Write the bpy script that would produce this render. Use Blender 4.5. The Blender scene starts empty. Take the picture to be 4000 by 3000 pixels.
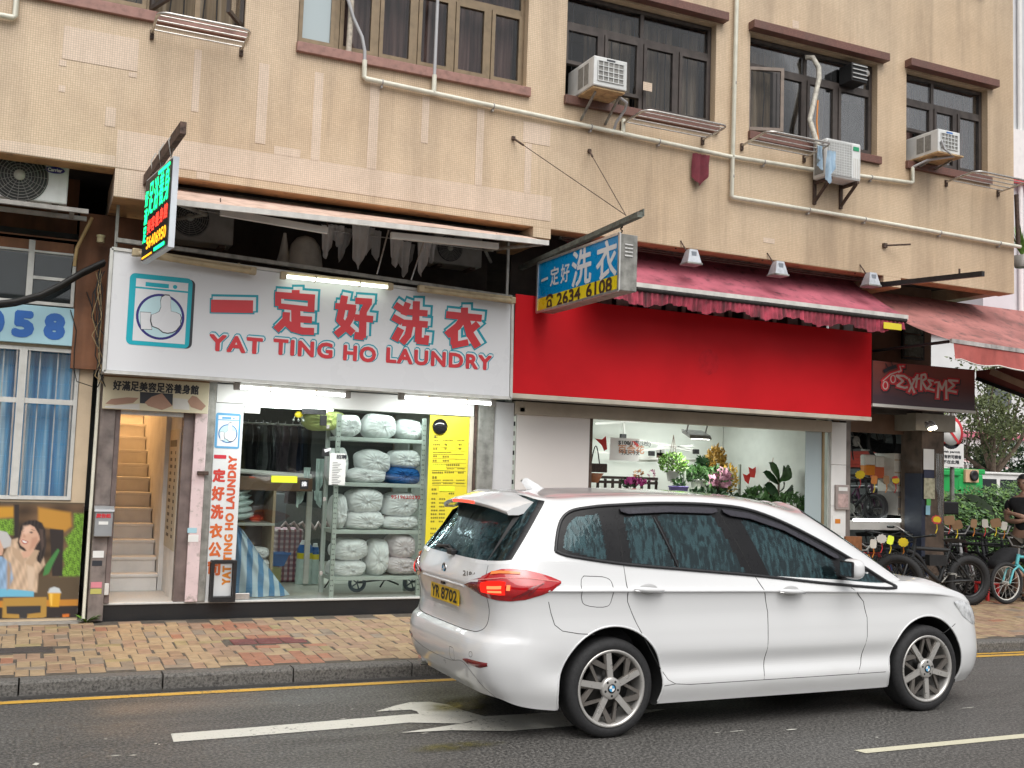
import bpy, bmesh, math, random
from math import sin, cos, pi, radians, sqrt, atan2
from mathutils import Vector, Matrix
random.seed(7)
sc = bpy.context.scene
COL = sc.collection
# ------------------------------------------------------------------ camera
CAMP = Vector((0, 0, 1.768)); YAW, PIT, ROL, FPX = 0.426711, 0.080454, 0.034206, 4112.25
FW = Vector((sin(YAW)*cos(PIT), cos(YAW)*cos(PIT), sin(PIT)))
_rt = Vector((cos(YAW), -sin(YAW), 0)); _up = _rt.cross(FW)
RT = cos(ROL)*_rt + sin(ROL)*_up; UP = -sin(ROL)*_rt + cos(ROL)*_up
cam = bpy.data.cameras.new('camera'); camo = bpy.data.objects.new('camera', cam); COL.objects.link(camo)
cam.sensor_width = 36.0; cam.lens = FPX/4000*36; cam.clip_end = 2000; cam.clip_start = 0.05
m3 = Matrix((RT, UP, -FW)).transposed()
camo.matrix_world = Matrix.Translation(CAMP) @ m3.to_4x4()
sc.camera = camo
# ------------------------------------------------------------------ sky, sun, exposure (bright overcast, just after rain)
SUN_EL, SUN_AZ = radians(55), radians(186)
world = bpy.data.worlds.new('World'); sc.world = world; world.use_nodes = True
wn = world.node_tree.nodes; wl = world.node_tree.links
for n in list(wn): wn.remove(n)
wo = wn.new('ShaderNodeOutputWorld'); wb = wn.new('ShaderNodeBackground'); sky = wn.new('ShaderNodeTexSky')
sky.sky_type = 'NISHITA'; sky.sun_disc = False; sky.sun_elevation = SUN_EL; sky.sun_rotation = SUN_AZ
sky.dust_density = 4.0; sky.air_density = 1.0; sky.ozone_density = 1.0
hs = wn.new('ShaderNodeHueSaturation'); hs.inputs['Saturation'].default_value = 0.12; hs.inputs['Value'].default_value = 1.0
wl.new(sky.outputs[0], hs.inputs['Color']); wl.new(hs.outputs[0], wb.inputs[0]); wl.new(wb.outputs[0], wo.inputs[0])
wb.inputs[1].default_value = 0.11
sun = bpy.data.lights.new('sun', 'SUN'); sun.energy = 1.5; sun.angle = radians(60); sun.color = (1, .97, .93)
suno = bpy.data.objects.new('sun', sun); COL.objects.link(suno)
_sd = Vector((sin(SUN_AZ)*cos(SUN_EL), cos(SUN_AZ)*cos(SUN_EL), sin(SUN_EL)))
suno.rotation_euler = _sd.to_track_quat('Z', 'Y').to_euler(); suno.location = (0, -10, 30)
sc.view_settings.view_transform = 'Standard'; sc.view_settings.look = 'None'
sc.view_settings.exposure = 0.50; sc.view_settings.gamma = 1.0; sc.view_settings.use_curve_mapping = False
sc.cycles.max_bounces = 7; sc.cycles.transparent_max_bounces = 12; sc.cycles.sample_clamp_indirect = 6
# ------------------------------------------------------------------ geometry helpers
YF, YS = 10.25, 11.05          # upper wall face, shop-front line
def ray(px, py): return (px-2000)/FPX*RT - (py-1500)/FPX*UP + FW
def W(px, py, Y):              # the place in the street, at distance Y, that a spot of the photograph shows
    d = ray(px, py); return CAMP + d*(Y/d.y)
def XZ(px, py, Y): q = W(px, py, Y); return q.x, q.z
def G(px, py, z): d = ray(px, py); return CAMP + d*((z-CAMP.z)/d.z)
class MB:
    def __init__(s): s.v = []; s.f = []; s.m = []; s.sm = []
    def add(s, vs, fs, m=0, smooth=False):
        b = len(s.v); s.v += [tuple(v) for v in vs]
        for f in fs: s.f.append(tuple(i+b for i in f)); s.m.append(m); s.sm.append(smooth)
        return s
    def box(s, x0, x1, y0, y1, z0, z1, m=0):
        if x0 > x1: x0, x1 = x1, x0
        if y0 > y1: y0, y1 = y1, y0
        if z0 > z1: z0, z1 = z1, z0
        vs = [(x, y, z) for z in (z0, z1) for y in (y0, y1) for x in (x0, x1)]
        return s.add(vs, [(0,2,3,1), (4,5,7,6), (0,1,5,4), (2,6,7,3), (0,4,6,2), (1,3,7,5)], m)
    def bbox(s, x0, x1, y0, y1, z0, z1, b=.01, m=0):      # box with chamfered edges
        bm = bmesh.new(); bmesh.ops.create_cube(bm, size=1)
        for v in bm.verts: v.co = Vector(((x0+x1)/2+v.co.x*abs(x1-x0), (y0+y1)/2+v.co.y*abs(y1-y0), (z0+z1)/2+v.co.z*abs(z1-z0)))
        bmesh.ops.bevel(bm, geom=bm.edges[:], offset=b, segments=2, affect='EDGES', profile=.5)
        bm.verts.index_update(); vs = [v.co[:] for v in bm.verts]; fs = [[v.index for v in f.verts] for f in bm.faces]; bm.free()
        return s.add(vs, fs, m)
    def quad(s, a, b, c, d, m=0): return s.add([a, b, c, d], [(0,1,2,3)], m)
    def tube(s, pts, r, n=8, m=0, closed=False, cap=True, smooth=True):
        pts = [Vector(p) for p in pts]; N = len(pts); rs = r if isinstance(r, (list, tuple)) else [r]*N
        vs = []; fs = []; up = None
        for i, p in enumerate(pts):
            a = pts[(i-1) % N] if (closed or i > 0) else p; b = pts[(i+1) % N] if (closed or i < N-1) else p
            t = (b-a); t = t.normalized() if t.length > 1e-9 else Vector((0,0,1))
            if up is None: up = Vector((0,0,1)) if abs(t.z) < .9 else Vector((1,0,0))
            u = (up - t*up.dot(t)); u = u.normalized() if u.length > 1e-6 else t.orthogonal().normalized()
            w = t.cross(u); up = u
            for k in range(n): q = 2*pi*k/n; vs.append(p + (u*cos(q)+w*sin(q))*rs[i])
        for i in range(N if closed else N-1):
            j = (i+1) % N
            for k in range(n): l = (k+1) % n; fs.append((i*n+k, i*n+l, j*n+l, j*n+k))
        s.add(vs, fs, m, smooth)
        if cap and not closed:
            s.add(vs[:n], [tuple(range(n))[::-1]], m); s.add(vs[-n:], [tuple(range(n))], m)
        return s
    def bar(s, a, b, w, h, m=0, up=(0,0,1)):               # rectangular bar a->b
        a = Vector(a); b = Vector(b); t = (b-a).normalized(); u = Vector(up); u = u-t*u.dot(t)
        u = u.normalized() if u.length > 1e-6 else t.orthogonal().normalized(); x = t.cross(u)
        vs = [p + x*(w/2*i) + u*(h/2*j) for p in (a, b) for i, j in ((-1,-1), (1,-1), (1,1), (-1,1))]
        return s.add(vs, [(0,1,2,3), (7,6,5,4), (0,4,5,1), (1,5,6,2), (2,6,7,3), (3,7,4,0)], m)
    def prism(s, poly, o, ux, uy, d, m=0):                 # polygon in the plane o + a*ux + b*uy, thickened along d
        o = Vector(o); ux = Vector(ux); uy = Vector(uy); d = Vector(d); n = len(poly)
        A = [o+ux*a+uy*b for a, b in poly]; B = [p+d for p in A]
        return s.add(A+B, [tuple(range(n)), tuple(range(2*n-1, n-1, -1))]+[(i, i+n, (i+1) % n+n, (i+1) % n) for i in range(n)], m)
    def flat(s, poly, o, ux, uy, m=0):
        o = Vector(o); ux = Vector(ux); uy = Vector(uy)
        return s.add([o+ux*a+uy*b for a, b in poly], [tuple(range(len(poly)))], m)
    def lathe(s, prof, c, ax=(0,0,1), n=20, m=0, smooth=True, cap=True):   # prof = [(r, h)] about axis ax through c
        c = Vector(c); ax = Vector(ax).normalized(); u = ax.orthogonal().normalized(); w = ax.cross(u); vs = []; fs = []
        for r, h in prof:
            for k in range(n): q = 2*pi*k/n; vs.append(c+ax*h+(u*cos(q)+w*sin(q))*r)
        for i in range(len(prof)-1):
            for k in range(n): l = (k+1) % n; fs.append((i*n+k, i*n+l, (i+1)*n+l, (i+1)*n+k))
        s.add(vs, fs, m, smooth); N = len(prof)
        if cap and prof[0][0] > 1e-4: s.add(vs[:n], [tuple(range(n))[::-1]], m)
        if cap and prof[-1][0] > 1e-4: s.add(vs[(N-1)*n:], [tuple(range(n))], m)
        return s
    def cyl(s, a, b, r, n=14, m=0): 
        a = Vector(a); b = Vector(b); return s.lathe([(r, 0), (r, (b-a).length)], a, b-a, n, m)
    def ell(s, c, rx, ry, rz, nu=14, nv=9, m=0, fn=None):
        vs = []; fs = []
        for j in range(nv+1):
            th = pi*j/nv
            for i in range(nu):
                ph = 2*pi*i/nu; d = Vector((sin(th)*cos(ph), sin(th)*sin(ph), cos(th)))
                k = fn(d) if fn else 1
                vs.append((c[0]+rx*d.x*k, c[1]+ry*d.y*k, c[2]+rz*d.z*k))
        for j in range(nv):
            for i in range(nu): l = (i+1) % nu; fs.append((j*nu+i, (j+1)*nu+i, (j+1)*nu+l, j*nu+l))
        return s.add(vs, fs, m, True)
    def grid(s, fn, nu, nv, m=0, smooth=True, closeu=False):
        vs = [fn(i/nu, j/nv) for j in range(nv+1) for i in range(nu+1)]
        fs = [(j*(nu+1)+i, j*(nu+1)+i+1, (j+1)*(nu+1)+i+1, (j+1)*(nu+1)+i) for j in range(nv) for i in range(nu)]
        return s.add(vs, fs, m, smooth)
    def mesh(s, name, mats, off=None):
        me = bpy.data.meshes.new(name)
        v = s.v if off is None else [(a[0]-off[0], a[1]-off[1], a[2]-off[2]) for a in s.v]
        me.from_pydata(v, [], s.f); me.polygons.foreach_set('material_index', s.m); me.polygons.foreach_set('use_smooth', s.sm)
        for k in (mats if isinstance(mats, (list, tuple)) else [mats]): me.materials.append(k)
        me.update(); return me
def tag(o, label=None, cat=None, group=None, kind=None):
    if label: o['label'] = label
    if cat: o['category'] = cat
    if group: o['group'] = group
    if kind: o['kind'] = kind
    return o
def thing(name, label, cat, loc=(0,0,0), rz=0, group=None):
    o = bpy.data.objects.new(name, None); COL.objects.link(o); o.location = loc; o.rotation_euler = (0, 0, rz)
    o.empty_display_size = .1
    return tag(o, label, cat, group)
def rootloc(p):
    while p.parent: p = p.parent
    return p.location
def obj(name, mb, mats, parent=None, local=False, label=None, kind=None):
    """one mesh object; world coordinates unless local"""
    off = None if (parent is None or local) else rootloc(parent)
    o = bpy.data.objects.new(name, mb.mesh(name, mats, off)); COL.objects.link(o)
    if parent: o.parent = parent
    return tag(o, label, None, None, kind)
def solo(name, mb, mats, label, cat, group=None, base=None):
    """a thing that is one mesh, origin at its base"""
    if base is None:
        xs = [v[0] for v in mb.v]; ys = [v[1] for v in mb.v]; zs = [v[2] for v in mb.v]
        base = ((min(xs)+max(xs))/2, (min(ys)+max(ys))/2, min(zs))
    o = bpy.data.objects.new(name, mb.mesh(name, mats, base)); COL.objects.link(o); o.location = base
    return tag(o, label, cat, group)
def struct(name, mb, mats, parent=None):
    return obj(name, mb, mats, parent, kind=None if parent else 'structure')
def copy_tree(o, parent=None):
    c = o.copy(); COL.objects.link(c); c.parent = parent
    for ch in list(o.children): copy_tree(ch, c)
    return c
# ------------------------------------------------------------------ lettering
_tx = {}
def text_mesh(body, off=0.0, spacing=1.0, shear=0.0, res=3):
    key = (body, off, spacing, shear)
    if key in _tx: return _tx[key]
    cu = bpy.data.curves.new('t', 'FONT'); cu.body = body; cu.size = 1; cu.offset = off; cu.fill_mode = 'FRONT'
    cu.space_character = spacing; cu.shear = shear; cu.resolution_u = res
    o = bpy.data.objects.new('t', cu); COL.objects.link(o)
    dg = bpy.context.evaluated_depsgraph_get(); me = bpy.data.meshes.new_from_object(o.evaluated_get(dg))
    vs = [(v.co.x, v.co.y) for v in me.vertices]; fs = [tuple(p.vertices) for p in me.polygons]
    bpy.data.objects.remove(o); bpy.data.curves.remove(cu); bpy.data.meshes.remove(me)
    _tx[key] = (vs, fs); return vs, fs
def text(mb, body, o, ux, uy, w=None, h=None, dil=0.0, m=0, spacing=1.0, shear=0.0, shift=(0,0), nd=10):
    """lettering on the plane o + a*ux + b*uy, its ink filling w by h; dil thickens the strokes by that many metres"""
    vs, fs = text_mesh(body, 0.0, spacing, shear)
    if not vs: return mb
    rv = vs
    x0 = min(v[0] for v in rv); x1 = max(v[0] for v in rv); y0 = min(v[1] for v in rv); y1 = max(v[1] for v in rv)
    sx = w/(x1-x0) if w else None; sy = h/max(y1-y0, 1e-4) if h else None
    if sx is None: sx = sy
    if sy is None: sy = sx
    o = Vector(o); ux = Vector(ux); uy = Vector(uy); nn = ux.cross(uy).normalized()
    for k in range(nd+1 if dil else 1):
        a = 2*pi*k/nd; r = dil if k < nd else 0.; d = nn*(.00004*k)
        mb.add([o+d+ux*((v[0]-x0)*sx+shift[0]+r*cos(a))+uy*((v[1]-y0)*sy+shift[1]+r*sin(a)) for v in vs], fs, m)
    return mb
def strokes(mb, lines, tr, grow=0.0, sh=(0, 0), d0=0.0, m=0):
    """brush strokes [(points, width)] in drawing units, put in place by tr(x, y, depth); overlapping pieces lie on their own sheet"""
    k = 0
    for pts, w in lines:
        hw = w/2+grow
        for i, ((ax, ay), (bx, by)) in enumerate(zip(pts, pts[1:])):
            L_ = sqrt((bx-ax)**2+(by-ay)**2); tx, ty = (bx-ax)/L_, (by-ay)/L_; e0 = grow if i == 0 else hw*.42; e1 = grow if i == len(pts)-2 else hw*.42
            ax2, ay2, bx2, by2 = ax-tx*e0, ay-ty*e0, bx+tx*e1, by+ty*e1; d = d0+.00006*k; k += 1
            mb.add([tr(x+sh[0], y+sh[1], d) for x, y in ((ax2-ty*hw, ay2+tx*hw), (bx2-ty*hw, by2+tx*hw), (bx2+ty*hw, by2-tx*hw), (ax2+ty*hw, ay2-tx*hw))], [(0,1,2,3)], m)
    return mb
# ------------------------------------------------------------------ materials
MATS = {}
def nt(name):
    m = bpy.data.materials.new(name); m.use_nodes = True; t = m.node_tree
    for n in list(t.nodes): t.nodes.remove(n)
    out = t.nodes.new('ShaderNodeOutputMaterial'); b = t.nodes.new('ShaderNodeBsdfPrincipled'); t.links.new(b.outputs[0], out.inputs[0])
    MATS[name] = m; return m, t, b, out
def N(t, typ, **kw):
    n = t.nodes.new(typ)
    for k, v in kw.items():
        if k.startswith('i_'):
            key = k[2:]; n.inputs[int(key) if key.isdigit() else key.replace('_', ' ')].default_value = v
        else: setattr(n, k, v)
    return n
def L(t, a, b): t.links.new(a, b)
def pos(t, sx=1, sy=1, sz=1):
    g = N(t, 'ShaderNodeNewGeometry'); mp = N(t, 'ShaderNodeMapping'); mp.inputs['Scale'].default_value = (sx, sy, sz)
    L(t, g.outputs['Position'], mp.inputs['Vector']); return mp.outputs[0]
def noise(t, vec, scale, detail=5, rough=.55):
    n = N(t, 'ShaderNodeTexNoise'); n.inputs['Scale'].default_value = scale; n.inputs['Detail'].default_value = detail; n.inputs['Roughness'].default_value = rough
    if vec is not None: L(t, vec, n.inputs['Vector'])
    return n.outputs[0]
def ramp(t, fac, *st, interp='LINEAR'):
    r = N(t, 'ShaderNodeValToRGB'); r.color_ramp.interpolation = interp; e = r.color_ramp.elements
    while len(e) < len(st): e.new(.5)
    for q, (p, c) in zip(e, st): q.position = p; q.color = (c, c, c, 1) if isinstance(c, (int, float)) else (*c, 1)
    L(t, fac, r.inputs[0]); return r.outputs[0]
def mix(t, fac, a, b, typ='MIX'):
    n = N(t, 'ShaderNodeMix', data_type='RGBA', blend_type=typ); n.clamp_factor = True
    for k, v in ((0, fac), (6, a), (7, b)):
        if hasattr(v, 'is_linked'): L(t, v, n.inputs[k])
        elif isinstance(v, (int, float)): n.inputs[k].default_value = v
        else: n.inputs[k].default_value = (*v, 1)
    return n.outputs[2]
def math_(t, op, a, b=0.0):
    n = N(t, 'ShaderNodeMath', operation=op)
    for k, v in ((0, a), (1, b)):
        if hasattr(v, 'is_linked'): L(t, v, n.inputs[k])
        else: n.inputs[k].default_value = v
    return n.outputs[0]
def bump(t, b, h, strength=.3, dist=.01):
    n = N(t, 'ShaderNodeBump'); n.inputs['Strength'].default_value = strength; n.inputs['Distance'].default_value = dist
    L(t, h, n.inputs['Height']); L(t, n.outputs[0], b.inputs['Normal'])
def M(name, col, rough=.55, metal=0., var=.12, vs=5., bmp=0., bs=80., coat=0., emit=0., spec=.5, streak=0., dirt=None):
    if name in MATS: return MATS[name]
    m, t, b, o = nt(name)
    b.inputs['Roughness'].default_value = rough; b.inputs['Metallic'].default_value = metal
    b.inputs['Specular IOR Level'].default_value = spec; b.inputs['Coat Weight'].default_value = coat; b.inputs['Coat Roughness'].default_value = .05
    p = pos(t); c = None
    n = noise(t, p, vs, 6)
    lo = tuple(max(0, x*(1-var*1.6)) for x in col); hi = tuple(min(1, x*(1+var)) for x in col)
    c = ramp(t, n, (.25, lo), (.5, col), (.75, hi))
    if streak:
        s2 = ramp(t, noise(t, pos(t, 9, 9, .7), 1.0, 5), (.42, 0.), (.72, 1.))
        c = mix(t, math_(t, 'MULTIPLY', s2, streak), c, dirt or tuple(x*.35 for x in col))
    elif dirt:
        s2 = ramp(t, noise(t, p, vs*2.3, 8, .7), (.52, 0.), (.68, 1.)); c = mix(t, s2, c, dirt)
    L(t, c, b.inputs['Base Color'])
    rr = ramp(t, noise(t, p, vs*3, 4), (.3, max(0, rough-.08)), (.7, min(1, rough+.08))); L(t, rr, b.inputs['Roughness'])
    if bmp: bump(t, b, noise(t, p, bs, 4), bmp, .01)
    if emit: b.inputs['Emission Color'].default_value = (*col, 1); b.inputs['Emission Strength'].default_value = emit
    return m
def mosaic(name, c1, c2, grout, pitch=.021, stain=.5, stainc=(.17, .12, .075), big=None):
    m, t, b, o = nt(name)
    g = N(t, 'ShaderNodeNewGeometry'); sp = N(t, 'ShaderNodeSeparateXYZ'); L(t, g.outputs['Position'], sp.inputs[0])
    cb = N(t, 'ShaderNodeCombineXYZ'); L(t, math_(t, 'ADD', sp.outputs[0], sp.outputs[1]), cb.inputs[0]); L(t, sp.outputs[2], cb.inputs[1])
    br = N(t, 'ShaderNodeTexBrick', offset=0.0, squash=1.0); L(t, cb.outputs[0], br.inputs['Vector'])
    for k, v in (('Scale', 1.0), ('Mortar Size', pitch*.1), ('Mortar Smooth', .2), ('Bias', 0.), ('Brick Width', pitch), ('Row Height', pitch)): br.inputs[k].default_value = v
    br.inputs['Color1'].default_value = (*c1, 1); br.inputs['Color2'].default_value = (*c2, 1); br.inputs['Mortar'].default_value = (*grout, 1)
    p = pos(t); c = br.outputs[0]
    if big:
        c = mix(t, ramp(t, noise(t, p, .55, 4), (.38, 0.), (.62, .75)), c, big, 'MULTIPLY')
    st = noise(t, pos(t, 1.6, 1.6, .16), 1.3, 8, .62)
    c = mix(t, math_(t, 'MULTIPLY', ramp(t, st, (.46, 0.), (.75, 1.)), stain), c, stainc)
    st2 = noise(t, pos(t, 6, 6, .35), 1.0, 6, .6)
    c = mix(t, math_(t, 'MULTIPLY', ramp(t, st2, (.55, 0.), (.8, 1.)), stain*.8), c, stainc)
    c = mix(t, math_(t, 'MULTIPLY', ramp(t, noise(t, p, 3.1, 7, .7), (.45, 0.), (.7, 1.)), stain*.5), c, tuple(x*1.7 for x in stainc))
    L(t, c, b.inputs['Base Color']); b.inputs['Roughness'].default_value = .5
    bump(t, b, br.outputs['Fac'], -.25, .004)
    return m
MOS = mosaic('tan mosaic', (.68, .53, .372), (.62, .475, .325), (.42, .32, .215), stain=.55, stainc=(.19, .135, .09), big=(.90, .85, .79))
MOSP = mosaic('pale mosaic', (.72, .575, .45), (.66, .52, .40), (.45, .35, .265), stain=.35)
MOSR = mosaic('red brown mosaic', (.20, .085, .062), (.15, .06, .045), (.10, .05, .04), stain=.45, stainc=(.07, .05, .04))
SOFF = M('ochre soffit paint', (.42, .235, .11), .7, var=.25, vs=3, dirt=(.16, .09, .05))
DARKP = M('dark brown paint', (.052, .042, .036), .8, var=.4, vs=2.5)  # very dark brown for the recessed walls, slab and shop ceiling
BROWNP = M('rust brown wall', (.20, .085, .04), .7, var=.35, vs=3, streak=.5)
CREAM = M('cream render', (.58, .46, .32), .7, var=.1, vs=4, bmp=.1)
WHITEP = M('white paint', (.74, .73, .71), .5, var=.05, vs=3)
OFFW = M('off white paint', (.62, .60, .56), .55, var=.08, vs=4)
GREYP = M('weathered grey paint', (.36, .34, .32), .55, var=.2, vs=8, streak=.4)
ALU = M('aluminium', (.62, .61, .59), .35, metal=.8, var=.12, vs=10)
ALUW = M('white window frame', (.60, .60, .57), .4, var=.12, vs=9, streak=.25)
BRONZE = M('bronze window frame', (.21, .155, .095), .45, metal=.3, var=.15, vs=9)
DBROWN = M('dark brown window frame', (.052, .041, .037), .45, metal=.2, var=.25, vs=9, streak=.3, dirt=(.16, .14, .12))
STEEL = M('stainless tube', (.55, .53, .50), .32, metal=.85, var=.2, vs=30)
RUST = M('rusty iron', (.085, .055, .042), .8, metal=.2, var=.4, vs=25)
GALV = M('dirty galvanised steel', (.30, .295, .27), .55, metal=.4, var=.3, vs=12, streak=.5)
PIPE = M('cream pvc pipe', (.70, .68, .57), .4, var=.08, vs=10, streak=.2)
BLACK = M('black plastic', (.014, .014, .015), .45, var=.3, vs=20)
RUBBER = M('rubber', (.017, .017, .018), .75, var=.3, vs=40, bmp=.2, bs=200)
ACW = M('air conditioner white', (.64, .65, .64), .45, var=.08, vs=6, streak=.2, dirt=(.3, .28, .24))
ACG = M('air conditioner grille', (.22, .215, .20), .6, var=.2, vs=30)
RUSTPLATE = M('rust stained plate', (.46, .31, .16), .7, var=.35, vs=9, dirt=(.22, .12, .06))
CLOTHW = M('white cloth', (.60, .59, .58), .9, var=.1, vs=7)
CLOTHR = M('maroon cloth', (.16, .028, .04), .9, var=.2, vs=9)
CLOTHB = M('pale blue cloth', (.33, .45, .56), .9, var=.2, vs=9)
RED = M('red sign face', (.56, .012, .018), .5, var=.07, vs=1.6, spec=.12)
REDL = M('red lettering', (.60, .035, .045), .4, var=.03)
TEAL = M('teal lettering', (.0, .30, .39), .4, var=.03)
CYAN = M('cyan lettering', (.0, .38, .47), .4, var=.03)
NAVY = M('navy lettering', (.022, .018, .18), .4, var=.03)
BLUEL = M('blue lettering', (.02, .12, .42), .45, var=.04)
SKYB = M('pale blue sign', (.36, .58, .66), .45, var=.06, vs=2)
CHAR = M('charcoal lettering', (.03, .032, .04), .45, var=.05)
BROWNL = M('dark brown lettering', (.06, .028, .02), .5, var=.05)
ICE = M('ice blue print', (.50, .70, .74), .4, var=.05)
SIGNW = M('white sign face', (.70, .71, .73), .3, var=.006, vs=.5, spec=.3)
SIGNB = M('blue sign face', (.0, .26, .60), .3, var=.05, vs=2)
SIGNY = M('yellow sign face', (.82, .64, .02), .3, var=.04, vs=2)
YBOARD = M('yellow board', (.72, .60, .03), .45, var=.05, vs=3)
FLUOY = M('fluorescent yellow paper', (.72, .82, .03), .5, var=.04)
PAPER = M('paper', (.72, .72, .70), .7, var=.05)
AWNP = M('faded pink awning', (.60, .44, .36), .8, var=.2, vs=3.5, streak=.45, dirt=(.22, .15, .12))
AWNR = M('faded red awning', (.40, .10, .135), .8, var=.25, vs=3, dirt=(.15, .045, .06))
AWNV = M('mouldy red valance', (.36, .045, .075), .8, var=.45, vs=9, streak=1.0, dirt=(.02, .012, .012))
AWNS = M('salmon awning', (.36, .145, .13), .8, var=.3, vs=2.6, dirt=(.13, .075, .07))
AWNSV = M('salmon valance', (.42, .10, .085), .75, var=.15, vs=6, streak=.3)
GRANITE = M('black granite', (.016, .017, .019), .3, var=.5, vs=120, spec=.5)
MARBLE = M('stained marble cladding', (.20, .165, .15), .5, var=.45, vs=6, streak=.5, dirt=(.07, .05, .045))
TERR = M('pale terrazzo', (.52, .52, .50), .4, var=.08, vs=30)
PINKP = M('peeling pink paint', (.66, .52, .52), .6, var=.1, vs=5, dirt=(.3, .25, .22))
STAIRW = M('stair white paint', (.76, .74, .71), .6, var=.1, vs=4)
WOOD = M('brown laminate', (.12, .065, .035), .5, var=.2, vs=6)
CARD = M('cardboard', (.30, .18, .095), .8, var=.1, vs=6)
CARDW = M('white carton', (.55, .52, .46), .7, var=.08, vs=6)
SHELF = M('pale grey rack', (.50, .55, .51), .45, metal=.1, var=.05)
FLOORI = M('cream floor tiles', (.50, .50, .44), .35, var=.06)
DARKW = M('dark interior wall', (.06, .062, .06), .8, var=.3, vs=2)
LAMPP = M('lamp diffuser yellowed', (.45, .36, .22), .4, var=.2, vs=8)
LEAF1 = M('leaf mid green', (.05, .125, .03), .5, var=.45, vs=14)
LEAF2 = M('leaf dark green', (.022, .06, .02), .45, var=.4, vs=14)
LEAF3 = M('leaf bright green', (.115, .23, .035), .5, var=.4, vs=14)
LEAFY = M('dry ochre foliage', (.36, .21, .035), .6, var=.3, vs=20)
PINKF = M('magenta petals', (.55, .07, .30), .5, var=.25, vs=20)
PINKF2 = M('pale pink petals', (.62, .32, .42), .5, var=.25, vs=20)
POTV = M('violet pot', (.19, .15, .42), .4, var=.1)
POTT = M('terracotta pot', (.30, .11, .045), .6, var=.2)
POTW = M('white pot', (.66, .66, .62), .4, var=.06)
BARK = M('tree bark', (.16, .12, .09), .9, var=.4, vs=8, bmp=.6, bs=25)
SKIN = M('skin', (.40, .235, .165), .5, var=.06, vs=8)
SHIRT = M('black cotton', (.017, .017, .019), .85, var=.3, vs=14)
SHORTS = M('grey brown cotton', (.11, .095, .075), .85, var=.2, vs=14)
HAIR = M('black hair', (.012, .011, .011), .5, var=.3, vs=40)
JEAN = M('blue denim', (.055, .085, .14), .85, var=.25, vs=16)
PLASTB = M('blue plastic', (.03, .14, .42), .4, var=.15, vs=6)
PLASTY = M('yellow plastic', (.75, .55, .02), .4, var=.1)
PLASTG = M('green plastic bin', (.02, .36, .085), .4, var=.12, vs=2)
PLASTR = M('red plastic', (.50, .03, .03), .4, var=.1)
PLASTC = M('pale cyan plastic', (.12, .48, .52), .35, var=.08)
ORANGE = M('orange paint', (.60, .20, .02), .4, var=.08)
def emis(name, col, s):
    m, t, b, o = nt(name); t.nodes.remove(b); e = N(t, 'ShaderNodeEmission'); e.inputs[0].default_value = (*col, 1); e.inputs[1].default_value = s
    L(t, e.outputs[0], o.inputs[0]); return m
TUBE = emis('lit tube', (.93, 1, .98), 7.0)
TUBEG = emis('lit greenish tube', (.90, 1, .86), 4.0)
LEDG = emis('green led', (.02, 1, .30), 2.2)
LEDR = emis('red led', (1, .05, .03), 2.2)
LEDO = emis('orange led', (1, .38, .02), 2.0)
FLOODL = emis('lit flood lamp', (1, 1, .92), 9.0)
WARML = emis('lit warm bulb', (1, .72, .38), 9.0)
BRAKE = emis('lit brake lamp', (1, .02, .012), 1.1)
BRAKEH = emis('lit brake lamp core', (1, .16, .06), 2.0)
def glass(name, tint, refl=.1, rough=.02, dens=.0, dark=(.02, .02, .02), fres=1.45, fk=1.):
    """a pane: mostly see-through, mirror-like at grazing angles; dens blends in an opaque tint"""
    m, t, b, o = nt(name); t.nodes.remove(b)
    tr = N(t, 'ShaderNodeBsdfTransparent'); tr.inputs[0].default_value = (*tint, 1)
    gl = N(t, 'ShaderNodeBsdfGlossy'); gl.inputs['Roughness'].default_value = rough; gl.inputs[0].default_value = (1, 1, 1, 1)
    df = N(t, 'ShaderNodeBsdfDiffuse'); df.inputs[0].default_value = (*dark, 1)
    m1 = N(t, 'ShaderNodeMixShader'); m1.inputs[0].default_value = dens; L(t, tr.outputs[0], m1.inputs[1]); L(t, df.outputs[0], m1.inputs[2])
    fr = N(t, 'ShaderNodeFresnel'); fr.inputs[0].default_value = fres
    fa = math_(t, 'ADD', math_(t, 'MULTIPLY', fr.outputs[0], fk), refl)
    m2 = N(t, 'ShaderNodeMixShader'); L(t, fa, m2.inputs[0]); L(t, m1.outputs[0], m2.inputs[1]); L(t, gl.outputs[0], m2.inputs[2])
    L(t, m2.outputs[0], o.inputs[0]); return m
GLASS = glass('shop glass', (.97, 1., .985), .02, fk=.7)
GLASSW = glass('upper window glass', (.85, .85, .85), .012, dens=.04, dark=(.02, .02, .025), fk=.4)
GLASSF = glass('frosted pane', (.7, .8, .82), .04, rough=.2, dens=.85, dark=(.42, .50, .52))
GLASSD = glass('dim blue window glass', (.86, .9, .92), .02, dens=.03, dark=(.05, .06, .065), fk=.5)
def curtain_mat(name, c1, c2, c3, sc=26):
    m, t, b, o = nt(name); n = noise(t, pos(t, sc, sc, .5), 1.0, 3)
    L(t, ramp(t, n, (.35, c1), (.5, c2), (.65, c3)), b.inputs['Base Color']); b.inputs['Roughness'].default_value = .9; return m
CURB = curtain_mat('blue curtain', (.05, .22, .45), (.14, .42, .68), (.62, .76, .80), 9)
CURM = curtain_mat('maroon curtain', (.06, .038, .035), (.17, .095, .085), (.34, .23, .20), 12)
CURT = curtain_mat('dull beige curtain', (.12, .10, .08), (.27, .21, .14), (.44, .38, .30), 9)
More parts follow.
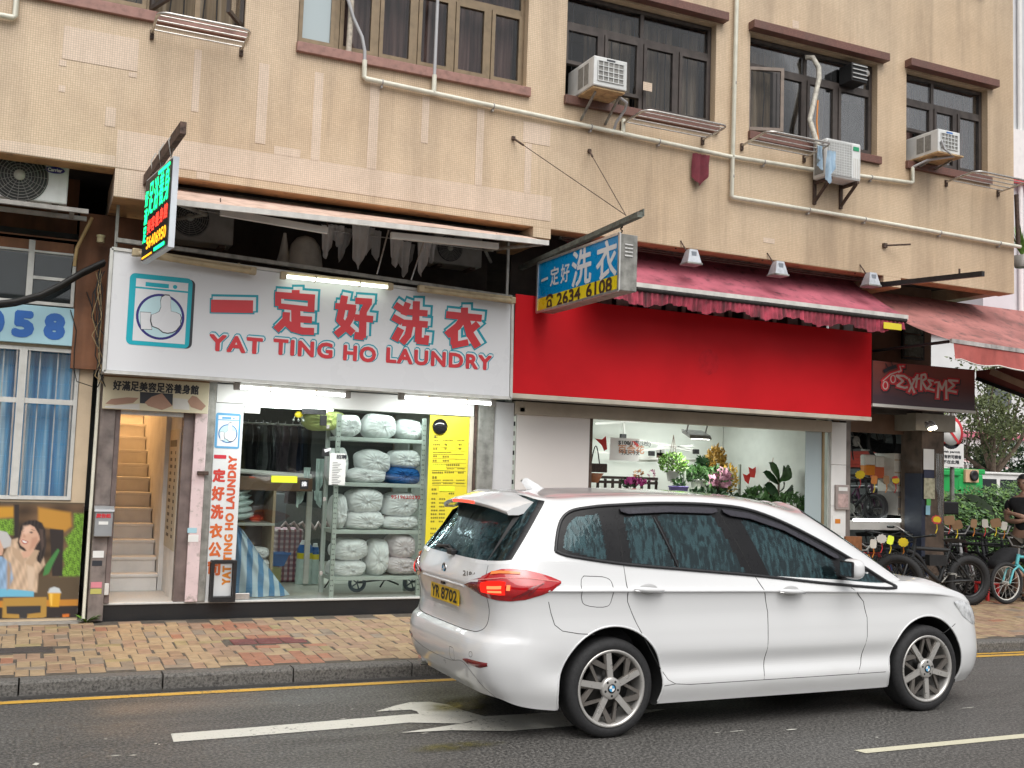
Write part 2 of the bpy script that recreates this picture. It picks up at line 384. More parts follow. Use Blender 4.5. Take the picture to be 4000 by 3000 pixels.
def plaid():
    m, t, b, o = nt('red plaid woven plastic'); w1 = N(t, 'ShaderNodeTexWave', bands_direction='X'); w2 = N(t, 'ShaderNodeTexWave', bands_direction='Z')
    for w in (w1, w2): w.inputs['Scale'].default_value = 5; L(t, pos(t), w.inputs['Vector'])
    c = mix(t, ramp(t, w1.outputs[1], (.3, 0.), (.5, 1.)), (.30, .10, .12), (.55, .45, .46)); c = mix(t, ramp(t, w2.outputs[1], (.35, 0.), (.5, .6)), c, (.13, .05, .09))
    L(t, c, b.inputs['Base Color']); return m
PLAID = plaid()
def stripe():
    m, t, b, o = nt('blue striped sheet'); w = N(t, 'ShaderNodeTexWave', bands_direction='X'); w.inputs['Scale'].default_value = 2.6; w.inputs['Distortion'].default_value = .6; L(t, pos(t, 1, .4, .35), w.inputs['Vector'])
    L(t, ramp(t, w.outputs[1], (.45, (.10, .25, .45)), (.55, (.50, .60, .66))), b.inputs['Base Color']); return m
STRIPE = stripe()
def bagplastic(name, c, v):
    m, t, b, o = nt(name); p = pos(t); n = noise(t, p, 9, 6, .65)
    L(t, ramp(t, n, (.3, tuple(x*.86 for x in c)), (.55, c), (.75, v)), b.inputs['Base Color'])
    b.inputs['Roughness'].default_value = .75; b.inputs['Specular IOR Level'].default_value = .2; bump(t, b, noise(t, p, 24, 5, .6), .06, .006); return m
BAGW = bagplastic('white plastic bag', (.84, .85, .85), (.90, .90, .90))
BAGP = bagplastic('pinkish plastic bag', (.76, .68, .70), (.86, .82, .83))
BAGB = bagplastic('blue plastic bag', (.02, .13, .40), (.04, .22, .55))
BAGG = bagplastic('greenish wrapped quilt', (.55, .66, .63), (.72, .80, .78))
FILM = glass('clear garment film', (.85, .9, .9), .12, rough=.15, dens=.12, dark=(.5, .55, .56))
# ================================================================== road, kerb, pavement
def asphalt():
    m, t, b, o = nt('damp asphalt'); p = pos(t)
    f1 = noise(t, p, 46, 4, .8); f2 = noise(t, p, 190, 2); big = noise(t, pos(t, .5, 1.4, 1), 1.1, 5)
    c = ramp(t, f1, (.37, (.012, .012, .012)), (.48, (.056, .054, .051)), (.60, (.20, .192, .18)))
    c = mix(t, ramp(t, f2, (.50, .0), (.64, .5)), c, (.13, .125, .115))
    c = mix(t, ramp(t, big, (.35, .0), (.7, .65)), c, (.70, .68, .66), 'MULTIPLY')
    c = mix(t, math_(t, 'MULTIPLY', ramp(t, noise(t, pos(t, .25, 3.0, 1), 1.0, 6), (.55, 0.), (.8, 1.)), .35), c, (.022, .02, .019))
    L(t, c, b.inputs['Base Color'])
    L(t, ramp(t, big, (.35, .42), (.65, .68)), b.inputs['Roughness'])
    bump(t, b, f1, .5, .006); return m
ASPH = asphalt()
def worn(name, col, under, amt=.5, sc=26):
    m, t, b, o = nt(name); p = pos(t); n = noise(t, p, sc, 8, .75); n2 = noise(t, p, 2.5, 4)
    k = math_(t, 'ADD', math_(t, 'MULTIPLY', n, .7), math_(t, 'MULTIPLY', n2, .3))
    c = mix(t, ramp(t, k, (amt, 0.), (amt+.06, 1.)), col, under)
    c = mix(t, ramp(t, noise(t, p, 90, 3), (.4, 0.), (.8, .35)), c, tuple(x*.6 for x in col))
    L(t, c, b.inputs['Base Color']); b.inputs['Roughness'].default_value = .55; bump(t, b, n, .3, .004); return m
WLINE = worn('worn white road paint', (.60, .59, .53), (.06, .057, .053), .56)
YLINE = worn('worn yellow road paint', (.58, .34, .05), (.06, .055, .05), .54, 34)
CLINE = worn('cream road paint', (.60, .57, .43), (.06, .057, .053), .62)
road = struct('road', MB().quad((-150, -60, 0), (220, -60, 0), (220, 9.0, 0), (-150, 9.0, 0)), ASPH)
KP = [(-40, 8.60), (-6, 8.57), (0, 8.555), (3.0, 8.52), (6.0, 8.40), (9.3, 8.22), (14, 7.95), (60, 5.0)]
def kerbY(x):
    for (a, ya), (b, yb) in zip(KP, KP[1:]):
        if a <= x <= b: return ya+(yb-ya)*(x-a)/(b-a)
    return KP[-1][1]
def zp(x, y): return .112+.05*max(0, min(1.3, (y-kerbY(x)-.13)/2.4))
# painted lines, as sheets a few millimetres above the road
def strip(o0, o1, xs, z=.004):
    mb = MB()
    for a, b in zip(xs, xs[1:]): mb.quad((a, kerbY(a)-o1, z), (b, kerbY(b)-o1, z), (b, kerbY(b)-o0, z), (a, kerbY(a)-o0, z))
    return mb
xs1 = [-12+.5*i for i in range(92)]
obj('yellow_line', strip(.155, .245, xs1), YLINE, road)
obj('yellow_line', strip(.045, .11, [x for x in xs1 if x > 5.9]), YLINE, road)
arrow = MB()
for k, poly in enumerate(([(667,2866),(678,2898),(1000,2873),(1400,2840),(1600,2822),(1800,2826),(1900,2800),(1620,2788),(1400,2806),(1000,2840)],
             [(1467,2779),(1540,2757),(1600,2743),(1680,2741),(1750,2752),(1810,2775),(1900,2800),(1640,2793),(1628,2778),(1600,2772)],
             [(1565,2862),(1650,2858),(1760,2852),(1990,2855),(2300,2830),(2600,2770),(2300,2775),(1900,2797),(1830,2822),(1700,2842)])):
    z = .004+.0015*k; arrow.add([G(x, y, z) for x, y in poly], [tuple(range(len(poly)))[::-1]])
obj('arrow_marking', arrow, WLINE, road)
obj('dash_marking', MB().quad((5.075, 5.40, .004), (9.2, 5.33, .004), (9.2, 5.43, .004), (5.05, 5.485, .004)), CLINE, road)
obj('dash_marking', MB().quad((-6, 5.55, .004), (-2.2, 5.50, .004), (-2.2, 5.60, .004), (-6, 5.65, .004)), CLINE, road)
fl = MB(); rr = random.Random(3)
for px, py, w, h in ((450,2952,.09,.008), (520,2950,.05,.01), (140,2985,.04,.03), (608,2905,.02,.012), (622,2908,.016,.01), (1370,2770,.045,.012), (1340,2808,.06,.006), (1660,2864,.06,.008), (2880,2856,.17,.008), (3090,2850,.11,.014), (3780,2765,.18,.008), (3425,2880,.03,.01), (225,2607,.0,.0), (412,2887,.03,.008), (1168,2755,.02,.01), (2800,2862,.07,.006)):
    if w: q = G(px, py, .004); fl.add([(q.x-w/2, q.y-h*.2, .005), (q.x+w*.1, q.y-h, .005), (q.x+w/2, q.y+h*.1, .005), (q.x, q.y+h, .005)], [(0,1,2,3)])
obj('paint_scrap', fl, WLINE, road, kind='stuff')
def oil():
    m, t, b, o = nt('oily residue'); n = noise(t, pos(t), 6, 6)
    L(t, ramp(t, n, (.35, (.06, .055, .03)), (.6, (.17, .15, .045))), b.inputs['Base Color']); b.inputs['Roughness'].default_value = .3
    tr = N(t, 'ShaderNodeBsdfTransparent'); mx = N(t, 'ShaderNodeMixShader')
    tc = N(t, 'ShaderNodeTexCoord'); gr = N(t, 'ShaderNodeTexGradient', gradient_type='SPHERICAL'); L(t, tc.outputs['Object'], gr.inputs[0])
    k = math_(t, 'MULTIPLY', ramp(t, gr.outputs[0], (.05, 0.), (.75, .75)), ramp(t, noise(t, pos(t), 9, 6), (.35, .2), (.6, 1.)))
    L(t, k, mx.inputs[0]); L(t, tr.outputs[0], mx.inputs[1]); L(t, b.outputs[0], mx.inputs[2]); L(t, mx.outputs[0], o.inputs[0]); return m
OIL = oil()
for (px, py, sx, sy) in ((1790, 2760, .34, .17), (1780, 2915, .38, .13)):
    q = G(px, py, .0075); mb = MB(); mb.add([(cos(a)*1, sin(a)*1, 0) for a in [2*pi*i/24 for i in range(24)]], [tuple(range(24))])
    o = obj('oil_stain', mb, OIL, road, local=True); o.location = (q.x, q.y, .0078); o.scale = (sx, sy, 1)
# kerb stones
KERBM = M('granite kerb', (.125, .118, .108), .75, var=.6, vs=55, bmp=.5, bs=90, dirt=(.05, .047, .043))
gut = struct('kerb', strip(0, .10, xs1, .003), M('gutter concrete', (.04, .038, .036), .7, var=.3, vs=20))
rk = random.Random(5); x = -8.96
while x < 16:
    x1 = x+1.0; mb = MB(); ya, yb = kerbY(x), kerbY(x1); h = .112+rk.uniform(-.004, .004); j = rk.uniform(-.006, .006)
    prof = [(0, -.1), (0, h-.022), (.007, h-.007), (.022, h), (.15, h), (.15, -.1)]
    A = [(x+.006, ya+p[0]+j, p[1]) for p in prof]; B = [(x1-.006, yb+p[0]+j, p[1]) for p in prof]; n = len(prof)
    mb.add(A+B, [tuple(range(n))[::-1], tuple(range(n, 2*n))]+[(i, i+n, (i+1) % n+n, (i+1) % n) for i in range(n)][::1])
    obj('kerb_stone', mb, KERBM, gut); x = x1
# pavement sheet + individual pavers (pairs of headers alternating with a stretcher in 0.21 m columns)
MORT = M('paver joint sand', (.085, .07, .055), .9, var=.3, vs=20)
pav = MB()
xs2 = [-40, -12]+[-11+1.0*i for i in range(30)]+[30, 60]
for a, b in zip(xs2, xs2[1:]):
    for u, v in ((.14, 1.3), (1.3, 2.55), (2.55, 14)):
        pav.quad((a, kerbY(a)+u, zp(a, kerbY(a)+u)-.005), (b, kerbY(b)+u, zp(b, kerbY(b)+u)-.005), (b, kerbY(b)+v, zp(b, kerbY(b)+v)-.005), (a, kerbY(a)+v, zp(a, kerbY(a)+v)-.005))
pavement = struct('pavement', pav, MORT)
PC = [M('paver '+n, tuple(a*.68+b_*.32 for a, b_ in zip(c, (.30, .208, .132))), .62, var=.2, vs=9, bmp=.25, bs=160) for n, c in (('sand', (.355, .26, .15)), ('tan', (.32, .225, .13)), ('pinkish', (.285, .178, .12)), ('grey', (.19, .165, .135)), ('brown', (.245, .155, .095)), ('orange red', (.31, .105, .058)), ('olive', (.28, .23, .10)))]
MAROON = M('maroon paver', (.15, .042, .038), .5, var=.2, vs=10)
rp = random.Random(11)
reds = [(G(px, py, .14), r) for px, py, r in ((930, 2452, .33), (1050, 2490, .3), (1130, 2560, .34), (1230, 2600, .3), (1000, 2580, .16))]
gaps = [(-.6, .30, 9.62, 9.86), (1.74, 2.42, 9.62, 9.92)]
def pcol(x, y):
    for q, r in reds:
        if (x-q.x)**2+((y-q.y)*1.3)**2 < r*r and rp.random() < .8: return 5
    return rp.choices(range(7), (30, 27, 17 if x < 1.6 else 34, 9, 8, 1 if x < 1.6 else 5, 4))[0]
pieces = []
def paver_at(x0, x1, y0, y1):
    if y0 < kerbY(x0)+.15 or y1 > YS-.02+(.1 if x0 < .5 else 0): return
    cx, cy = (x0+x1)/2, (y0+y1)/2
    for a, b, c, d in gaps:
        if a < cx < b and c < cy < d: return
    pieces.append((x0, x1, y0, y1, pcol(cx, cy)))
CW = .214
def lay(xa, xb):
    k = int(math.floor(xa/CW))
    while k*CW < xb:
        x0 = k*CW; y = 8.1 + (.165 if k % 2 else 0) + rp.uniform(-.01, .01)
        while y < 11.2:
            wav = .016*sin(y*3.1)+.011*sin(y*7.7+1)
            a = x0+wav
            s = rp.uniform(.46, .54)
            paver_at(a, a+CW*s, y, y+.214); paver_at(a+CW*s, a+CW, y, y+.214); y += .214
            paver_at(a, a+CW, y, y+.107); y += .107
        k += 1
lay(-1.6, 4.6); NL = len(pieces); lay(8.6, 13.2)
def pvis(p): return -.35 < p[0] < 2.75
vis = [p for p in pieces[:NL] if pvis(p)]; vis.sort(key=lambda p: p[2]); big = vis[:300]; bs_ = set(map(id, big)); rest = [p for p in pieces if id(p) not in bs_]
def add_paver(mb, p, m=0, org=None):
    x0, x1, y0, y1, c = p; g = .0035; b = .004; dz = rp.uniform(-.0035, .0025); tl = rp.uniform(-.008, .008)
    vs = []
    for (x, y) in ((x0+g, y0+g), (x1-g, y0+g), (x1-g, y1-g), (x0+g, y1-g)): vs.append((x, y, zp(x, y)-.03+dz))
    for (x, y) in ((x0+g, y0+g), (x1-g, y0+g), (x1-g, y1-g), (x0+g, y1-g)): vs.append((x, y, zp(x, y)+dz-b))
    for (x, y) in ((x0+g+b, y0+g+b), (x1-g-b, y0+g+b), (x1-g-b, y1-g-b), (x0+g+b, y1-g-b)): vs.append((x, y, zp(x, y)+dz+tl*(x-(x0+x1)/2)))
    fs = [(0,1,5,4), (1,2,6,5), (2,3,7,6), (3,0,4,7), (4,5,9,8), (5,6,10,9), (6,7,11,10), (7,4,8,11), (8,9,10,11)]
    mb.add(vs, fs, m)
for p in big:
    mb = MB(); add_paver(mb, p); obj('paver', mb, PC[p[4]], pavement)
mb = MB()
for p in rest: add_paver(mb, p, p[4])
obj('paver_field', mb, PC, pavement, kind='stuff')
# dark utility cover, maroon pavers, cement strip along the shop wall
mb = MB(); z = zp(0, 9.74); mb.bbox(-.62, .285, 9.645, 9.84, z-.03, z+.004, .006); obj('utility_cover', mb, M('cast iron cover', (.055, .045, .043), .6, var=.3, vs=40, bmp=.5, bs=90), pavement)
for i, a in enumerate((1.76, 1.985, 2.21)):
    mb = MB(); z = zp(a, 9.77); mb.bbox(a, a+.21, 9.64, 9.90, z-.03, z+.002, .006); obj('maroon_paver', mb, MAROON, pavement)
mb = MB(); mb.quad((-8, 10.94, zp(0, 10.95)+.001), (.60, 10.94, zp(0, 10.95)+.001), (.60, 11.3, zp(0, 11.1)+.006), (-8, 11.3, zp(0, 11.1)+.006)); obj('cement_strip', mb, M('cement', (.30, .28, .25), .8, var=.2, vs=12), pavement)
# land beyond
struct('ground', MB().quad((-300, -300, -.06), (500, -300, -.06), (500, 500, -.06), (-300, 500, -.06)), M('far ground', (.12, .115, .10), .9, var=.2, vs=.5))
# ================================================================== tenement building (upper wall, windows, beams, shop shells)
bld = thing('tenement_building', 'tan mosaic tiled tenement block with shops on its ground floor', 'building', (5.8, YF, 0))
WIN = [(-.35, 1.65, 5.96, 7.2), (2.17, 4.71, 5.95, 7.2), (5.19, 7.21, 5.955, 7.2), (7.71, 9.75, 5.965, 7.2), (10.25, 11.74, 5.99, 7.22)]
XL, XR, ZT = -7.0, 12.24, 11.5
def wall_holes(mb, x0, x1, z0, z1, holes, yf, yb):
    xs = sorted({x0, x1, *[h[0] for h in holes], *[h[1] for h in holes]}); zs = sorted({z0, z1, *[h[2] for h in holes], *[h[3] for h in holes]})
    def solid(i, j):
        if not (0 <= i < len(xs)-1 and 0 <= j < len(zs)-1): return False
        cx = (xs[i]+xs[i+1])/2; cz = (zs[j]+zs[j+1])/2
        return not any(h[0] < cx < h[1] and h[2] < cz < h[3] for h in holes)
    for i in range(len(xs)-1):
        for j in range(len(zs)-1):
            if not solid(i, j): continue
            a, b, c, d = xs[i], xs[i+1], zs[j], zs[j+1]
            mb.quad((a, yf, c), (b, yf, c), (b, yf, d), (a, yf, d)); mb.quad((b, yb, c), (a, yb, c), (a, yb, d), (b, yb, d))
            if not solid(i-1, j): mb.quad((a, yb, c), (a, yf, c), (a, yf, d), (a, yb, d))
            if not solid(i+1, j): mb.quad((b, yf, c), (b, yb, c), (b, yb, d), (b, yf, d))
            if not solid(i, j-1): mb.quad((a, yb, c), (b, yb, c), (b, yf, c), (a, yf, c))
            if not solid(i, j+1): mb.quad((a, yf, d), (b, yf, d), (b, yb, d), (a, yb, d))
mb = MB(); wall_holes(mb, XL, XR, 4.42, ZT, WIN, YF, YF+.24); obj('upper_wall', mb, MOS, bld)
obj('end_wall', MB().box(XR-.22, XR, YF+.242, 22, 4.43, ZT), MOS, bld)
obj('end_wall', MB().box(XL, XL+.2, YF+.242, 22, 0, ZT), MOS, bld)
mb = MB(); mb.box(XL, XR-.23, YF+.25, YF+.9, 4.80, 4.95); obj('floor_slab', mb, SOFF, bld)
# underside of the edge beam is painted ochre
for a, b in ((XL, .55), (1.0, 4.845), (5.07, 9.86), (10.17, XR-.02)): obj('beam_soffit', MB().box(a, b, YF+.006, YF+.236, 4.412, 4.4185), SOFF, bld)
for a, b, z in ((.555, .985, 4.15), (4.85, 5.065, 4.30), (9.87, 10.165, 4.285)):
    mb = MB(); mb.box(a, b, YF-.003, YS+.2, z+.004, 4.417); obj('cantilever_beam', mb, MOSP if a < 1 else MOS, bld)
    mb = MB(); mb.box(a+.004, b-.004, YF+.004, YS+.2, z-.004, z+.002); obj('beam_soffit', mb, SOFF, bld)
# roof/back closure, so that no sky leaks in from behind
obj('back_wall', MB().box(XL, XR, 21.8, 22, 0, ZT), CREAM, bld); obj('roof', MB().box(XL, XR, YF+.25, 21.9, ZT-.2, ZT+.02), CREAM, bld)
# pale repaired strips and bands of newer tiles, a few millimetres proud
def patch(x0, x1, z0, z1, m=None, d=.004): obj('tile_patch', MB().box(x0, x1, YF-d, YF-.001, z0, z1), m or MOSP, bld)
patch(.985, 5.06, 4.50, 4.775); patch(-6, .55, 4.425, 4.53); patch(.555, .985, 4.425, 4.78)
for x0, x1, z0, z1 in ((1.81, 1.91, 4.86, 5.665), (2.365, 2.455, 4.778, 5.68), (2.945, 3.045, 4.778, 5.69), (3.515, 3.595, 5.14, 5.64), (4.14, 4.225, 4.778, 5.62), (4.72, 4.80, 4.778, 5.33), (1.195, 1.262, 5.07, 5.68),
                       (.04, .69, 5.36, 5.67), (.02, .08, 5.29, 5.345), (.62, .69, 5.30, 5.345), (.03, .085, 5.05, 5.11), (.44, .53, 4.80, 4.98), (2.0, 2.26, 4.778, 4.86), (2.86, 2.935, 5.69, 5.73), (4.69, 5.02, 5.34, 5.57), (1.28, 1.40, 4.425, 4.495), (8.35, 8.45, 7.40, 7.50), (7.95, 8.12, 4.62, 4.68), (6.2, 6.32, 6.2, 6.3)):
    patch(x0, x1, z0, z1)
# ---- windows
def bars(mb, x0, x1, z0, z1, y0, y1, w): 
    mb.box(x0, x1, y0, y1, z0, z0+w); mb.box(x0, x1, y0, y1, z1-w, z1); mb.box(x0, x0+w, y0, y1, z0+w, z1-w); mb.box(x1-w, x1, y0, y1, z0+w, z1-w)
def folds(mb, x0, x1, z0, z1, y, amp=.03, n=40, seed=0):
    r = random.Random(seed); ph = r.uniform(0, 6)
    def f(u, v): x = x0+(x1-x0)*u; return (x, y+amp*sin(u*(x1-x0)*38+ph+.6*sin(u*17))+.5*amp*sin(u*(x1-x0)*71+ph*2), z0+(z1-z0)*v)
    mb.grid(f, n, 2)
def window(x0, x1, z0, z1, cols, zt, tcols, fm, cm, gl=None, skip=(), gaps_=(), grille=True, yw=YF+.10, seed=0, cpart=((0, 1),), frosted=()):
    g = .004
    fr = MB(); bars(fr, x0+g, x1-g, z0+g, z1-g, yw, yw+.06, .045)
    if zt: fr.box(x0+.05, x1-.05, yw+.003, yw+.057, zt-.03, zt+.03)
    cx = [x0+(x1-x0)*c for c in cols]; tx = [x0+(x1-x0)*c for c in tcols]
    ztt = zt-.03 if zt else z1-.05
    for c in cx[1:-1]: fr.box(c-.024, c+.024, yw+.002, yw+.058, z0+.05, ztt)
    if zt:
        for c in tx[1:-1]: fr.box(c-.024, c+.024, yw+.002, yw+.058, zt+.03, z1-.05)
    w = obj('window', fr, fm, bld)
    for i, (a, b) in enumerate(zip(cx, cx[1:])):
        if i in skip: continue
        s = MB(); za = z0+.052+(gaps_[i] if i < len(gaps_) else 0); bars(s, a+.028, b-.028, za, ztt-.003, yw-.012, yw+.045, .04); obj('sash', s, fm, w)
        obj('pane', MB().box(a+.066, b-.066, yw+.012, yw+.018, za+.038, ztt-.041), GLASSF if i in frosted else GLASSW, w)
    if zt:
        for a, b in zip(tx, tx[1:]): obj('pane', MB().box(a+.03, b-.03, yw+.022, yw+.028, zt+.032, z1-.052), GLASSW, w)
    c = MB()
    for k, (u, v) in enumerate(cpart): folds(c, x0+(x1-x0)*u, x0+(x1-x0)*v, z0+.02, z1-.06, yw+.22, seed=seed+k, n=60)
    obj('curtain', c, cm, w)
    if grille:
        gr = MB(); n = int((x1-x0)/.16)
        for k in range(n+1):
            x = x0+.06+(x1-x0-.12)*k/n; gr.tube([(x-.02*(k % 2), yw+.14, z0+.04), (x+.03*(1-2*(k % 2)), yw+.14, (z0+z1)/2), (x-.02*(k % 2), yw+.14, z1-.04)], .008, 5)
        obj('window_grille', gr, BLACK, w)
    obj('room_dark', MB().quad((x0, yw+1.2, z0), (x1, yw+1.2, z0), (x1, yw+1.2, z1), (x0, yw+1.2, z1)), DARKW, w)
    return w
window(*WIN[0], (0, .30, .56, .78, 1), 6.85, (0, .3, .56, 1), BRONZE, CURT, seed=1, skip=(2, 3))
window(*WIN[1], (0, 1/6, 2/6, 3/6, 4/6, 5/6, 1), 6.82, (0, .5, 1), BRONZE, CURM, seed=2, grille=False, frosted=(0,))
window(*WIN[2], (0, .255, .515, .76, 1), 6.83, (0, .515, 1), DBROWN, CURT, seed=3, gaps_=(.36, .12), cpart=((.2, .5), (.55, .78), (.86, 1)))
window(*WIN[3], (0, .225, .46, .71, 1), 6.845, (0, .46, 1), DBROWN, CURT, seed=4, skip=(0,), cpart=((.02, .3), (.46, .7)))
window(*WIN[4], (0, .38, .67, 1), 6.86, (0, .38, 1), DBROWN, CURM, seed=5, gaps_=(.40,), cpart=((.68, 1), (.0, .3)))
for (x0, x1, z0, z1), hood in zip(WIN, (0, 0, 1, 1, 1)):
    s = MB(); e = .0 if x0 < 5 else .03; s.bbox(x0-.005-e*.3, x1+.04, YF-.05, YF+.09, z0-.105, z0-.004, .006)
    obj('window_sill', s, M('pinkish brown sill tiles', (.30, .155, .125), .55, var=.2, vs=14) if x0 < 5 else MOSR, bld)
    if hood or True:
        s = MB(); s.bbox(x0-.03, x1+.10, YF-.12, YF+.10, z1+.022, z1+.125, .006); obj('window_hood', s, MOSR, bld)
# casement of the fourth window standing open, the two open ones of the first
def casement(hx, x1, z0, z1, ang, fm, pm, side=1, y=YF+.09):
    w = abs(x1-hx); c, s_ = cos(ang), sin(ang); s = MB(); t = .035
    def pt(u, z, d=0): return Vector((hx+side*u*c-d*s_*side, y-u*s_-d*c, z))
    for (u0, u1, a, b) in ((0, w, z0, z0+.04), (0, w, z1-.04, z1), (0, .04, z0+.04, z1-.04), (w-.04, w, z0+.04, z1-.04)):
        vs = [pt(u, z, d) for d in (0, t) for z in (a, b) for u in (u0, u1)]
        s.add(vs, [(0,2,3,1), (4,5,7,6), (0,1,5,4), (2,6,7,3), (0,4,6,2), (1,3,7,5)])
    o = obj('open_casement', s, fm, bld)
    p = MB(); p.quad(pt(.035, z0+.035, .012), pt(w-.035, z0+.035, .012), pt(w-.035, z1-.035, .012), pt(.035, z1-.035, .012)); obj('pane', p, pm, o); return o
casement(7.735, 8.19, 6.0, 6.80, radians(22), M('weathered brown frame', (.20, .155, .125), .5, var=.2, vs=9), GLASSW)
casement(.80, 1.20, 6.0, 6.82, radians(70), DBROWN, GLASSW); casement(1.63, 1.23, 6.0, 6.82, radians(60), DBROWN, GLASSW, side=-1)
# ---- ground floor shell: floors, shop walls, mezzanine wall
ZST = .335
mb = MB(); mb.box(.60, 5.0, YS, 15.2, -.02, ZST-.022); obj('step_plinth', mb, GRANITE, bld)
mb = MB(); mb.bbox(.685, 5.0, YS-.018, YS+.30, ZST-.02, ZST+.002, .006); obj('step_edge', mb, TERR, bld)
obj('shop_floor', MB().box(1.72, 5.0, YS+.302, 15.2, ZST-.02, ZST), FLOORI, bld)
obj('stair_landing', MB().box(.76, 1.55, YS+.302, 12.06, ZST-.02, ZST), TERR, bld)
obj('shop_floor', MB().box(5.02, 9.72, YS+.02, 15.2, .0, .20), FLOORI, bld)
obj('shop_floor', MB().box(9.74, 11.9, YS+.06, 15.2, .0, .185), M('dark screed', (.12, .115, .11), .6, var=.2, vs=6), bld)
# mezzanine strip above the shops
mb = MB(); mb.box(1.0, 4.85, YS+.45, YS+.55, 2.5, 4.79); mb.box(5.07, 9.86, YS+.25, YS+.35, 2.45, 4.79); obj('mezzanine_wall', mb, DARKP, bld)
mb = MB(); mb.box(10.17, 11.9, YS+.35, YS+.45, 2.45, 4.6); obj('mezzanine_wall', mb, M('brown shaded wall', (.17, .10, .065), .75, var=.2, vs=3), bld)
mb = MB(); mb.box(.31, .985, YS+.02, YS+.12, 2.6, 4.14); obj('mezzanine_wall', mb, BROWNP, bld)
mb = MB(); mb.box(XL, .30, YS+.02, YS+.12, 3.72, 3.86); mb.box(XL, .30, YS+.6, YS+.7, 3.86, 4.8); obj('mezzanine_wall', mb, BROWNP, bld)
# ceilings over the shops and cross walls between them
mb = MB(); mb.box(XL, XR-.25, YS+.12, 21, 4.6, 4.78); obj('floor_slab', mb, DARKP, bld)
obj('shop_ceiling', MB().box(1.72, 5.0, YS+.12, 15.2, 2.52, 2.60), M('grey ceiling', (.30, .33, .31), .7), bld)
obj('shop_ceiling', MB().box(5.04, 9.70, YS+.12, 15.2, 2.76, 2.84), WHITEP, bld)
obj('shop_ceiling', MB().box(9.76, 11.9, YS+.12, 15.2, 2.72, 2.80), DARKP, bld)
obj('cross_wall', MB().box(1.56, 1.70, YS+.12, 15.2, .31, 2.6), STAIRW, bld)
obj('cross_wall', MB().box(.62, .755, YS+.15, 17, 0, 4.6), STAIRW, bld)
obj('cross_wall', MB().box(5.0, 5.04, YS+.02, 15.2, 0, 2.9), M('grey green inside wall', (.46, .48, .44), .7), bld)
obj('cross_wall', MB().box(9.70, 9.76, YS+.02, 15.2, 0, 2.9), M('pale inside wall', (.58, .59, .55), .6, var=.06), bld)
obj('rear_shop_wall', MB().box(1.72, 4.98, 15.21, 15.3, .3, 2.6), DARKW, bld)
obj('rear_shop_wall', MB().box(5.05, 9.69, 13.4, 13.5, .2, 2.76), M('pale shop wall', (.66, .67, .62), .6, var=.05, vs=2), bld)
obj('rear_shop_wall', MB().box(9.77, 11.9, 14.6, 14.7, .18, 2.75), DARKW, bld)
# staircase
nos = [2241, 2174, 2108, 2045, 1984, 1923, 1864, 1812, 1758, 1706, 1656, 1606, 1560]
zprev = ZST
for i, y in enumerate(nos):
    Yi = 12.02+.235*i; zi = W(560, y, Yi).z
    s = MB(); s.box(.756, 1.335, Yi, Yi+.30, zprev-.3, zi-.001); s.bbox(.757, 1.345, Yi-.02, Yi+.29, zi-.035, zi, .006); obj('stair_step', s, STAIRW, bld); zprev = zi
obj('stair_wall', MB().box(1.347, 1.555, 12.06, 17, .3, 4.6), STAIRW, bld)
obj('stair_wall', MB().box(.756, 1.56, 15.3, 15.4, 2.8, 4.6), STAIRW, bld)
# ---- the other side of the street, behind the camera: what the glass and the car paint mirror
for nm, lab, x0, x1, h, cw in (('opposite_building', 'grey tenement across the street, mirrored in the car', -26, 3, 7.5, (.30, .28, .25)), ('opposite_building', 'cream low block across the street, mirrored in the car', 7, 34, 5.5, (.45, .40, .33))):
    t = thing(nm, lab, 'building', ((x0+x1)/2, -20, 0)); obj('wall', MB().box(x0, x1, -30, -20, 0, h), M(nm+str(x0), cw, .7, var=.15, vs=.6), t)
    for k in range(int(h/3)):
        z = 1.0+3*k; obj('window_band', MB().box(x0+.5, x1-.5, -19.99, -19.94, z, z+1.5), M('dark far glazing', (.04, .05, .055), .2), t); obj('ledge', MB().box(x0, x1, -19.99, -19.5, z+1.75, z+1.95), M('pale ledge', (.5, .48, .44), .7), t)
# ================================================================== signs, awnings and fittings on the front
def cp(ox, oy, x, y): return ox+x/2.212, oy+y/2.212
def cxz(ox, oy, x, y, Y): return XZ(*cp(ox, oy, x, y), Y)
UX, UZ = Vector((1, 0, 0)), Vector((0, 0, 1))
def rect_text(mb, body, ox, oy, x0, y0, x1, y1, Y, off=0., m=0, **k):
    """ink box given by two corners of a crop of the photograph, laid on the upright plane at Y"""
    a = cxz(ox, oy, x0, y0, Y); b = cxz(ox, oy, x1, y1, Y); mid = cxz(ox, oy, x0, y1, Y); top = cxz(ox, oy, (x0+x1)/2, y0, Y); bot = cxz(ox, oy, (x0+x1)/2, y1, Y)
    return text(mb, body, (a[0], Y, bot[1]), UX, UZ, b[0]-a[0], top[1]-bot[1], off, m, **k)
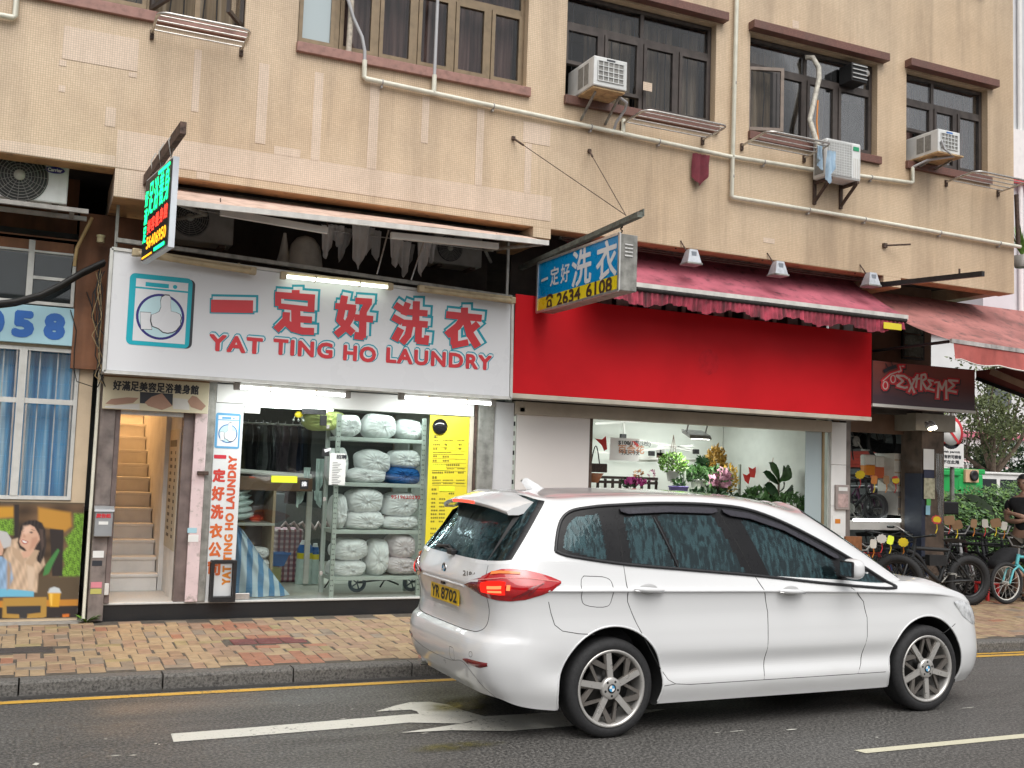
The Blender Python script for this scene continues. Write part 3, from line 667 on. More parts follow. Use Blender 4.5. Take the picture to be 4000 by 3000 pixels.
# ---- the laundry's white sign
YL = 10.5
lsign = thing('shop_sign', 'long white laundry sign with red characters, teal outlines and a washing machine logo', 'sign', (2.67, YL, 2.54))
SC = [(.585, 2.545), (4.765, 2.54), (4.745, 3.60), (.585, 3.71)]
mb = MB(); mb.prism(SC, (0, YL+.012, 0), UX, UZ, (0, .44, 0)); obj('cabinet', mb, GREYP, lsign)
mb = MB(); mb.prism([(a+(.02 if a < 2 else -.02), b+(.018 if b < 3 else -.018)) for a, b in SC], (0, YL, 0), UX, UZ, (0, .010, 0)); obj('sign_face', mb, SIGNW, lsign)
mb = MB()
for (a, b), (c, d) in zip(SC, SC[1:]+SC[:1]): mb.bar((a, YL+.004, b), (c, YL+.004, d), .03, .034, up=(0, 1, 0))
obj('frame', mb, ALUW, lsign)
GLY = [
 [([(1823-2212, 985), (2185-2212, 992)], 108)],
 [([(342,848),(342,900)],66), ([(165,890),(508,915)],56), ([(190,890),(190,985)],52), ([(478,915),(474,1038)],58), ([(195,985),(445,1012)],46), ([(342,1000),(345,1205)],78), ([(345,1097),(482,1106)],56), ([(262,1040),(258,1105),(172,1192)],62), ([(252,1120),(320,1180),(400,1202),(500,1206)],60)],
 [([(765,898),(752,965),(722,1105),(775,1165),(838,1222)],60), ([(684,985),(862,1002)],52), ([(838,1000),(815,1090),(770,1170),(690,1236)],60), ([(858,940),(1000,950)],54), ([(972,955),(925,1035)],60), ([(925,1025),(918,1248),(850,1240)],62), ([(850,1084),(1010,1101)],56)],
 [([(1200,975),(1278,1028)],58), ([(1180,1080),(1262,1126)],56), ([(1250,1180),(1195,1282)],64), ([(1385,945),(1378,1150)],60), ([(1312,958),(1274,1062)],54), ([(1290,1036),(1480,1050)],52), ([(1262,1130),(1482,1146)],56), ([(1330,1150),(1312,1240),(1258,1306)],58), ([(1405,1150),(1400,1284),(1490,1294)],58), ([(1468,1300),(1474,1240)],44)],
 [([(1800,1000),(1800,1065)],60), ([(1642,1060),(1948,1092)],60), ([(1792,1090),(1742,1160),(1645,1238)],62), ([(1712,1185),(1712,1318)],64), ([(1690,1328),(1832,1298)],52), ([(1815,1110),(1848,1230),(1915,1338)],66), ([(1918,1138),(1850,1196)],58)]]
def gtr(x, y, d): q = cxz(1000, 750, x, y, YL); return (q[0], YL-d, q[1])
for g_ in GLY:
    red = MB(); teal = MB(); wht = MB(); strokes(teal, g_, gtr, 22, (24, -26), .002); strokes(teal, g_, gtr, 13, (2, -2), .0029); strokes(wht, g_, gtr, 6, (20, -22), .0038); strokes(red, g_, gtr, 1, (0, 0), .0048)
    obj('character_shadow', teal, TEAL, lsign); obj('character_edge', wht, SIGNW, lsign); obj('character', red, REDL, lsign)
for wd, ox, oy, x0, y0, x1, y1 in (('YAT', 0, 750, 1812, 1232, 2262, 1400), ('TING', 1000, 750, 155, 1268, 655, 1440), ('HO', 1000, 750, 760, 1328, 1030, 1468), ('LAUNDRY', 1000, 750, 1130, 1352, 2030, 1536)):
    a = cxz(ox, oy, x0, (y0+y1)/2, YL); b = cxz(ox, oy, x1, (y0+y1)/2, YL); zc = cxz(ox, oy, (x0+x1)/2, (y0+y1)/2, YL)[1]; h = .146; red = MB(); teal = MB(); wht = MB()
    for mm, of, sx, sz, dy in ((teal, .024, .012, .014, .002), (wht, .013, .010, .012, .0030), (red, .0095, 0, 0, .0042)):
        text(mm, wd, (a[0], YL-dy, zc-h/2), UX, UZ, b[0]-a[0], h, of, shift=(sx, sz), spacing=1.16)
    obj('word_shadow', teal, TEAL, lsign); obj('word_edge', wht, SIGNW, lsign); obj('word', red, REDL, lsign)
def rrect(x0, x1, z0, z1, r, n=5):
    p = []
    for cx, cz, a0 in ((x1-r, z1-r, 0), (x0+r, z1-r, 90), (x0+r, z0+r, 180), (x1-r, z0+r, 270)):
        for k in range(n+1): a = radians(a0+90*k/n); p.append((cx+r*cos(a), cz+r*sin(a)))
    return p[::-1]
def circ(cx, cz, r, n=40): return [(cx+r*cos(-2*pi*k/n), cz+r*sin(-2*pi*k/n)) for k in range(n)]
CUFF = [(1190,1050),(1278,1048),(1275,1120),(1295,1195),(1205,1200),(1195,1120)]
HAND = [(1285,1065),(1320,1050),(1350,1030),(1362,990),(1355,940),(1362,900),(1390,880),(1425,880),(1440,905),(1440,960),(1448,1020),(1490,1025),(1525,1040),(1538,1070),(1530,1100),(1535,1130),(1520,1155),(1500,1185),(1470,1205),(1430,1215),(1390,1210),(1350,1180),(1300,1165),(1285,1120)]
def logo(parent, o, ux, uz, w, h, navy, cyan, shade=True):
    """washing machine with a thumbs-up drum, on the plane o + u*ux*w + v*uz*h"""
    o = Vector(o); nrm = ux.cross(uz).normalized()       # towards the street
    def P2(poly): return [((x-1085)/535*w, (1345-y)/640*h) for x, y in poly]
    def lay(name, poly, m, d):
        q = MB(); q.flat(poly, o+nrm*d, ux, uz); obj(name, q, m, parent)
    if shade: lay('logo_shadow', [(x+.018*w/.52, y-.0*h) for x, y in rrect(.01*w, 1.01*w, 0, h*.985, .09*w)], CHAR, .002)
    lay('logo_body', rrect(0, w, 0, h, .09*w), cyan, .0025)
    lay('logo_panel', [(.10*w, .93*h), (.93*w, .93*h), (.93*w, .815*h), (.10*w, .815*h)], SIGNW, .003)
    lay('logo_panel', [(.10*w, .79*h), (.93*w, .79*h), (.93*w, .06*h), (.10*w, .06*h)], SIGNW, .003)
    lay('logo_slot', [(.25*w, .89*h), (.62*w, .89*h), (.62*w, .83*h), (.25*w, .83*h)], cyan, .0035); lay('logo_knob', circ(.72*w, .86*h, .035*w, 16), cyan, .0035)
    lay('logo_ring', circ(.515*w, .42*h, .385*w), navy, .0035); lay('logo_drum', circ(.515*w, .42*h, .345*w), ICE, .004)
    for poly in (CUFF, HAND):
        p = P2(poly); cx = sum(a for a, b in p)/len(p); cy = sum(b for a, b in p)/len(p)
        lay('logo_thumb_line', [(cx+(a-cx)*1.06, cy+(b-cy)*1.06) for a, b in p], CHAR, .0045 if poly is CUFF else .0055)
        lay('logo_thumb', [(cx+(a-cx)*1.0, cy+(b-cy)*1.0) for a, b in p], SIGNW, .005 if poly is CUFF else .006)
a = cxz(0, 750, 1085, 1320, YL); b = cxz(0, 750, 1632, 1340, YL); t_ = cxz(0, 750, 1380, 722, YL)[1]; u_ = cxz(0, 750, 1355, 1335, YL)[1]
logo(lsign, (a[0], YL, u_), UX, UZ, b[0]-a[0], t_-u_, NAVY, CYAN)
# ---- tube lamps: three along the top of the sign (only one lit), two under it
def tube_lamp(name, label, pa, pb, Y, lit, group, drop=.0):
    A = W(*pa, Y); B = W(*pb, Y); z = (A.z+B.z)/2; x0, x1 = A.x, B.x; dz = B.z-A.z
    t = thing(name, label, 'lamp', ((x0+x1)/2, Y, z-.03), 0, group)
    b = MB(); b.bar((x0, Y+.03, A.z+.02), (x1, Y+.03, B.z+.02), .05, .035); b.bar((x0+.15, Y+.05, z+.03), (x0+.15, Y+.16, z+.03), .02, .02); b.bar((x1-.15, Y+.05, z+.03), (x1-.15, Y+.16, z+.03), .02, .02); obj('housing', b, LAMPP if not lit == 2 else GREYP, t)
    b = MB(); b.cyl((x0+.03, Y, A.z-.012), (x1-.03, Y, B.z-.012), .018 if lit else .03, 10); obj('tube', b, TUBEG if lit == 1 else TUBE if lit == 2 else LAMPP, t)
    for x, zz in ((x0+.02, A.z), (x1-.02, B.z)): obj('end_cap', MB().bbox(x-.03, x+.03, Y-.03, Y+.045, zz-.04, zz+.03, .008), LAMPP if lit < 2 else GREYP, t)
    for k in (.3, .7): x = x0+(x1-x0)*k; obj('clip', MB().box(x-.006, x+.006, Y-.022, Y+.05, A.z+dz*k-.034, A.z+dz*k+.02), LAMPP, t)
    if lit == 2:
        l_ = bpy.data.lights.new('tube_glow', 'AREA'); l_.shape = 'RECTANGLE'; l_.size = x1-x0; l_.size_y = .05; l_.energy = 9; l_.color = (.93, 1, .98); lo = bpy.data.objects.new('tube_glow', l_); COL.objects.link(lo); lo.parent = t; lo.location = (0, .02, -.02); lo.rotation_euler = (radians(20), 0, 0)
    return t
tube_lamp('tube_lamp', 'unlit yellowed tube lamp above the washing machine logo', cp(0, 750, 1150, 515), cp(0, 750, 2205, 680), 10.38, 0, 'tube lamps on the laundry sign')
tube_lamp('tube_lamp', 'lit tube lamp on top edge of white laundry sign', cp(1000, 750, 220, 715), cp(1000, 750, 1175, 815), 10.38, 1, 'tube lamps on the laundry sign')
tube_lamp('tube_lamp', 'unlit yellowed tube lamp at the right end of the white sign', cp(1000, 750, 1410, 830), cp(1000, 750, 2230, 935), 10.38, 0, 'tube lamps on the laundry sign')
tube_lamp('tube_lamp', 'lit tube lamp under the white sign, above glass door', (918, 1506), (1365, 1541), 10.62, 2, 'tube lamps under the laundry sign')
tube_lamp('tube_lamp', 'lit tube lamp under the white sign, above yellow price board', (1562, 1546), (1932, 1574), 10.62, 2, 'tube lamps under the laundry sign')
# rail over the sign and slim uprights
rl = thing('steel_rail', 'grimy white steel rail running along the top of the laundry sign', 'rail', (2.7, 10.5, 3.7))
mb = MB(); mb.bar((.62, 10.52, 3.80), (4.74, 10.52, 3.66), .05, .04); obj('bar', mb, GALV, rl)
for x in (.62, .95, 4.7): z = 3.80-.14*(x-.62)/4.12; obj('upright', MB().box(x-.014, x+.014, 10.55, 10.58, z-.1, 4.38), GALV, rl)
# ---- things in the dark gap above the laundry sign
def cloth(mb, x, y, ztop, w, h, seed, taper=.25):
    r = random.Random(seed); p1, p2 = r.uniform(0, 6), r.uniform(0, 6); sk = r.uniform(-.35, .35)
    def f(u, v):
        ww = w*(.35+.65*(1-v)**.4) if taper < 0 else w*(1-taper*v); 
        z = ztop-h*v*(1-.35*abs(u-.5-sk)*2); return (x+(u-.5)*ww+sk*w*.3*v, y+.025*sin(u*11+p1)*(0.3+v)+.015*sin(u*23+p2+v*3), z)
    mb.grid(f, 12, 6)
ORD = ('first', 'second', 'third', 'fourth', 'fifth', 'sixth', 'seventh', 'eighth', 'ninth', 'tenth', 'eleventh', 'twelfth', 'thirteenth', 'fourteenth', 'fifteenth')
for i, (x0, y0, y1, w) in enumerate(((590,300,600,.14), (680,280,470,.19), (790,290,600,.16), (880,300,690,.20), (960,300,560,.15), (1040,310,590,.17), (1180,400,670,.16), (1270,420,740,.17), (1345,430,700,.13), (1430,430,755,.17), (1510,435,620,.12))):
    X_, Z0 = cxz(1000, 750, x0+15, y0, 10.75); Z1 = cxz(1000, 750, x0, y1, 10.75)[1]
    m_ = MB(); cloth(m_, X_, 10.68+.10*(i % 3), Z0, w, Z0-Z1, i, .3)
    solo('hanging_towel', m_, CLOTHW, 'white towel above the laundry sign, %s from the left' % ORD[i], 'towel', 'white towels above the laundry sign')
for i, (x0, y0, y1, w, lab) in enumerate(((250,355,635,.16,'narrow pointed white cloth left of the hanging towels'), (430,380,660,.38,'wide domed dust sheet left of the hanging towels'))):
    X_, Z0 = cxz(1000, 750, x0, y0, 10.85); Z1 = cxz(1000, 750, x0, y1, 10.85)[1]; m_ = MB()
    m_.lathe([(w*.5*k, (Z0-Z1)*q) for k, q in ((1, 0), (.92, .35), (.8, .7), (.5, .92), (.08, 1))] if i else [(w*.5, 0), (w*.3, .4*(Z0-Z1)), (.015, Z0-Z1)], (X_, 10.85, Z1), n=12)
    solo('draped_cover', m_, M('grey dust sheet', (.38, .37, .34), .9, var=.2, vs=5), lab, 'cover')
t = thing('clothes_line', 'clothes line with bracing rods above the laundry sign', 'clothes line', (3.0, 10.75, 4.1))
m_ = MB(); m_.tube([(1.3, 10.75, 4.24), (2.9, 10.75, 4.20), (4.6, 10.75, 4.20)], .006, 6); obj('line', m_, STEEL, t)
for a, b in (((1145, 330), (1045, 710)), ((1450, 430), (1340, 760))): m_ = MB(); m_.tube([W(*cp(1000, 750, *a), 10.5), W(*cp(1000, 750, *b), 10.5)], .009, 6); obj('rod', m_, STEEL, t)
def condenser(name, label, x0, x1, y0, y1, z0, z1, fanx, fanr, m=None, badge=None, group=None):
    t = thing(name, label, 'air conditioner', ((x0+x1)/2, (y0+y1)/2, z0), 0, group)
    obj('casing', MB().bbox(x0, x1, y0, y1, z0, z1, .015), m or ACW, t)
    zc = (z0+z1)/2; f = MB(); f.lathe([(fanr, 0), (fanr, -.006), (fanr*.97, -.012), (.001, -.012)], (fanx, y0, zc), (0, 1, 0), 32); obj('fan_opening', f, M('fan black', (.03, .03, .03), .6), t)
    g = MB()
    for k in range(1, 9): rr = fanr*k/9+.02; g.tube([(fanx+rr*cos(a), y0-.018, zc+rr*sin(a)) for a in [2*pi*i/28 for i in range(28)]], .0035, 4, closed=True) if rr < fanr else None
    for k in range(8): a = pi*k/8; g.bar((fanx-fanr*cos(a), y0-.016, zc-fanr*sin(a)), (fanx+fanr*cos(a), y0-.016, zc+fanr*sin(a)), .004, .004)
    obj('fan_guard', g, ACG, t); h = MB(); h.lathe([(fanr*.2, 0), (fanr*.2, -.012), (.001, -.016)], (fanx, y0-.016, zc), (0, 1, 0), 20); obj('fan_hub', h, M('pale hub', (.42, .42, .36), .5), t)
    for x in (x0+.1, x1-.1): obj('foot', MB().box(x-.03, x+.03, y0+.03, y1-.03, z0-.03, z0), RUST, t)
    return t
dk = M('shade painted casing', (.25, .24, .22), .6, var=.2)  # unit casing with the shade of the gap put into its grey
a0 = XZ(271, 646, 10.55); t = condenser('condenser_unit', 'white outdoor unit with round fan in alcove above the blue number sign', -.70, XZ(268, 700, 10.55)[0], 10.55, 10.85, XZ(200, 792, 10.55)[1], 4.52, XZ(76, 690, 10.55)[0], .245)
xb, zb = XZ(215, 665, 10.54); m_ = MB(); m_.add([(xb+.085*cos(a), 10.535, zb+.032*sin(a)) for a in [2*pi*k/24 for k in range(24)]], [tuple(range(24))]); obj('badge', m_, NAVY, t); m_ = MB(); text(m_, 'Carrier', (xb-.06, 10.532, zb-.015), UX, UZ, .12, .03, .002); obj('badge_lettering', m_, SIGNW, t)
m_ = MB(); zr = XZ(200, 800, 10.55)[1]; m_.box(-1.2, .36, 10.50, 10.54, zr-.05, zr-.01); m_.box(-1.2, .36, 10.84, 10.88, zr-.05, zr-.01); m_.box(-.6, -.56, 10.54, 10.84, zr-.05, zr-.01); m_.box(.2, .24, 10.54, 10.84, zr-.05, zr-.01); solo('unit_rack', m_, GREYP, 'peeling white steel rack under the outdoor unit in alcove', 'rack')
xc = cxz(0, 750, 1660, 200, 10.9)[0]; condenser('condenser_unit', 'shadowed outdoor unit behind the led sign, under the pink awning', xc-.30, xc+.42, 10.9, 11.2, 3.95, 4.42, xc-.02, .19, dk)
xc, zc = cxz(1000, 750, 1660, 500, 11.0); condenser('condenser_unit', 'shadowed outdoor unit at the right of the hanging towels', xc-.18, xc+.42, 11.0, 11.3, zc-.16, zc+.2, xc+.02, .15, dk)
# ---- faded pink awning over the laundry
aw = thing('awning', 'faded pink retractable awning above the row of hanging towels', 'awning', (2.9, 10.2, 4.1))
def awf(x, v): return (10.55-.98*v, (4.375-.345*v)+.012*sin(x*2.2)*v+.083*v*(x-1.0)/3.85+.03*v*(1-v))
m_ = MB(); m_.grid(lambda u, v: (.96+(3.86-.12*v)*u, *awf(.98+3.83*u, v)), 40, 6); obj('fabric', m_, AWNP, aw)
m_ = MB(); m_.bar((.94, 9.555, 4.005), (4.70, 9.555, 4.088), .03, .05); obj('front_bar', m_, M('dirty white bar', (.60, .58, .54), .4, var=.1, vs=8, streak=.3), aw)
m_ = MB(); m_.cyl((.98, 10.56, 4.36), (4.8, 10.56, 4.36), .04, 12); obj('roller', m_, GALV, aw)
for x in (1.05, 4.66): m_ = MB(); m_.tube([(x, 10.95, 4.12), (x-.35 if x > 3 else x+.35, 10.3, 4.10), (x, 9.58, 4.0+.08*(x-1)/3.8)], .018, 8); obj('folding_arm', m_, GALV, aw)
for i, (a, b) in enumerate((((1905, 175), (2830, 335)), ((1165, 375), (2090, 470)))):
    if i == 0: A, B = W(*cp(0, 750, *a), 9.75), W(*cp(0, 750, *b), 9.75)
    else: A, B = W(*cp(1000, 750, *a), 9.75), W(*cp(1000, 750, *b), 9.75)
    t = thing('tube_fitting', 'unlit white tube fitting under the awning, '+('left' if i == 0 else 'right')+' of the two', 'lamp', (A+B)/2, 0, 'unlit fittings under the awning')
    m_ = MB(); m_.bar(A, B, .05, .06); obj('casing', m_, OFFW, t); m_ = MB(); m_.bar(A+Vector((0, 0, .03)), A+Vector((0, .05, .14)), .01, .01); m_.bar(B+Vector((0, 0, .03)), B+Vector((0, .05, .14)), .01, .01); obj('hanger', m_, RUST, t)
# ---- red sign of the florist
rs = thing('shop_sign', 'plain red shop sign board with no lettering', 'sign', (7.35, YL, 2.55))
obj('cabinet', MB().box(4.785, 9.915, YL+.012, YL+.40, 2.558, 3.69), GREYP, rs); obj('sign_face', MB().bbox(4.782, 9.918, YL, YL+.011, 2.60, 3.70, .004), RED, rs)
obj('lower_frame', MB().bbox(4.782, 9.918, YL-.01, YL+.02, 2.545, 2.598, .006), M('beige metal trim', (.50, .45, .37), .5, var=.12), rs)
ex, ez = cxz(2000, 750, 1700, 1470, YL); m_ = MB()
m_.flat(circ(ex, ez, .16, 8), (0, YL-.003, 0), UX, UZ); obj('ghost_emblem', m_, M('faded emblem', (.50, .013, .02), .5, var=.15, vs=12, spec=.12), rs)
fas = MB(); fas.box(5.06, 9.70, YS-.06, YS+.10, 2.40, 2.548); solo('shop_fascia', fas, M('beige fascia', (.48, .41, .33), .6, var=.08), 'beige fascia band under the red sign', 'fascia')
g = thing('fascia_grille', 'pale slatted frame showing between red sign and red awning', 'grille', (7.3, 10.75, 3.69))
for i in range(18):
    x = 5.75+.23*i; obj('slat', MB().box(x, x+(.16 if i % 3 else .05), 10.74, 10.76, 3.69, 3.95), GREYP if i % 2 else OFFW, g)
# ---- faded red awning with mouldy ruffled valance
ra = thing('awning', 'faded red awning with mouldy ruffled valance above the plain red sign', 'awning', (7.75, 10.4, 3.65))
def rf(u, v): x = 5.55+4.40*u; s = .03*sin(u*9)*v*(1-v); return (x, 10.90-.95*v, 4.50-.64*v-.05*sin(pi*v)+s)
m_ = MB(); m_.grid(rf, 40, 8); obj('fabric', m_, AWNR, ra)
m_ = MB(); m_.bar((5.53, 9.94, 3.845), (9.97, 9.94, 3.845), .035, .055); obj('front_bar', m_, M('dirty white bar', (.6, .58, .54)), ra)
m_ = MB(); m_.tube([(5.55, 9.945, 3.805), (9.95, 9.945, 3.805)], .03, 8); obj('dirty_hem', m_, M('black mould', (.03, .025, .024), .9, var=.4, vs=20), ra)
def vf(u, v): x = 5.5+4.42*u; return (x, 9.945+.016*sin(x*95)*(.3+.7*v)+.02*sin(x*3)*v, 3.80-(.155+.03*sin(x*7.5)+.012*sin(x*31))*v)
m_ = MB(); m_.grid(vf, 420, 3); obj('valance', m_, AWNV, ra)
obj('label_patch', MB().box(9.55, 9.84, 9.905, 9.915, 3.665, 3.745), YBOARD, ra)
for x in (5.9, 9.75): m_ = MB(); m_.tube([(x, 11.0, 4.25), (x-.4, 10.5, 4.05), (x, 9.98, 3.83)], .02, 8); obj('folding_arm', m_, GALV, ra)
m_ = MB(); m_.cyl((5.5, 10.92, 4.53), (9.97, 10.92, 4.53), .05, 12); obj('roller', m_, GALV, ra)
# ---- floodlights under the beam
for i, ((ox, oy, cx, cy), lab) in enumerate(zip(((2000, 750, 1560, 560), (3000, 750, 98, 660), (3000, 750, 900, 755)), ('closest to the blue hanging sign', 'second from the blue hanging sign', 'beside the rusty pole at right'))):
    q = W(*cp(ox, oy, cx, cy), 10.12); t = thing('floodlight', 'grey floodlight under the beam, '+lab, 'floodlight', (q.x, q.y, q.z-.09), 0, 'floodlights above the red awning')
    m_ = MB(); w0, w1 = .055, .095
    vs = [(q.x-w0, q.y-.02, q.z+.085), (q.x+w0, q.y-.02, q.z+.085), (q.x+w0, q.y+.06, q.z+.085), (q.x-w0, q.y+.06, q.z+.085), (q.x-w1, q.y-.05, q.z-.075), (q.x+w1, q.y-.05, q.z-.075), (q.x+w1, q.y+.10, q.z-.075), (q.x-w1, q.y+.10, q.z-.075)]
    m_.add(vs, [(0,1,2,3), (7,6,5,4), (0,4,5,1), (1,5,6,2), (2,6,7,3), (3,7,4,0)]); obj('reflector_housing', m_, M('cast aluminium', (.50, .52, .55), .4, metal=.4, var=.15, vs=20), t)
    obj('glass_rim', MB().bbox(q.x-.105, q.x+.105, q.y-.06, q.y+.11, q.z-.095, q.z-.072, .005), GALV, t)
    obj('back_box', MB().bbox(q.x-.035, q.x+.035, q.y-.035, q.y-.015, q.z-.01, q.z+.06, .006), M('dark lamp box', (.2, .22, .25), .4), t)
    m_ = MB(); m_.tube([(q.x-.06, q.y+.05, q.z+.08), (q.x-.08, q.y+.13, q.z+.20), (q.x-.12, 10.3, 4.40)], .01, 6); obj('bracket', m_, RUST, t)
m_ = MB(); m_.tube([(5.3, 10.44, 4.385), (7.5, 10.44, 4.375), (9.8, 10.44, 4.38)], .012, 6); m_.tube([(5.3, 10.44, 4.36), (7.5, 10.44, 4.35), (9.8, 10.44, 4.355)], .008, 6)
solo('conduit', m_, RUST, 'rust red conduit under the beam feeding the floodlights', 'conduit')
# ---- blue and yellow hanging sign at right angles to the wall
def PXs(px, py, x): d = ray(px, py); return CAMP + d*(x/d.x)
bs = thing('hanging_sign', 'blue and yellow laundry sign hanging out from the wall with phone number', 'sign', (5.1, 9.5, 3.5))
SY0, SY1, SZ0, SZ1, SX = 8.62, 10.40, 3.50, 4.05, 5.0; SZM = SZ0+.275*(SZ1-SZ0)
obj('cabinet', MB().bbox(SX+.006, SX+.20, SY0, SY1, SZ0, SZ1, .008), GALV, bs)
obj('blue_face', MB().box(SX, SX+.005, SY0+.02, SY1-.01, SZM, SZ1-.012), SIGNB, bs); obj('yellow_face', MB().box(SX, SX+.005, SY0+.02, SY1-.01, SZ0+.015, SZM-.001), SIGNY, bs)
m_ = MB()
for z in (SZ0, SZ1): m_.bar((SX-.003, SY0, z), (SX-.003, SY1, z), .016, .026)
m_.bar((SX-.003, SY0, SZ0), (SX-.003, SY0, SZ1), .016, .03, up=(0, 1, 0)); m_.bar((SX-.003, SY1, SZ0), (SX-.003, SY1, SZ1), .016, .03, up=(0, 1, 0)); obj('frame', m_, ALU, bs)
UYn = Vector((0, -1, 0))
def sidetext(mb, body, x0, y0, x1, y1, off=.0, yy=None, **k):
    A = PXs(*cp(2000, 750, x0, (y0+y1)/2), SX); B = PXs(*cp(2000, 750, x1, (y0+y1)/2), SX); t_ = PXs(*cp(2000, 750, (x0+x1)/2, y0), SX).z; u_ = PXs(*cp(2000, 750, (x0+x1)/2, y1), SX).z
    text(mb, body, (SX-.003, A.y, u_), UYn, UZ, abs(A.y-B.y), t_-u_, off, **k)
for args in (('定', 335, 648, 405, 805, .004), ('好', 425, 620, 498, 778, .004), ('洗', 522, 495, 685, 800, .010), ('衣', 735, 425, 905, 745, .010)): m_ = MB(); sidetext(m_, *args); obj('character', m_, SIGNW, bs)
A = PXs(*cp(2000, 750, 255, 770), SX); B = PXs(*cp(2000, 750, 312, 745), SX); m_ = MB(); m_.quad((SX-.003, A.y, A.z-.012), (SX-.003, B.y, A.z-.004), (SX-.003, B.y, A.z+.026), (SX-.003, A.y, A.z+.014)); obj('character', m_, SIGNW, bs)
for args in (('2634', 390, 850, 590, 955, .006), ('6108', 645, 768, 862, 885, .006)): m_ = MB(); sidetext(m_, *args); obj('phone_digits', m_, BROWNL, bs)
A = PXs(*cp(2000, 750, 295, 960), SX); B = PXs(*cp(2000, 750, 355, 940), SX); w = A.y-B.y; z0 = A.z-.055; y0 = A.y
m_ = MB(); m_.flat([(a*w, b*.14) for a, b in ((.10, 0), (.90, 0), (.90, .12), (.80, .5), (.66, .60), (.34, .60), (.20, .5), (.10, .12))][::-1], (SX-.003, y0, z0), UYn, UZ); obj('phone_symbol_body', m_, BROWNL, bs)
m_ = MB(); m_.flat([(a*w, b*.14) for a, b in ((0, .64), (0, .80), (.12, .95), (.35, 1.02), (.65, 1.02), (.88, .95), (1, .80), (1, .64), (.76, .64), (.74, .76), (.6, .82), (.4, .82), (.26, .76), (.24, .64))], (SX-.003, y0, z0), UYn, UZ); obj('phone_symbol_handset', m_, BROWNL, bs)
m_ = MB(); m_.flat(circ(.5*w, .28*.14, .15*w, 14), (SX-.0045, y0, z0), UYn, UZ); obj('phone_dial', m_, SIGNY, bs)
for k in range(4): z = SZ1-.10-.036*k; m_ = MB(); m_.bbox(SX+.055, SX+.145, SY0-.010, SY0, z-.012, z+.004, .004); obj('vent_louvre', m_, ALU, bs)
# ---- poles that carry the hanging signs
POLEM = M('grey green corroded steel', (.13, .145, .125), .7, metal=.2, var=.4, vs=14, dirt=(.11, .06, .04))
pl = thing('sign_pole', 'corroded grey steel pole holding the blue and yellow sign', 'pole', (5.0, 10.9, 4.0))
m_ = MB(); m_.bar((5.06, 11.0, 4.10), (5.06, 8.36, 4.185), .06, .05); m_.bar((5.10, 11.0, 4.125), (5.10, 8.36, 4.21), .012, .07); obj('beam', m_, POLEM, pl)
for y in (8.75, 9.7): m_ = MB(); m_.tube([(5.09+.012*sin(k*1.7), y, 4.05+.012*k) for k in range(14)], .008, 6); obj('chain', m_, RUST, pl)
for q in ((2005, 540), (2302, 590)):
    wq = W(*q, YF-.01); m_ = MB(); m_.tube([wq, (5.06, 8.62, 4.23)], .0045, 5); obj('guy_wire', m_, RUST, pl); m_ = MB(); m_.bbox(wq.x-.02, wq.x+.02, YF-.03, YF, wq.z-.02, wq.z+.02, .004); m_.tube([wq, wq+(Vector((5.06, 8.62, 4.23))-wq)*.1], .012, 6); obj('wall_hook', m_, RUST, pl)
lp = thing('sign_pole', 'rusty brown timber-like beam holding the led sign', 'pole', (.84, 10.2, 4.3))
m_ = MB(); m_.bar((.825, 10.30, 4.335), (.965, 8.72, 4.43), .05, .10); obj('beam', m_, M('flaking brown paint', (.10, .06, .045), .8, var=.5, vs=20), lp)
for y in (9.1, 9.5, 9.85): x = .825+(10.3-y)/1.58*.14; m_ = MB(); m_.tube([(x+.03, y, 4.46), (x, y, 4.50), (x-.035, y, 4.42), (x-.01, y, 4.27), (x+.03, y, 4.46)], .006, 5); obj('rope', m_, M('grey rope', (.42, .41, .38), .9), lp)
rp_ = thing('sign_pole', 'bare black steel pole jutting out near the right end of building', 'pole', (9.85, 10.3, 4.3))
m_ = MB(); m_.bar((9.80, 10.45, 4.30), (9.98, 8.78, 4.225), .05, .06); obj('beam', m_, BLACK, rp_); m_ = MB(); m_.tube([(9.95, 9.1, 4.24), (9.95, 9.1, 4.33)], .012, 6); obj('hook', m_, RUST, rp_)
# ---- led sign
ls = thing('led_sign', 'lit led sign with green, red and orange characters in white frame', 'sign', (.86, 9.47, 3.5))
LA, LB = Vector((.80, 9.94, 3.50)), Vector((.92, 9.0, 3.50)); lu = (LB-LA).normalized(); ln = lu.cross(UZ).normalized(); LW, LH = (LB-LA).length, .765
m_ = MB(); m_.prism([(0, 0), (LW, 0), (LW, LH), (0, LH)], LA-ln*.012, lu, UZ, -ln*.05); obj('frame', m_, M('white led frame', (.62, .66, .70), .35), ls)
m_ = MB(); m_.prism([(.015, .02), (LW-.012, .02), (LW-.012, LH-.02), (.015, LH-.02)], LA-ln*.010, lu, UZ, ln*.008); obj('panel', m_, BLACK, ls)
fo = LA+ln*.001
def led(nm, body, u, v, w, h, m, d): q = MB(); text(q, body, fo+lu*u+UZ*v, lu, UZ, w, h, d); obj(nm, q, m, ls)
for i, ch in enumerate('足浴養身'): led('green_character', ch, .20+.185*i, .40+.005*i, .15, .285, LEDG, .004)
for i, ch in enumerate('好滿足'): led('green_character', ch, .05, .50-.165*i, .11, .14, LEDG, .004)
for i, ch in enumerate('美容養身館'): led('red_character', ch, .20+.145*i, .225+.008*i, .12, .125, LEDR, .003)
for i, ch in enumerate('56406950'): led('orange_digit', ch, .20+.088*i, .095, .068, .10, LEDO, .004)
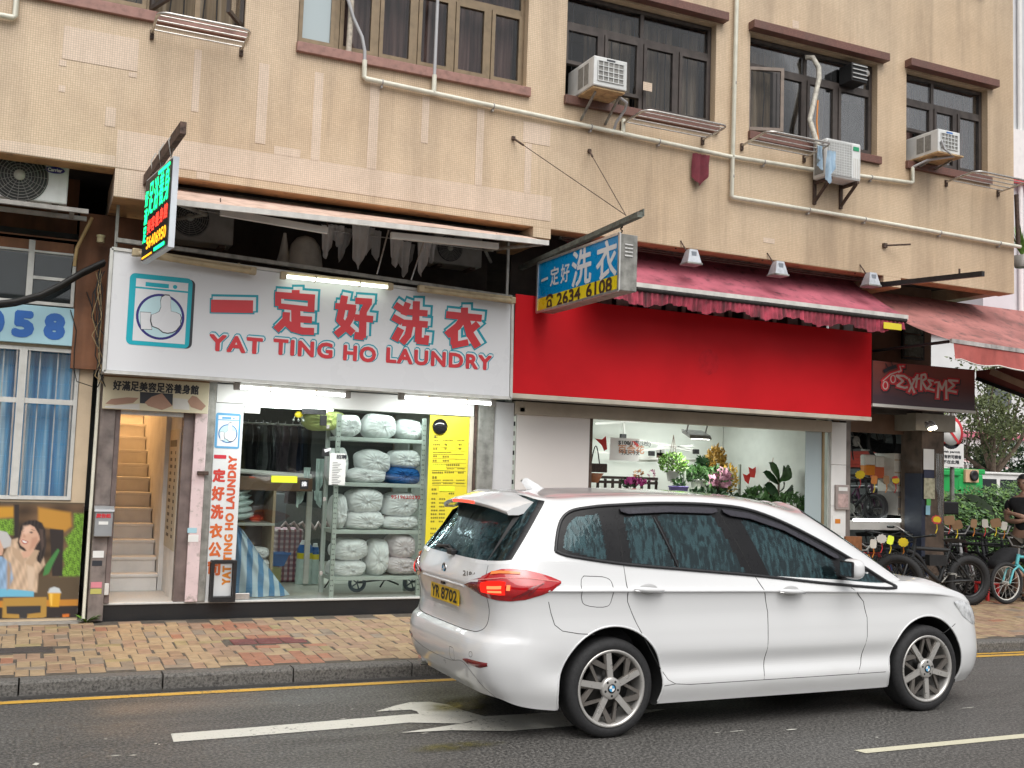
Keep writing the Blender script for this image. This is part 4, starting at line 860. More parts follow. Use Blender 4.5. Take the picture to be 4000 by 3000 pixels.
for x0, x1, z0, z1, mm in ((.06, .42, .025, .04, LEDO), (.50, .86, .03, .06, LEDG), (.5, .9, .70, .73, LEDG)): q = MB(); q.prism([(x0, z0), (x1, z0), (x1, z1), (x0, z1)], fo, lu, UZ, ln*.002); obj('led_bar', q, mm, ls)
# ---- drain pipes
def pipe(label, paths, clips=(), r=.026):
    t = thing('drain_pipe', label, 'pipe', paths[0][0])
    for p in paths: m_ = MB(); m_.tube(p, r, 10); obj('pipe_run', m_, PIPE, t)
    for c in clips: m_ = MB(); m_.tube([(c[0], c[1], c[2])]*1+[(c[0]+.012, c[1], c[2])], r+.006, 10); m_.box(c[0]-.006, c[0]+.014, c[1], YF, c[2]-r-.03, c[2]-r-.005); obj('pipe_clip', m_, GREYP, t)
    return t
yp = YF-.05
pipe('long cream pipe crossing the wall below the windows', [[(2.86, yp, 5.88), (2.86, yp, 5.705), (2.88, yp, 5.69), (4.526, yp, 5.651), (7.435, yp, 5.585)], [(3.62, yp, 5.87), (3.62, yp, 5.675)], [(5.92, yp, 5.79), (5.92, yp, 5.625)], [(7.435, yp, 5.59), (8.6, yp, 5.615), (10.30, yp, 5.69), (10.315, yp, 5.70), (10.315, yp, 5.90)]], [(3.05, yp, 5.685), (4.3, yp, 5.656), (5.5, yp, 5.63), (6.4, yp, 5.61), (7.9, yp, 5.595), (9.6, yp, 5.66)])
pipe('cream downpipe turning along the wall to the right corner', [[(7.465, yp-.0, 11.0), (7.462, yp, 7.54), (7.437, yp-.0, 5.11), (7.45, yp, 5.098), (9.386, yp, 5.10), (12.30, yp, 5.075)]], [(7.45, yp, 6.5), (7.44, yp, 5.35), (8.6, yp, 5.1), (9.5, yp, 5.1), (10.8, yp, 5.09), (11.9, yp, 5.08)])
pipe('short cream pipe at the top left corner of the wall', [[(-.9, yp, 5.63), (-.38, yp, 5.635), (-.365, yp, 5.65), (-.365, yp, 9)]], [(-.6, yp, 5.632)])
pipe('cream pipe on the wall at the upper right', [[(11.0, yp, 8.62), (11.62, yp, 8.55), (11.635, yp, 8.56), (11.635, yp, 9.5)]], [(11.3, yp, 8.585)])
HOSE = M('grey hose', (.42, .42, .43), .5, var=.1)
m_ = MB(); m_.tube([(2.86, yp, 5.87), (2.855, yp, 5.98), (2.82, yp, 6.12), (2.72, yp, 6.3), (2.63, yp, 6.55), (2.60, yp, 7.4)], .018, 8); solo('hose', m_, HOSE, 'grey hose curving down into the left end of long pipe', 'hose')
m_ = MB(); m_.tube([(3.62, yp, 5.86), (3.622, yp, 7.6)], .018, 8); solo('hose', m_, HOSE, 'straight grey hose running down across the bronze window', 'hose')
m_ = MB(); m_.tube([(2.70, YF-.0, 5.93), (2.705, YF-.01, 6.3), (2.70, YF-.0, 7.0)], .03, 7); solo('sealant_strip', m_, M('cracked sealant', (.45, .40, .33), .8, var=.3, vs=30), 'crumbling pale sealant strip beside the curved hose', 'sealant')
# ---- window air conditioners
def window_ac(label, x0, x1, y0, z0, z1, badge, strut=True, tray=False, group='window air conditioners'):
    t = thing('window_air_conditioner', label, 'air conditioner', ((x0+x1)/2, y0, z0), 0, group)
    obj('casing', MB().bbox(x0, x1, y0, YF+.2, z0, z1, .012), ACW, t)
    obj('coil', MB().box(x0+.045, x1-.04, y0-.004, y0, z0+.06, z1-.05), ACG, t)
    g = MB()
    for k in range(6): x = x0+.05+(x1-x0-.10)*k/5; g.box(x-.004, x+.004, y0-.012, y0-.004, z0+.06, z1-.05)
    for k in range(5): z = z0+.06+(z1-z0-.11)*k/4; g.box(x0+.05, x1-.05, y0-.0125, y0-.0045, z-.004, z+.004)
    obj('grille', g, ACW, t)
    for a, b in ((.12, .22), (.24, .36)): obj('side_louvre', MB().box(x0-.004, x0, y0+a, y0+b, z0+.05, z1-.05), ACG, t)
    obj('badge', MB().box((x0+x1)/2-.05, (x0+x1)/2+.05, y0-.010, y0-.002, z1-.045, z1-.022), badge, t)
    obj('base_tray', MB().bbox(x0-(.03 if tray else -.01), x1+(.03 if tray else -.01), y0-(.03 if tray else -.02), YF+.1, z0-.025, z0-.002, .004), RUSTPLATE, t)
    for x in (x0+.08, x1-.03):
        m_ = MB(); m_.bar((x, y0+.1, z0-.03), (x, YF, z0-.26), .022, .022) if strut else m_.bar((x, y0+.1, z0-.03), (x, YF, z0-.1), .02, .02); obj('strut', m_, GALV, t)
    return t
window_ac('window air conditioner in the third window, on thin struts', 5.32, 5.74, 9.83, 5.965, 6.297, CHAR)
window_ac('window air conditioner in the last window, on rusty tray', 10.365, 10.75, 9.82, 6.02, 6.325, PLASTB, strut=False, tray=True)
m_ = MB(); m_.tube([(5.72, 9.95, 5.93), (5.83, 9.98, 5.90), (5.85, 10.05, 5.84), (5.80, 10.15, 5.72), (5.80, YF-.02, 5.60)], .016, 8); solo('drain_hose', m_, HOSE, 'drain hose looping under the third window air conditioner', 'hose')
m_ = MB(); m_.tube([(10.40, 9.8, 6.16), (10.43, 9.78, 6.05), (10.62, 9.8, 5.99), (10.36, 10.0, 5.95), (10.315, yp, 5.90)], .016, 8); solo('drain_hose', m_, HOSE, 'drain hose from the last air conditioner down to long pipe', 'hose')
# split outdoor unit under the fourth window
t = thing('condenser_unit', 'white outdoor unit with green badge on wall brackets under the fourth window', 'air conditioner', (8.93, 10.0, 5.48))
x0, x1, y0, y1, z0, z1 = 8.655, 9.21, 9.95, 10.21, 5.48, 5.965
obj('casing', MB().bbox(x0, x1, y0, y1, z0, z1, .03), ACW, t); m_ = MB(); m_.box(x0+.02, x0+.40, y0-.006, y0, z0+.03, z1-.04); obj('fan_opening', m_, M('ac mesh grey', (.40, .40, .39), .6), t)
g_ = MB()
for k in range(14): z = z0+.05+.032*k; g_.box(x0+.022, x0+.398, y0-.010, y0-.006, z-.0025, z+.0025)
for k in range(10): x = x0+.03+.04*k; g_.box(x-.0025, x+.0025, y0-.012, y0-.008, z0+.032, z1-.042)
obj('fan_guard', g_, ACW, t)
for k in range(4): x = x0+.43+.028*k; obj('rib', MB().box(x, x+.01, y0-.005, y0, z0+.03, z1-.2), OFFW, t)
obj('badge', MB().box(x0+.42, x0+.51, y0-.007, y0-.001, z1-.105, z1-.055), M('green badge', (.02, .30, .14), .4), t)
obj('side_coil', MB().box(x0-.004, x0, y0+.05, y1-.05, z0+.05, z1-.06), ACG, t)
for x in (8.72, 9.14): m_ = MB(); m_.bar((x, 9.93, z0-.02), (x, YF, z0-.02), .035, .035); m_.bar((x, 9.96, z0-.035), (x, YF, z0-.27), .03, .03); m_.bar((x, YF-.015, z0+.02), (x, YF-.015, z0-.29), .04, .03, up=(0, 1, 0)); obj('bracket', m_, RUST, t)
m_ = MB(); m_.tube([(8.66, 10.1, 5.85), (8.62, 10.12, 6.0), (8.60, 10.2, 6.25), (8.68, 10.2, 6.55), (8.74, 10.2, 6.80), (8.75, 10.22, 6.95), (8.68, 10.25, 7.08), (8.64, 10.33, 7.10)], .032, 8); m_.tube([(8.68, 10.12, 5.9), (8.66, 10.14, 6.2), (8.70, 10.17, 6.5)], .01, 6, m=1)
solo('wrapped_pipe', m_, [M('taped white pipe wrap', (.52, .49, .42), .7, var=.3, vs=22), ORANGE], 'taped white refrigerant pipe climbing across the fourth window', 'pipe')
t = thing('exhaust_vent', 'black louvred exhaust vent high in the fourth window', 'vent', (9.4, 10.2, 6.85)); obj('box', MB().bbox(9.20, 9.45, 10.12, 10.36, 6.84, 7.08, .01), BLACK, t)
for k in range(4): obj('louvre', MB().box(9.205, 9.44, 10.10, 10.125, 6.875+.055*k, 6.887+.055*k), ALU, t)
m_ = MB(); m_.lathe([(.001, 0), (.05, .01), (.055, .05), (.055, .1)], (9.53, 10.2, 7.03), (0, 1, 0), 16); solo('vent_pipe', m_, ALU, 'round silver vent pipe end beside the black louvred vent', 'vent')
# ---- folding drying racks
def rack(label, xa, xb, ym, zw, zf, n=4):
    t = thing('drying_rack', label, 'drying rack', ((xa+xb)/2, YF, zw), 0, 'tubular drying racks under the windows')
    m_ = MB(); yo = ym; r = .10; p = [(xa, YF-.02, zw)]
    for k in range(6): a = pi/2*k/5; p.append((xa+r*(1-cos(a)), yo+r*(1-sin(a)), zf))
    for k in range(6): a = pi/2*k/5; p.append((xb-r*(1-sin(a)), yo+r*(1-cos(a)), zf))
    p.append((xb, YF-.02, zw)); m_.tube(p, .014, 8); obj('outer_tube', m_, STEEL, t)
    for k in range(n): v = (k+.7)/(n+.4); y = YF-.02+(yo-YF+.02)*v; z = zw+(zf-zw)*v; m_ = MB(); m_.tube([(xa+.01, y, z), (xb-.01, y, z)], .008, 6); obj('rail', m_, STEEL, t)
    for x in (xa, xb): obj('wall_foot', MB().bbox(x-.018, x+.018, YF-.03, YF, zw-.06, zw+.03, .004), RUST, t)
    return t
rack('drying rack under the open window at the top left', .80, 1.63, 9.72, 5.75, 5.76); rack('drying rack under the third window, right of its air conditioner', 5.92, 7.03, 9.72, 5.74, 5.76)
rack('drying rack beside the unit with green badge, blue cloth on it', 7.60, 8.55, 9.72, 5.76, 5.80); rack('drying rack at the far right end of the wall', 10.95, 11.92, 9.72, 5.80, 5.83)
q = W(2740, 660, YF-.08); m_ = MB(); cloth(m_, q.x, YF-.07, q.z+.18, .22, .40, 4, .0); solo('hanging_cloth', m_, CLOTHR, 'maroon cloth hanging on the wall below the long pipe', 'cloth')
m_ = MB(); cloth(m_, 8.47, 9.86, 5.80, .10, .32, 5, .1); cloth(m_, 8.60, 9.80, 5.74, .12, .42, 8, .2); solo('hanging_cloth', m_, CLOTHB, 'pale blue cloth hanging from the rack beside the outdoor unit', 'cloth')
m_ = MB(); q = cxz(3000, 750, 1000, 465, YF); m_.bbox(q[0]-.03, q[0]+.03, YF-.04, YF, q[1]-.03, q[1]+.03, .005); m_.tube([(q[0], YF-.03, q[1]), (q[0]+.28, YF-.18, q[1]+.02)], .012, 6); solo('wall_hook', m_, RUST, 'rusty hook on the bare wall above the black pole', 'hook')
# ================================================================== left shop
lw = thing('shop_wall', 'cream rendered wall of the left shop, beside the blue curtained window', 'wall', (-.5, 11.15, .18))
m_ = MB(); wall_holes(m_, -7.0, .525, .15, 3.72, [(-3.0, .40, 1.315, 2.79), (-3.0, .30, 3.19, 3.71)], 11.15, 11.25); obj('render', m_, CREAM, lw)
lwin = thing('shop_window', 'white framed louvre window with blue curtains in the left shop', 'window', (-.6, 11.15, 1.31))
fr = MB(); bars(fr, -2.4, .395, 1.32, 2.785, 11.13, 11.20, .035)
for x in (-1.75, -1.2, -.62, -.11): fr.box(x-.035, x+.035, 11.125, 11.205, 1.355, 2.75)
fr.box(-2.36, .36, 11.135, 11.195, 2.24, 2.29); obj('frame', fr, ALUW, lwin)
for (a, b) in ((-.585, -.145), (-.075, .36)):
    for z0, z1 in ((1.355, 2.24), (2.29, 2.75)):
        n = int((z1-z0)/.115)
        for k in range(n): za = z0+(z1-z0)*k/n; zb = z0+(z1-z0)*(k+1)/n; obj('louvre_pane', MB().add([(a, 11.155, za), (b, 11.155, za), (b, 11.175, zb-.006), (a, 11.175, zb-.006)], [(0,1,2,3)]), GLASSD, lwin)
        for x in (a+.02, b-.02): obj('louvre_clip', MB().box(x-.008, x+.008, 11.14, 11.18, z0, z1), GREYP, lwin)
for k in range(7): x = -.6+.16*k; obj('window_bar', MB().box(x-.006, x+.006, 11.215, 11.225, 1.36, 2.75), ALUW, lwin)
m_ = MB(); folds(m_, -2.4, .40, 1.31, 2.79, 11.36, .035, 150, 9); obj('curtain', m_, CURB, lwin)
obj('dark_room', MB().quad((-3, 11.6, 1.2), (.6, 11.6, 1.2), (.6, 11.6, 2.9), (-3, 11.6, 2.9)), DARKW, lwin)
nsg = thing('number_sign', 'pale blue sign with large blue digits at the left edge', 'sign', (-.8, 11.08, 2.82))
obj('board', MB().bbox(-2.6, .515, 11.08, 11.145, 2.815, 3.182, .004), SKYB, nsg)
for ch, x0, y0, x1, y1 in (('5', 95, 1020, 305, 1265), ('8', 370, 1040, 572, 1285)):
    a = cxz(0, 750, x0, y1, 11.078); b = cxz(0, 750, x1, y0, 11.078); m_ = MB(); text(m_, ch, (a[0]+.022, 11.076, 2.885), UX, UZ, b[0]-a[0]-.044, .215, .024); obj('digit', m_, BLUEL, nsg)
m_ = MB(); text(m_, '0', (-.475, 11.076, 2.885), UX, UZ, .16, .215, .024); obj('digit', m_, BLUEL, nsg)
# upper window of the left shop
uw = thing('mezzanine_window', 'white framed dark window above the pale blue number sign', 'window', (-.5, 11.1, 3.19))
fr = MB(); bars(fr, -2.6, .30, 3.195, 3.845, 11.07, 11.13, .03); fr.box(-.13, -.075, 11.068, 11.132, 3.225, 3.815); fr.box(-2.57, .27, 11.072, 11.128, 3.70, 3.735); fr.box(-.075, .27, 11.074, 11.126, 3.44, 3.47); fr.box(-.9, -.85, 11.068, 11.132, 3.225, 3.815); obj('frame', fr, ALUW, uw)
for a, b, c, d in ((-.845, -.135, 3.228, 3.698), (-.07, .268, 3.228, 3.438), (-.07, .268, 3.472, 3.698), (-.07, .268, 3.737, 3.812), (-.845, -.135, 3.737, 3.812)): obj('pane', MB().box(a, b, 11.095, 11.101, c, d), GLASSD, uw)
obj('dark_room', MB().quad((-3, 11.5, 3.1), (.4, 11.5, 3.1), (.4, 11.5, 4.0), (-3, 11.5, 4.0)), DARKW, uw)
# poster printed on the panel below the window (flat print)
po = thing('poster', 'printed poster of a smiling woman in beige shirt at an outdoor table', 'poster', (-.4, 11.14, .19))
YP = 11.14
obj('sheet', MB().box(-1.9, .525, YP, YP+.008, .195, 1.295), M('poster ground', (.10, .075, .05), .45, var=.3, vs=6), po)
# soft printed picture: colour at each point of the sheet from feathered shapes (outline, colour, feather, grain)
PIC = [([(-300,1040),(740,1040),(750,1660),(-300,1660)], (.11, .065, .035), 30, 2),
 ([(-300,1060),(120,1060),(120,1150),(-300,1180)], (.55, .28, .03), 18, 0),
 ([(330,1065),(610,1110),(620,1230),(560,1275),(330,1230)], (.50, .25, .04), 18, 0),
 ([(120,1040),(165,1040),(160,1400),(120,1400)], (.03, .022, .02), 6, 0),
 ([(640,1120),(755,1120),(745,1660),(520,1660),(560,1560),(530,1470),(590,1400),(560,1330),(640,1250)], (.15, .30, .03), 16, 1),
 ([(-300,1180),(115,1165),(115,1300),(-300,1330)], (.15, .30, .03), 16, 1),
 ([(430,1250),(550,1260),(540,1660),(450,1660)], (.03, .022, .02), 6, 0),
 ([(100,1345),(170,1325),(300,1370),(370,1450),(390,1560),(330,1640),(320,1800),(60,1800),(30,1480)], (.55, .40, .28), 9, 3),
 ([(170,1250),(195,1205),(250,1178),(310,1175),(365,1200),(395,1270),(400,1400),(385,1480),(350,1555),(320,1530),(300,1440),(220,1450),(170,1420),(150,1370)], (.03, .022, .02), 8, 4),
 ([(190,1270),(215,1240),(260,1215),(300,1235),(335,1290),(345,1345),(315,1385),(290,1440),(250,1475),(215,1420),(180,1395),(165,1360),(180,1315)], (.62, .38, .27), 7, 0),
 ([(190,1450),(290,1430),(300,1470),(230,1500),(180,1510)], (.62, .38, .27), 6, 0),
 ([(275,1330),(320,1320),(330,1360),(285,1420),(250,1440),(265,1390)], (.52, .29, .20), 14, 0),
 ([(182,1340),(215,1350),(246,1362),(232,1382),(205,1384),(190,1368)], (.42, .09, .08), 4, 0),
 ([(190,1348),(215,1356),(238,1366),(222,1374),(202,1370)], (.80, .78, .74), 3, 0),
 ([(205,1290),(198,1322),(214,1330),(222,1320)], (.52, .29, .20), 8, 0),
 ([(196,1272),(214,1262),(226,1268),(214,1276)], (.03,.022,.02), 4, 0),
 ([(250,1282),(268,1272),(290,1284),(268,1290)], (.03,.022,.02), 4, 0),
 ([(190,1255),(212,1244),(230,1252),(212,1252)], (.03,.022,.02), 4, 0),
 ([(248,1262),(272,1252),(298,1266),(272,1262)], (.03,.022,.02), 4, 0),
 ([(190,1262),(200,1215),(250,1185),(310,1185),(345,1240),(352,1330),(330,1290),(300,1235),(255,1212),(215,1236)], (.03, .022, .02), 6, 4),
 ([(100,1400),(170,1440),(210,1520),(190,1560),(110,1470)], (.48, .34, .23), 6, 0),
 ([(300,1430),(340,1440),(300,1540),(230,1600),(220,1540)], (.48, .34, .23), 6, 0),
 ([(-300,1300),(-20,1262),(60,1280),(98,1340),(90,1400),(40,1420),(-300,1400)], (.50, .50, .50), 6, 0),
 ([(-300,1340),(0,1345),(30,1420),(20,1480),(-300,1500)], (.62, .38, .27), 6, 0),
 ([(-300,1500),(20,1490),(90,1550),(115,1680),(60,1800),(-300,1800)], (.25, .38, .55), 9, 3),
 ([(-300,1880),(700,1860),(702,1915),(-300,1940)], (.52, .22, .03), 6, 0),
 ([(-300,1940),(702,1915),(700,2040),(-300,2040)], (.03, .022, .02), 6, 0),
 ([(-300,1775),(60,1770),(295,1790),(290,1838),(60,1838),(-300,1850)], (.15, .45, .62), 6, 0),
 ([(415,1800),(525,1800),(508,1925),(430,1925)], (.65, .33, .02), 6, 0),
 ([(412,1805),(430,1765),(470,1752),(512,1765),(530,1805)], (.55, .60, .62), 6, 0),
 ([(25,1850),(405,1840),(400,2010),(330,2040),(20,2020)], (.42, .24, .05), 6, 0),
 ([(55,1920),(355,1915),(350,1975),(240,1988),(230,2040),(170,2040),(165,1990),(58,1985)], (.035, .034, .036), 6, 0),
 ([(540,1990),(600,1985),(595,2040),(535,2040)], (.62, .16, .02), 6, 0),
 ([(390,1570),(440,1500),(500,1420),(515,1440),(460,1550),(420,1640),(370,1660)], (.06, .22, .06), 6, 0)]
PIC += [([(205,1230),(260,1222),(275,1262),(230,1300),(200,1290)], (.72,.48,.36), 16, 0), ([(60,1480),(95,1600),(85,1760),(60,1780)], (.38,.27,.18), 14, 0), ([(230,1560),(300,1590),(290,1780),(250,1780)], (.64,.49,.36), 18, 0), ([(340,1250),(372,1260),(380,1400),(362,1440)], (.09,.06,.05), 10, 0), ([(430,1810),(455,1810),(450,1915),(438,1915)], (.85,.55,.10), 5, 0)]
def pic_colour(x, y):
    c = [.10, .07, .04]
    for poly, col, f, tex in PIC:
        x0 = min(p[0] for p in poly)-f; x1 = max(p[0] for p in poly)+f; y0 = min(p[1] for p in poly)-f; y1 = max(p[1] for p in poly)+f
        if not (x0 < x < x1 and y0 < y < y1): continue
        ins = False; dm = 1e9
        for (ax, ay), (bx_, by_) in zip(poly, poly[1:]+poly[:1]):
            if (ay > y) != (by_ > y) and x < (bx_-ax)*(y-ay)/(by_-ay)+ax: ins = not ins
            ll_ = (bx_-ax)**2+(by_-ay)**2; t_ = max(0, min(1, ((x-ax)*(bx_-ax)+(y-ay)*(by_-ay))/max(ll_, 1e-6))); dm = min(dm, (x-ax-t_*(bx_-ax))**2+(y-ay-t_*(by_-ay))**2)
        k = max(0, min(1, .5+(1 if ins else -1)*sqrt(dm)/(2*f))); k = k*k*(3-2*k)
        if k <= 0: continue
        g = 1.
        if tex == 1: g = max(.25, 1+.75*sin(x*.23+2*sin(y*.11))*sin(y*.19+1.7*sin(x*.13)))
        elif tex == 2: g = 1+.35*sin(x*.021+y*.006)+.2*sin(y*.05)
        elif tex == 3: g = 1+.16*sin(x*.07+y*.035)+.08*sin(x*.16-y*.05)
        elif tex == 4: g = 1+.6*sin(x*.20+y*.03)*sin(y*.02+x*.01)
        for i in range(3): c[i] = c[i]*(1-k)+col[i]*g*k
    return c
NXp, NYp = 120, 135; vs = []; fs = []; cols_ = []
for j in range(NYp+1):
    for i in range(NXp+1):
        x = -420+1180*i/NXp; y = 1032+1015*j/NYp; q = cxz(0, 1500, x, y, YP); vs.append((min(q[0], .524), YP-.001, max(.197, min(1.293, q[1])))); cols_ += [*pic_colour(x, y), 1.]
m_ = MB(); m_.add(vs, [(j*(NXp+1)+i, (j+1)*(NXp+1)+i, (j+1)*(NXp+1)+i+1, j*(NXp+1)+i+1) for j in range(NYp) for i in range(NXp)], 0, True)
def printmat():
    m, t, b, o = nt('poster print'); at_ = N(t, 'ShaderNodeVertexColor'); at_.layer_name = 'ink'; L(t, at_.outputs[0], b.inputs['Base Color']); b.inputs['Roughness'].default_value = .5; return m
pm = obj('printed_picture', m_, printmat(), po); ca_ = pm.data.color_attributes.new('ink', 'FLOAT_COLOR', 'POINT'); ca_.data.foreach_set('color', cols_)
# ================================================================== entrance to the stairs
col = thing('pillar', 'stained marble clad pillar left of the staircase door', 'pillar', (.69, 11.0, .16))
for z0, z1 in ((.17, 1.28), (1.283, 2.53)): obj('cladding_slab', MB().bbox(.605, .745, YS-.06, YS+.2, z0, z1, .004), MARBLE, col)
obj('jamb_trim', MB().bbox(.747, .795, YS-.04, YS+.14, ZST, 2.53, .004), M('brown metal trim', (.16, .12, .11), .5, var=.3, vs=8, streak=.4), col)
m_ = MB(); m_.tube([(.572, 10.97, .2), (.572, 10.97, 1.2), (.577, 10.97, 2.6)], .016, 8); solo('white_conduit', m_, PIPE, 'thin white pipe up the edge of marble pillar', 'pipe')
rj = thing('door_jamb', 'peeling pale pink jamb right of the staircase door', 'door jamb', (1.6, 11.0, ZST))
obj('trim', MB().bbox(1.395, 1.50, YS-.02, YS+.12, ZST, 2.53, .004), M('brown metal trim', (.16, .12, .11)), rj); obj('post', MB().bbox(1.502, 1.625, YS-.05, YS+.12, ZST, 2.53, .006), PINKP, rj); obj('steel_channel', MB().bbox(1.627, 1.70, YS-.03, YS+.12, ZST, 2.60, .004), GALV, rj)
obj('bolt', MB().bbox(1.55, 1.66, YS-.09, YS-.05, 1.60, 1.64, .006), RUST, rj); obj('sticker', MB().box(1.50, 1.60, YS-.053, YS-.0505, .93, 1.0), PAPER, rj); obj('sticker', MB().box(1.49, 1.58, YS-.053, YS-.0505, 1.02, 1.07), SKYB, rj)
obj('lintel', MB().box(.797, 1.394, YS, YS+.06, 2.175, 2.23), ALU, rj)
hs_ = thing('door_sign', 'cream banner with black characters over the staircase door', 'sign', (1.15, 10.93, 2.2))
a = XZ(398, 1600, 10.93); b = XZ(812, 1615, 10.93); zt = XZ(600, 1482, 10.93)[1]; zb = XZ(600, 1606, 10.93)[1]
obj('board', MB().bbox(a[0], b[0], 10.93, 10.96, zb, zt, .004), M('cream banner', (.62, .56, .40), .5, var=.06), hs_)
obj('brown_edge', MB().box(a[0], b[0], 10.925, 10.965, zt, zt+.03), M('brown timber', (.25, .14, .07)), hs_)
m_ = MB(); x0, x1 = XZ(441, 1505, 10.93)[0], XZ(777, 1520, 10.93)[0]
for i, ch in enumerate('好滿足美容足浴養身館'): w = (x1-x0)/10; text(m_, ch, (x0+w*i+.004, 10.927, zt-.125), UX, UZ, w*.9, .09, .0035)
obj('lettering', m_, CHAR, hs_)
for nm, pts, mm in (('print_hand', [(910,170),(960,130),(1100,115),(1200,120),(1150,165),(1000,180)], SKIN), ('print_dark', [(1210,68),(1495,85),(1490,185),(1208,165)], CHAR), ('print_back', [(1250,160),(1310,110),(1400,80),(1440,130),(1490,190),(1400,225),(1280,190)], SKIN), ('print_hand', [(1620,150),(1660,100),(1700,110),(1780,190),(1740,230),(1650,200)], SKIN), ('print_towel', [(905,190),(1205,170),(1208,225),(905,205)], OFFW), ('print_towel', [(1495,120),(1620,130),(1640,225),(1495,215)], OFFW)):
    q = MB(); q.add([(*(lambda s: (s[0], 10.9285-(.0008 if nm == 'print_back' else 0), s[1]))(cxz(0, 1500, x, y, 10.93)),) for x, y in pts], [tuple(range(len(pts)))]); obj(nm, q, mm, hs_)
mbx = thing('mail_box', 'grey metal letter box with red stickers on the marble pillar', 'letter box', (.66, 10.93, .97))
a = XZ(345, 2108, 10.92); b = XZ(425, 2000, 10.92)
obj('body', MB().bbox(.615, .775, 10.91, YS-.062, .985, 1.24, .006), M('letter box grey', (.30, .31, .32), .45, metal=.3, var=.1), mbx)
m_ = MB(); m_.prism([(10.895, 1.225), (10.90, 1.245), (YS-.062, 1.275), (YS-.062, 1.24)], (.605, 0, 0), (0, 1, 0), UZ, (.18, 0, 0)); obj('lid', m_, M('letter box lid', (.36, .37, .38), .4, metal=.3), mbx)
m_ = MB(); text(m_, '廣告紙', (.625, 10.907, 1.165), UX, UZ, .13, .04, .002); obj('red_lettering', m_, REDL, mbx); obj('sticker', MB().box(.65, .735, 10.9065, 10.909, 1.10, 1.13), PAPER, mbx)
for i, (px, py, w, h, m2, lab) in enumerate(((376, 2165, .10, .065, PAPER, 'white sticker'), (376, 2200, .09, .05, CHAR, 'black sticker'), (365, 2285, .10, .055, M('pink sticker', (.62, .22, .26)), 'pink sticker'), (365, 2310, .10, .05, M('olive sticker', (.45, .42, .12)), 'olive sticker'))):
    q = W(px, py, YS-.062); obj('sticker', MB().box(.62, .62+w, YS-.0635, YS-.0605, q.z-h/2, q.z+h/2), m2, col)
obj('switch_box', MB().bbox(.745, .785, YS-.075, YS-.04, .42, .53, .004), OFFW, col)
# price list on the right wall of the stairwell
pb = thing('menu_board', 'tall beige price board on the right wall inside the stairwell', 'board', (1.39, 11.3, .8))
q0 = Vector((1.393, 0, 0)); yb0, yb1 = 11.10, 11.62
m_ = MB(); m_.box(1.385, 1.3935, YS+.125, YS+.95, .82, 2.06); obj('board', m_, M('beige laminated sheet', (.55, .48, .36), .45, var=.08), pb)
obj('partition', MB().box(1.395, 1.555, YS+.125, 12.05, .335, 2.5), STAIRW, pb)
m_ = MB()
for i in range(13):
    z = 1.80-.072*i
    for y0_, n_ in ((YS+.80, .22), (YS+.42, .14)): m_.quad((1.384, y0_, z), (1.384, y0_-n_*(.6+.4*((i*7) % 5)/5), z), (1.384, y0_-n_*(.6+.4*((i*7) % 5)/5), z+.034), (1.384, y0_, z+.034))
m_.quad((1.384, YS+.85, 1.88), (1.384, YS+.3, 1.88), (1.384, YS+.3, 1.95), (1.384, YS+.85, 1.95)); obj('printed_rows', m_, M('faded print', (.10, .08, .05)), pb)
t = thing('stair_lamp', 'warm bulb lighting the upper stairs', 'lamp', (1.05, 14.2, 4.2)); m_ = MB(); m_.ell((1.05, 14.2, 4.25), .07, .07, .09); obj('bulb', m_, WARML, t)
ll = bpy.data.lights.new('stair_lamp_light', 'POINT'); ll.energy = 110; ll.color = (1, .55, .22); ll.shadow_soft_size = .08; lo = bpy.data.objects.new('stair_lamp_light', ll); COL.objects.link(lo); lo.parent = t; lo.location = (0, -.15, -.1)
# ================================================================== laundry front
vs_ = thing('vertical_sign', 'white vertical laundry sign with logo beside the glass door', 'sign', (1.83, YS, ZST))
VX0, VX1, YV = 1.705, 1.985, YS-.012
obj('panel', MB().box(VX0, VX1, YV, YS+.03, ZST+.002, 2.34), M('white vinyl panel', (.66, .67, .67), .35, var=.03), vs_)
a = cxz(0, 1500, 1818, 560, YV); b = cxz(0, 1500, 2062, 265, YV)
logo(vs_, (VX0+.005, YV, a[1]+.01), UX, UZ, VX1-VX0-.03, b[1]-a[1], M('mid blue print', (.03, .16, .42)), M('sky blue print', (.10, .32, .55)), shade=False)
VRED = [M('vertical red %d' % i, c, .4, var=.02) for i, c in enumerate(((.55, .03, .05), (.55, .05, .04), (.58, .09, .035), (.60, .13, .03), (.62, .17, .03), (.62, .22, .025), (.62, .26, .02)))]
for i, ((x0, y0, x1, y1), ch) in enumerate(zip(((1805, 612, 1925, 638), (1805, 735, 1915, 840), (1790, 885, 1905, 1000), (1778, 1045, 1895, 1160), (1770, 1210, 1890, 1325), (1765, 1370, 1885, 1490), (1755, 1540, 1870, 1650)), '一定好洗衣公司')):
    m_ = MB(); z0 = cxz(0, 1500, x0, y1, YV)[1]; z1 = cxz(0, 1500, x0, y0, YV)[1]; text(m_, ch, (VX0+.012, YV-.002, z0), UX, UZ, .115, z1-z0, .007 if i else .004); obj('character', m_, VRED[min(i, 2)+(1 if i > 3 else 0)], vs_)
s_ = 'YATTINGHOLAUNDRY'; zlo, zhi = .50, cxz(0, 1500, 1960, 622, YV)[1]
for wd, f0, f1, ci in (('YAT', 0, .14, 5), ('TING', .175, .385, 4), ('HO', .425, .55, 3), ('LAUNDRY', .59, 1, 2)):
    m_ = MB(); text(m_, wd, (VX0+.235, YV-.002, zlo+(zhi-zlo)*f0), UZ, -UX, (zhi-zlo)*(f1-f0), .075, .006, spacing=1.1); obj('lettering', m_, VRED[ci], vs_)
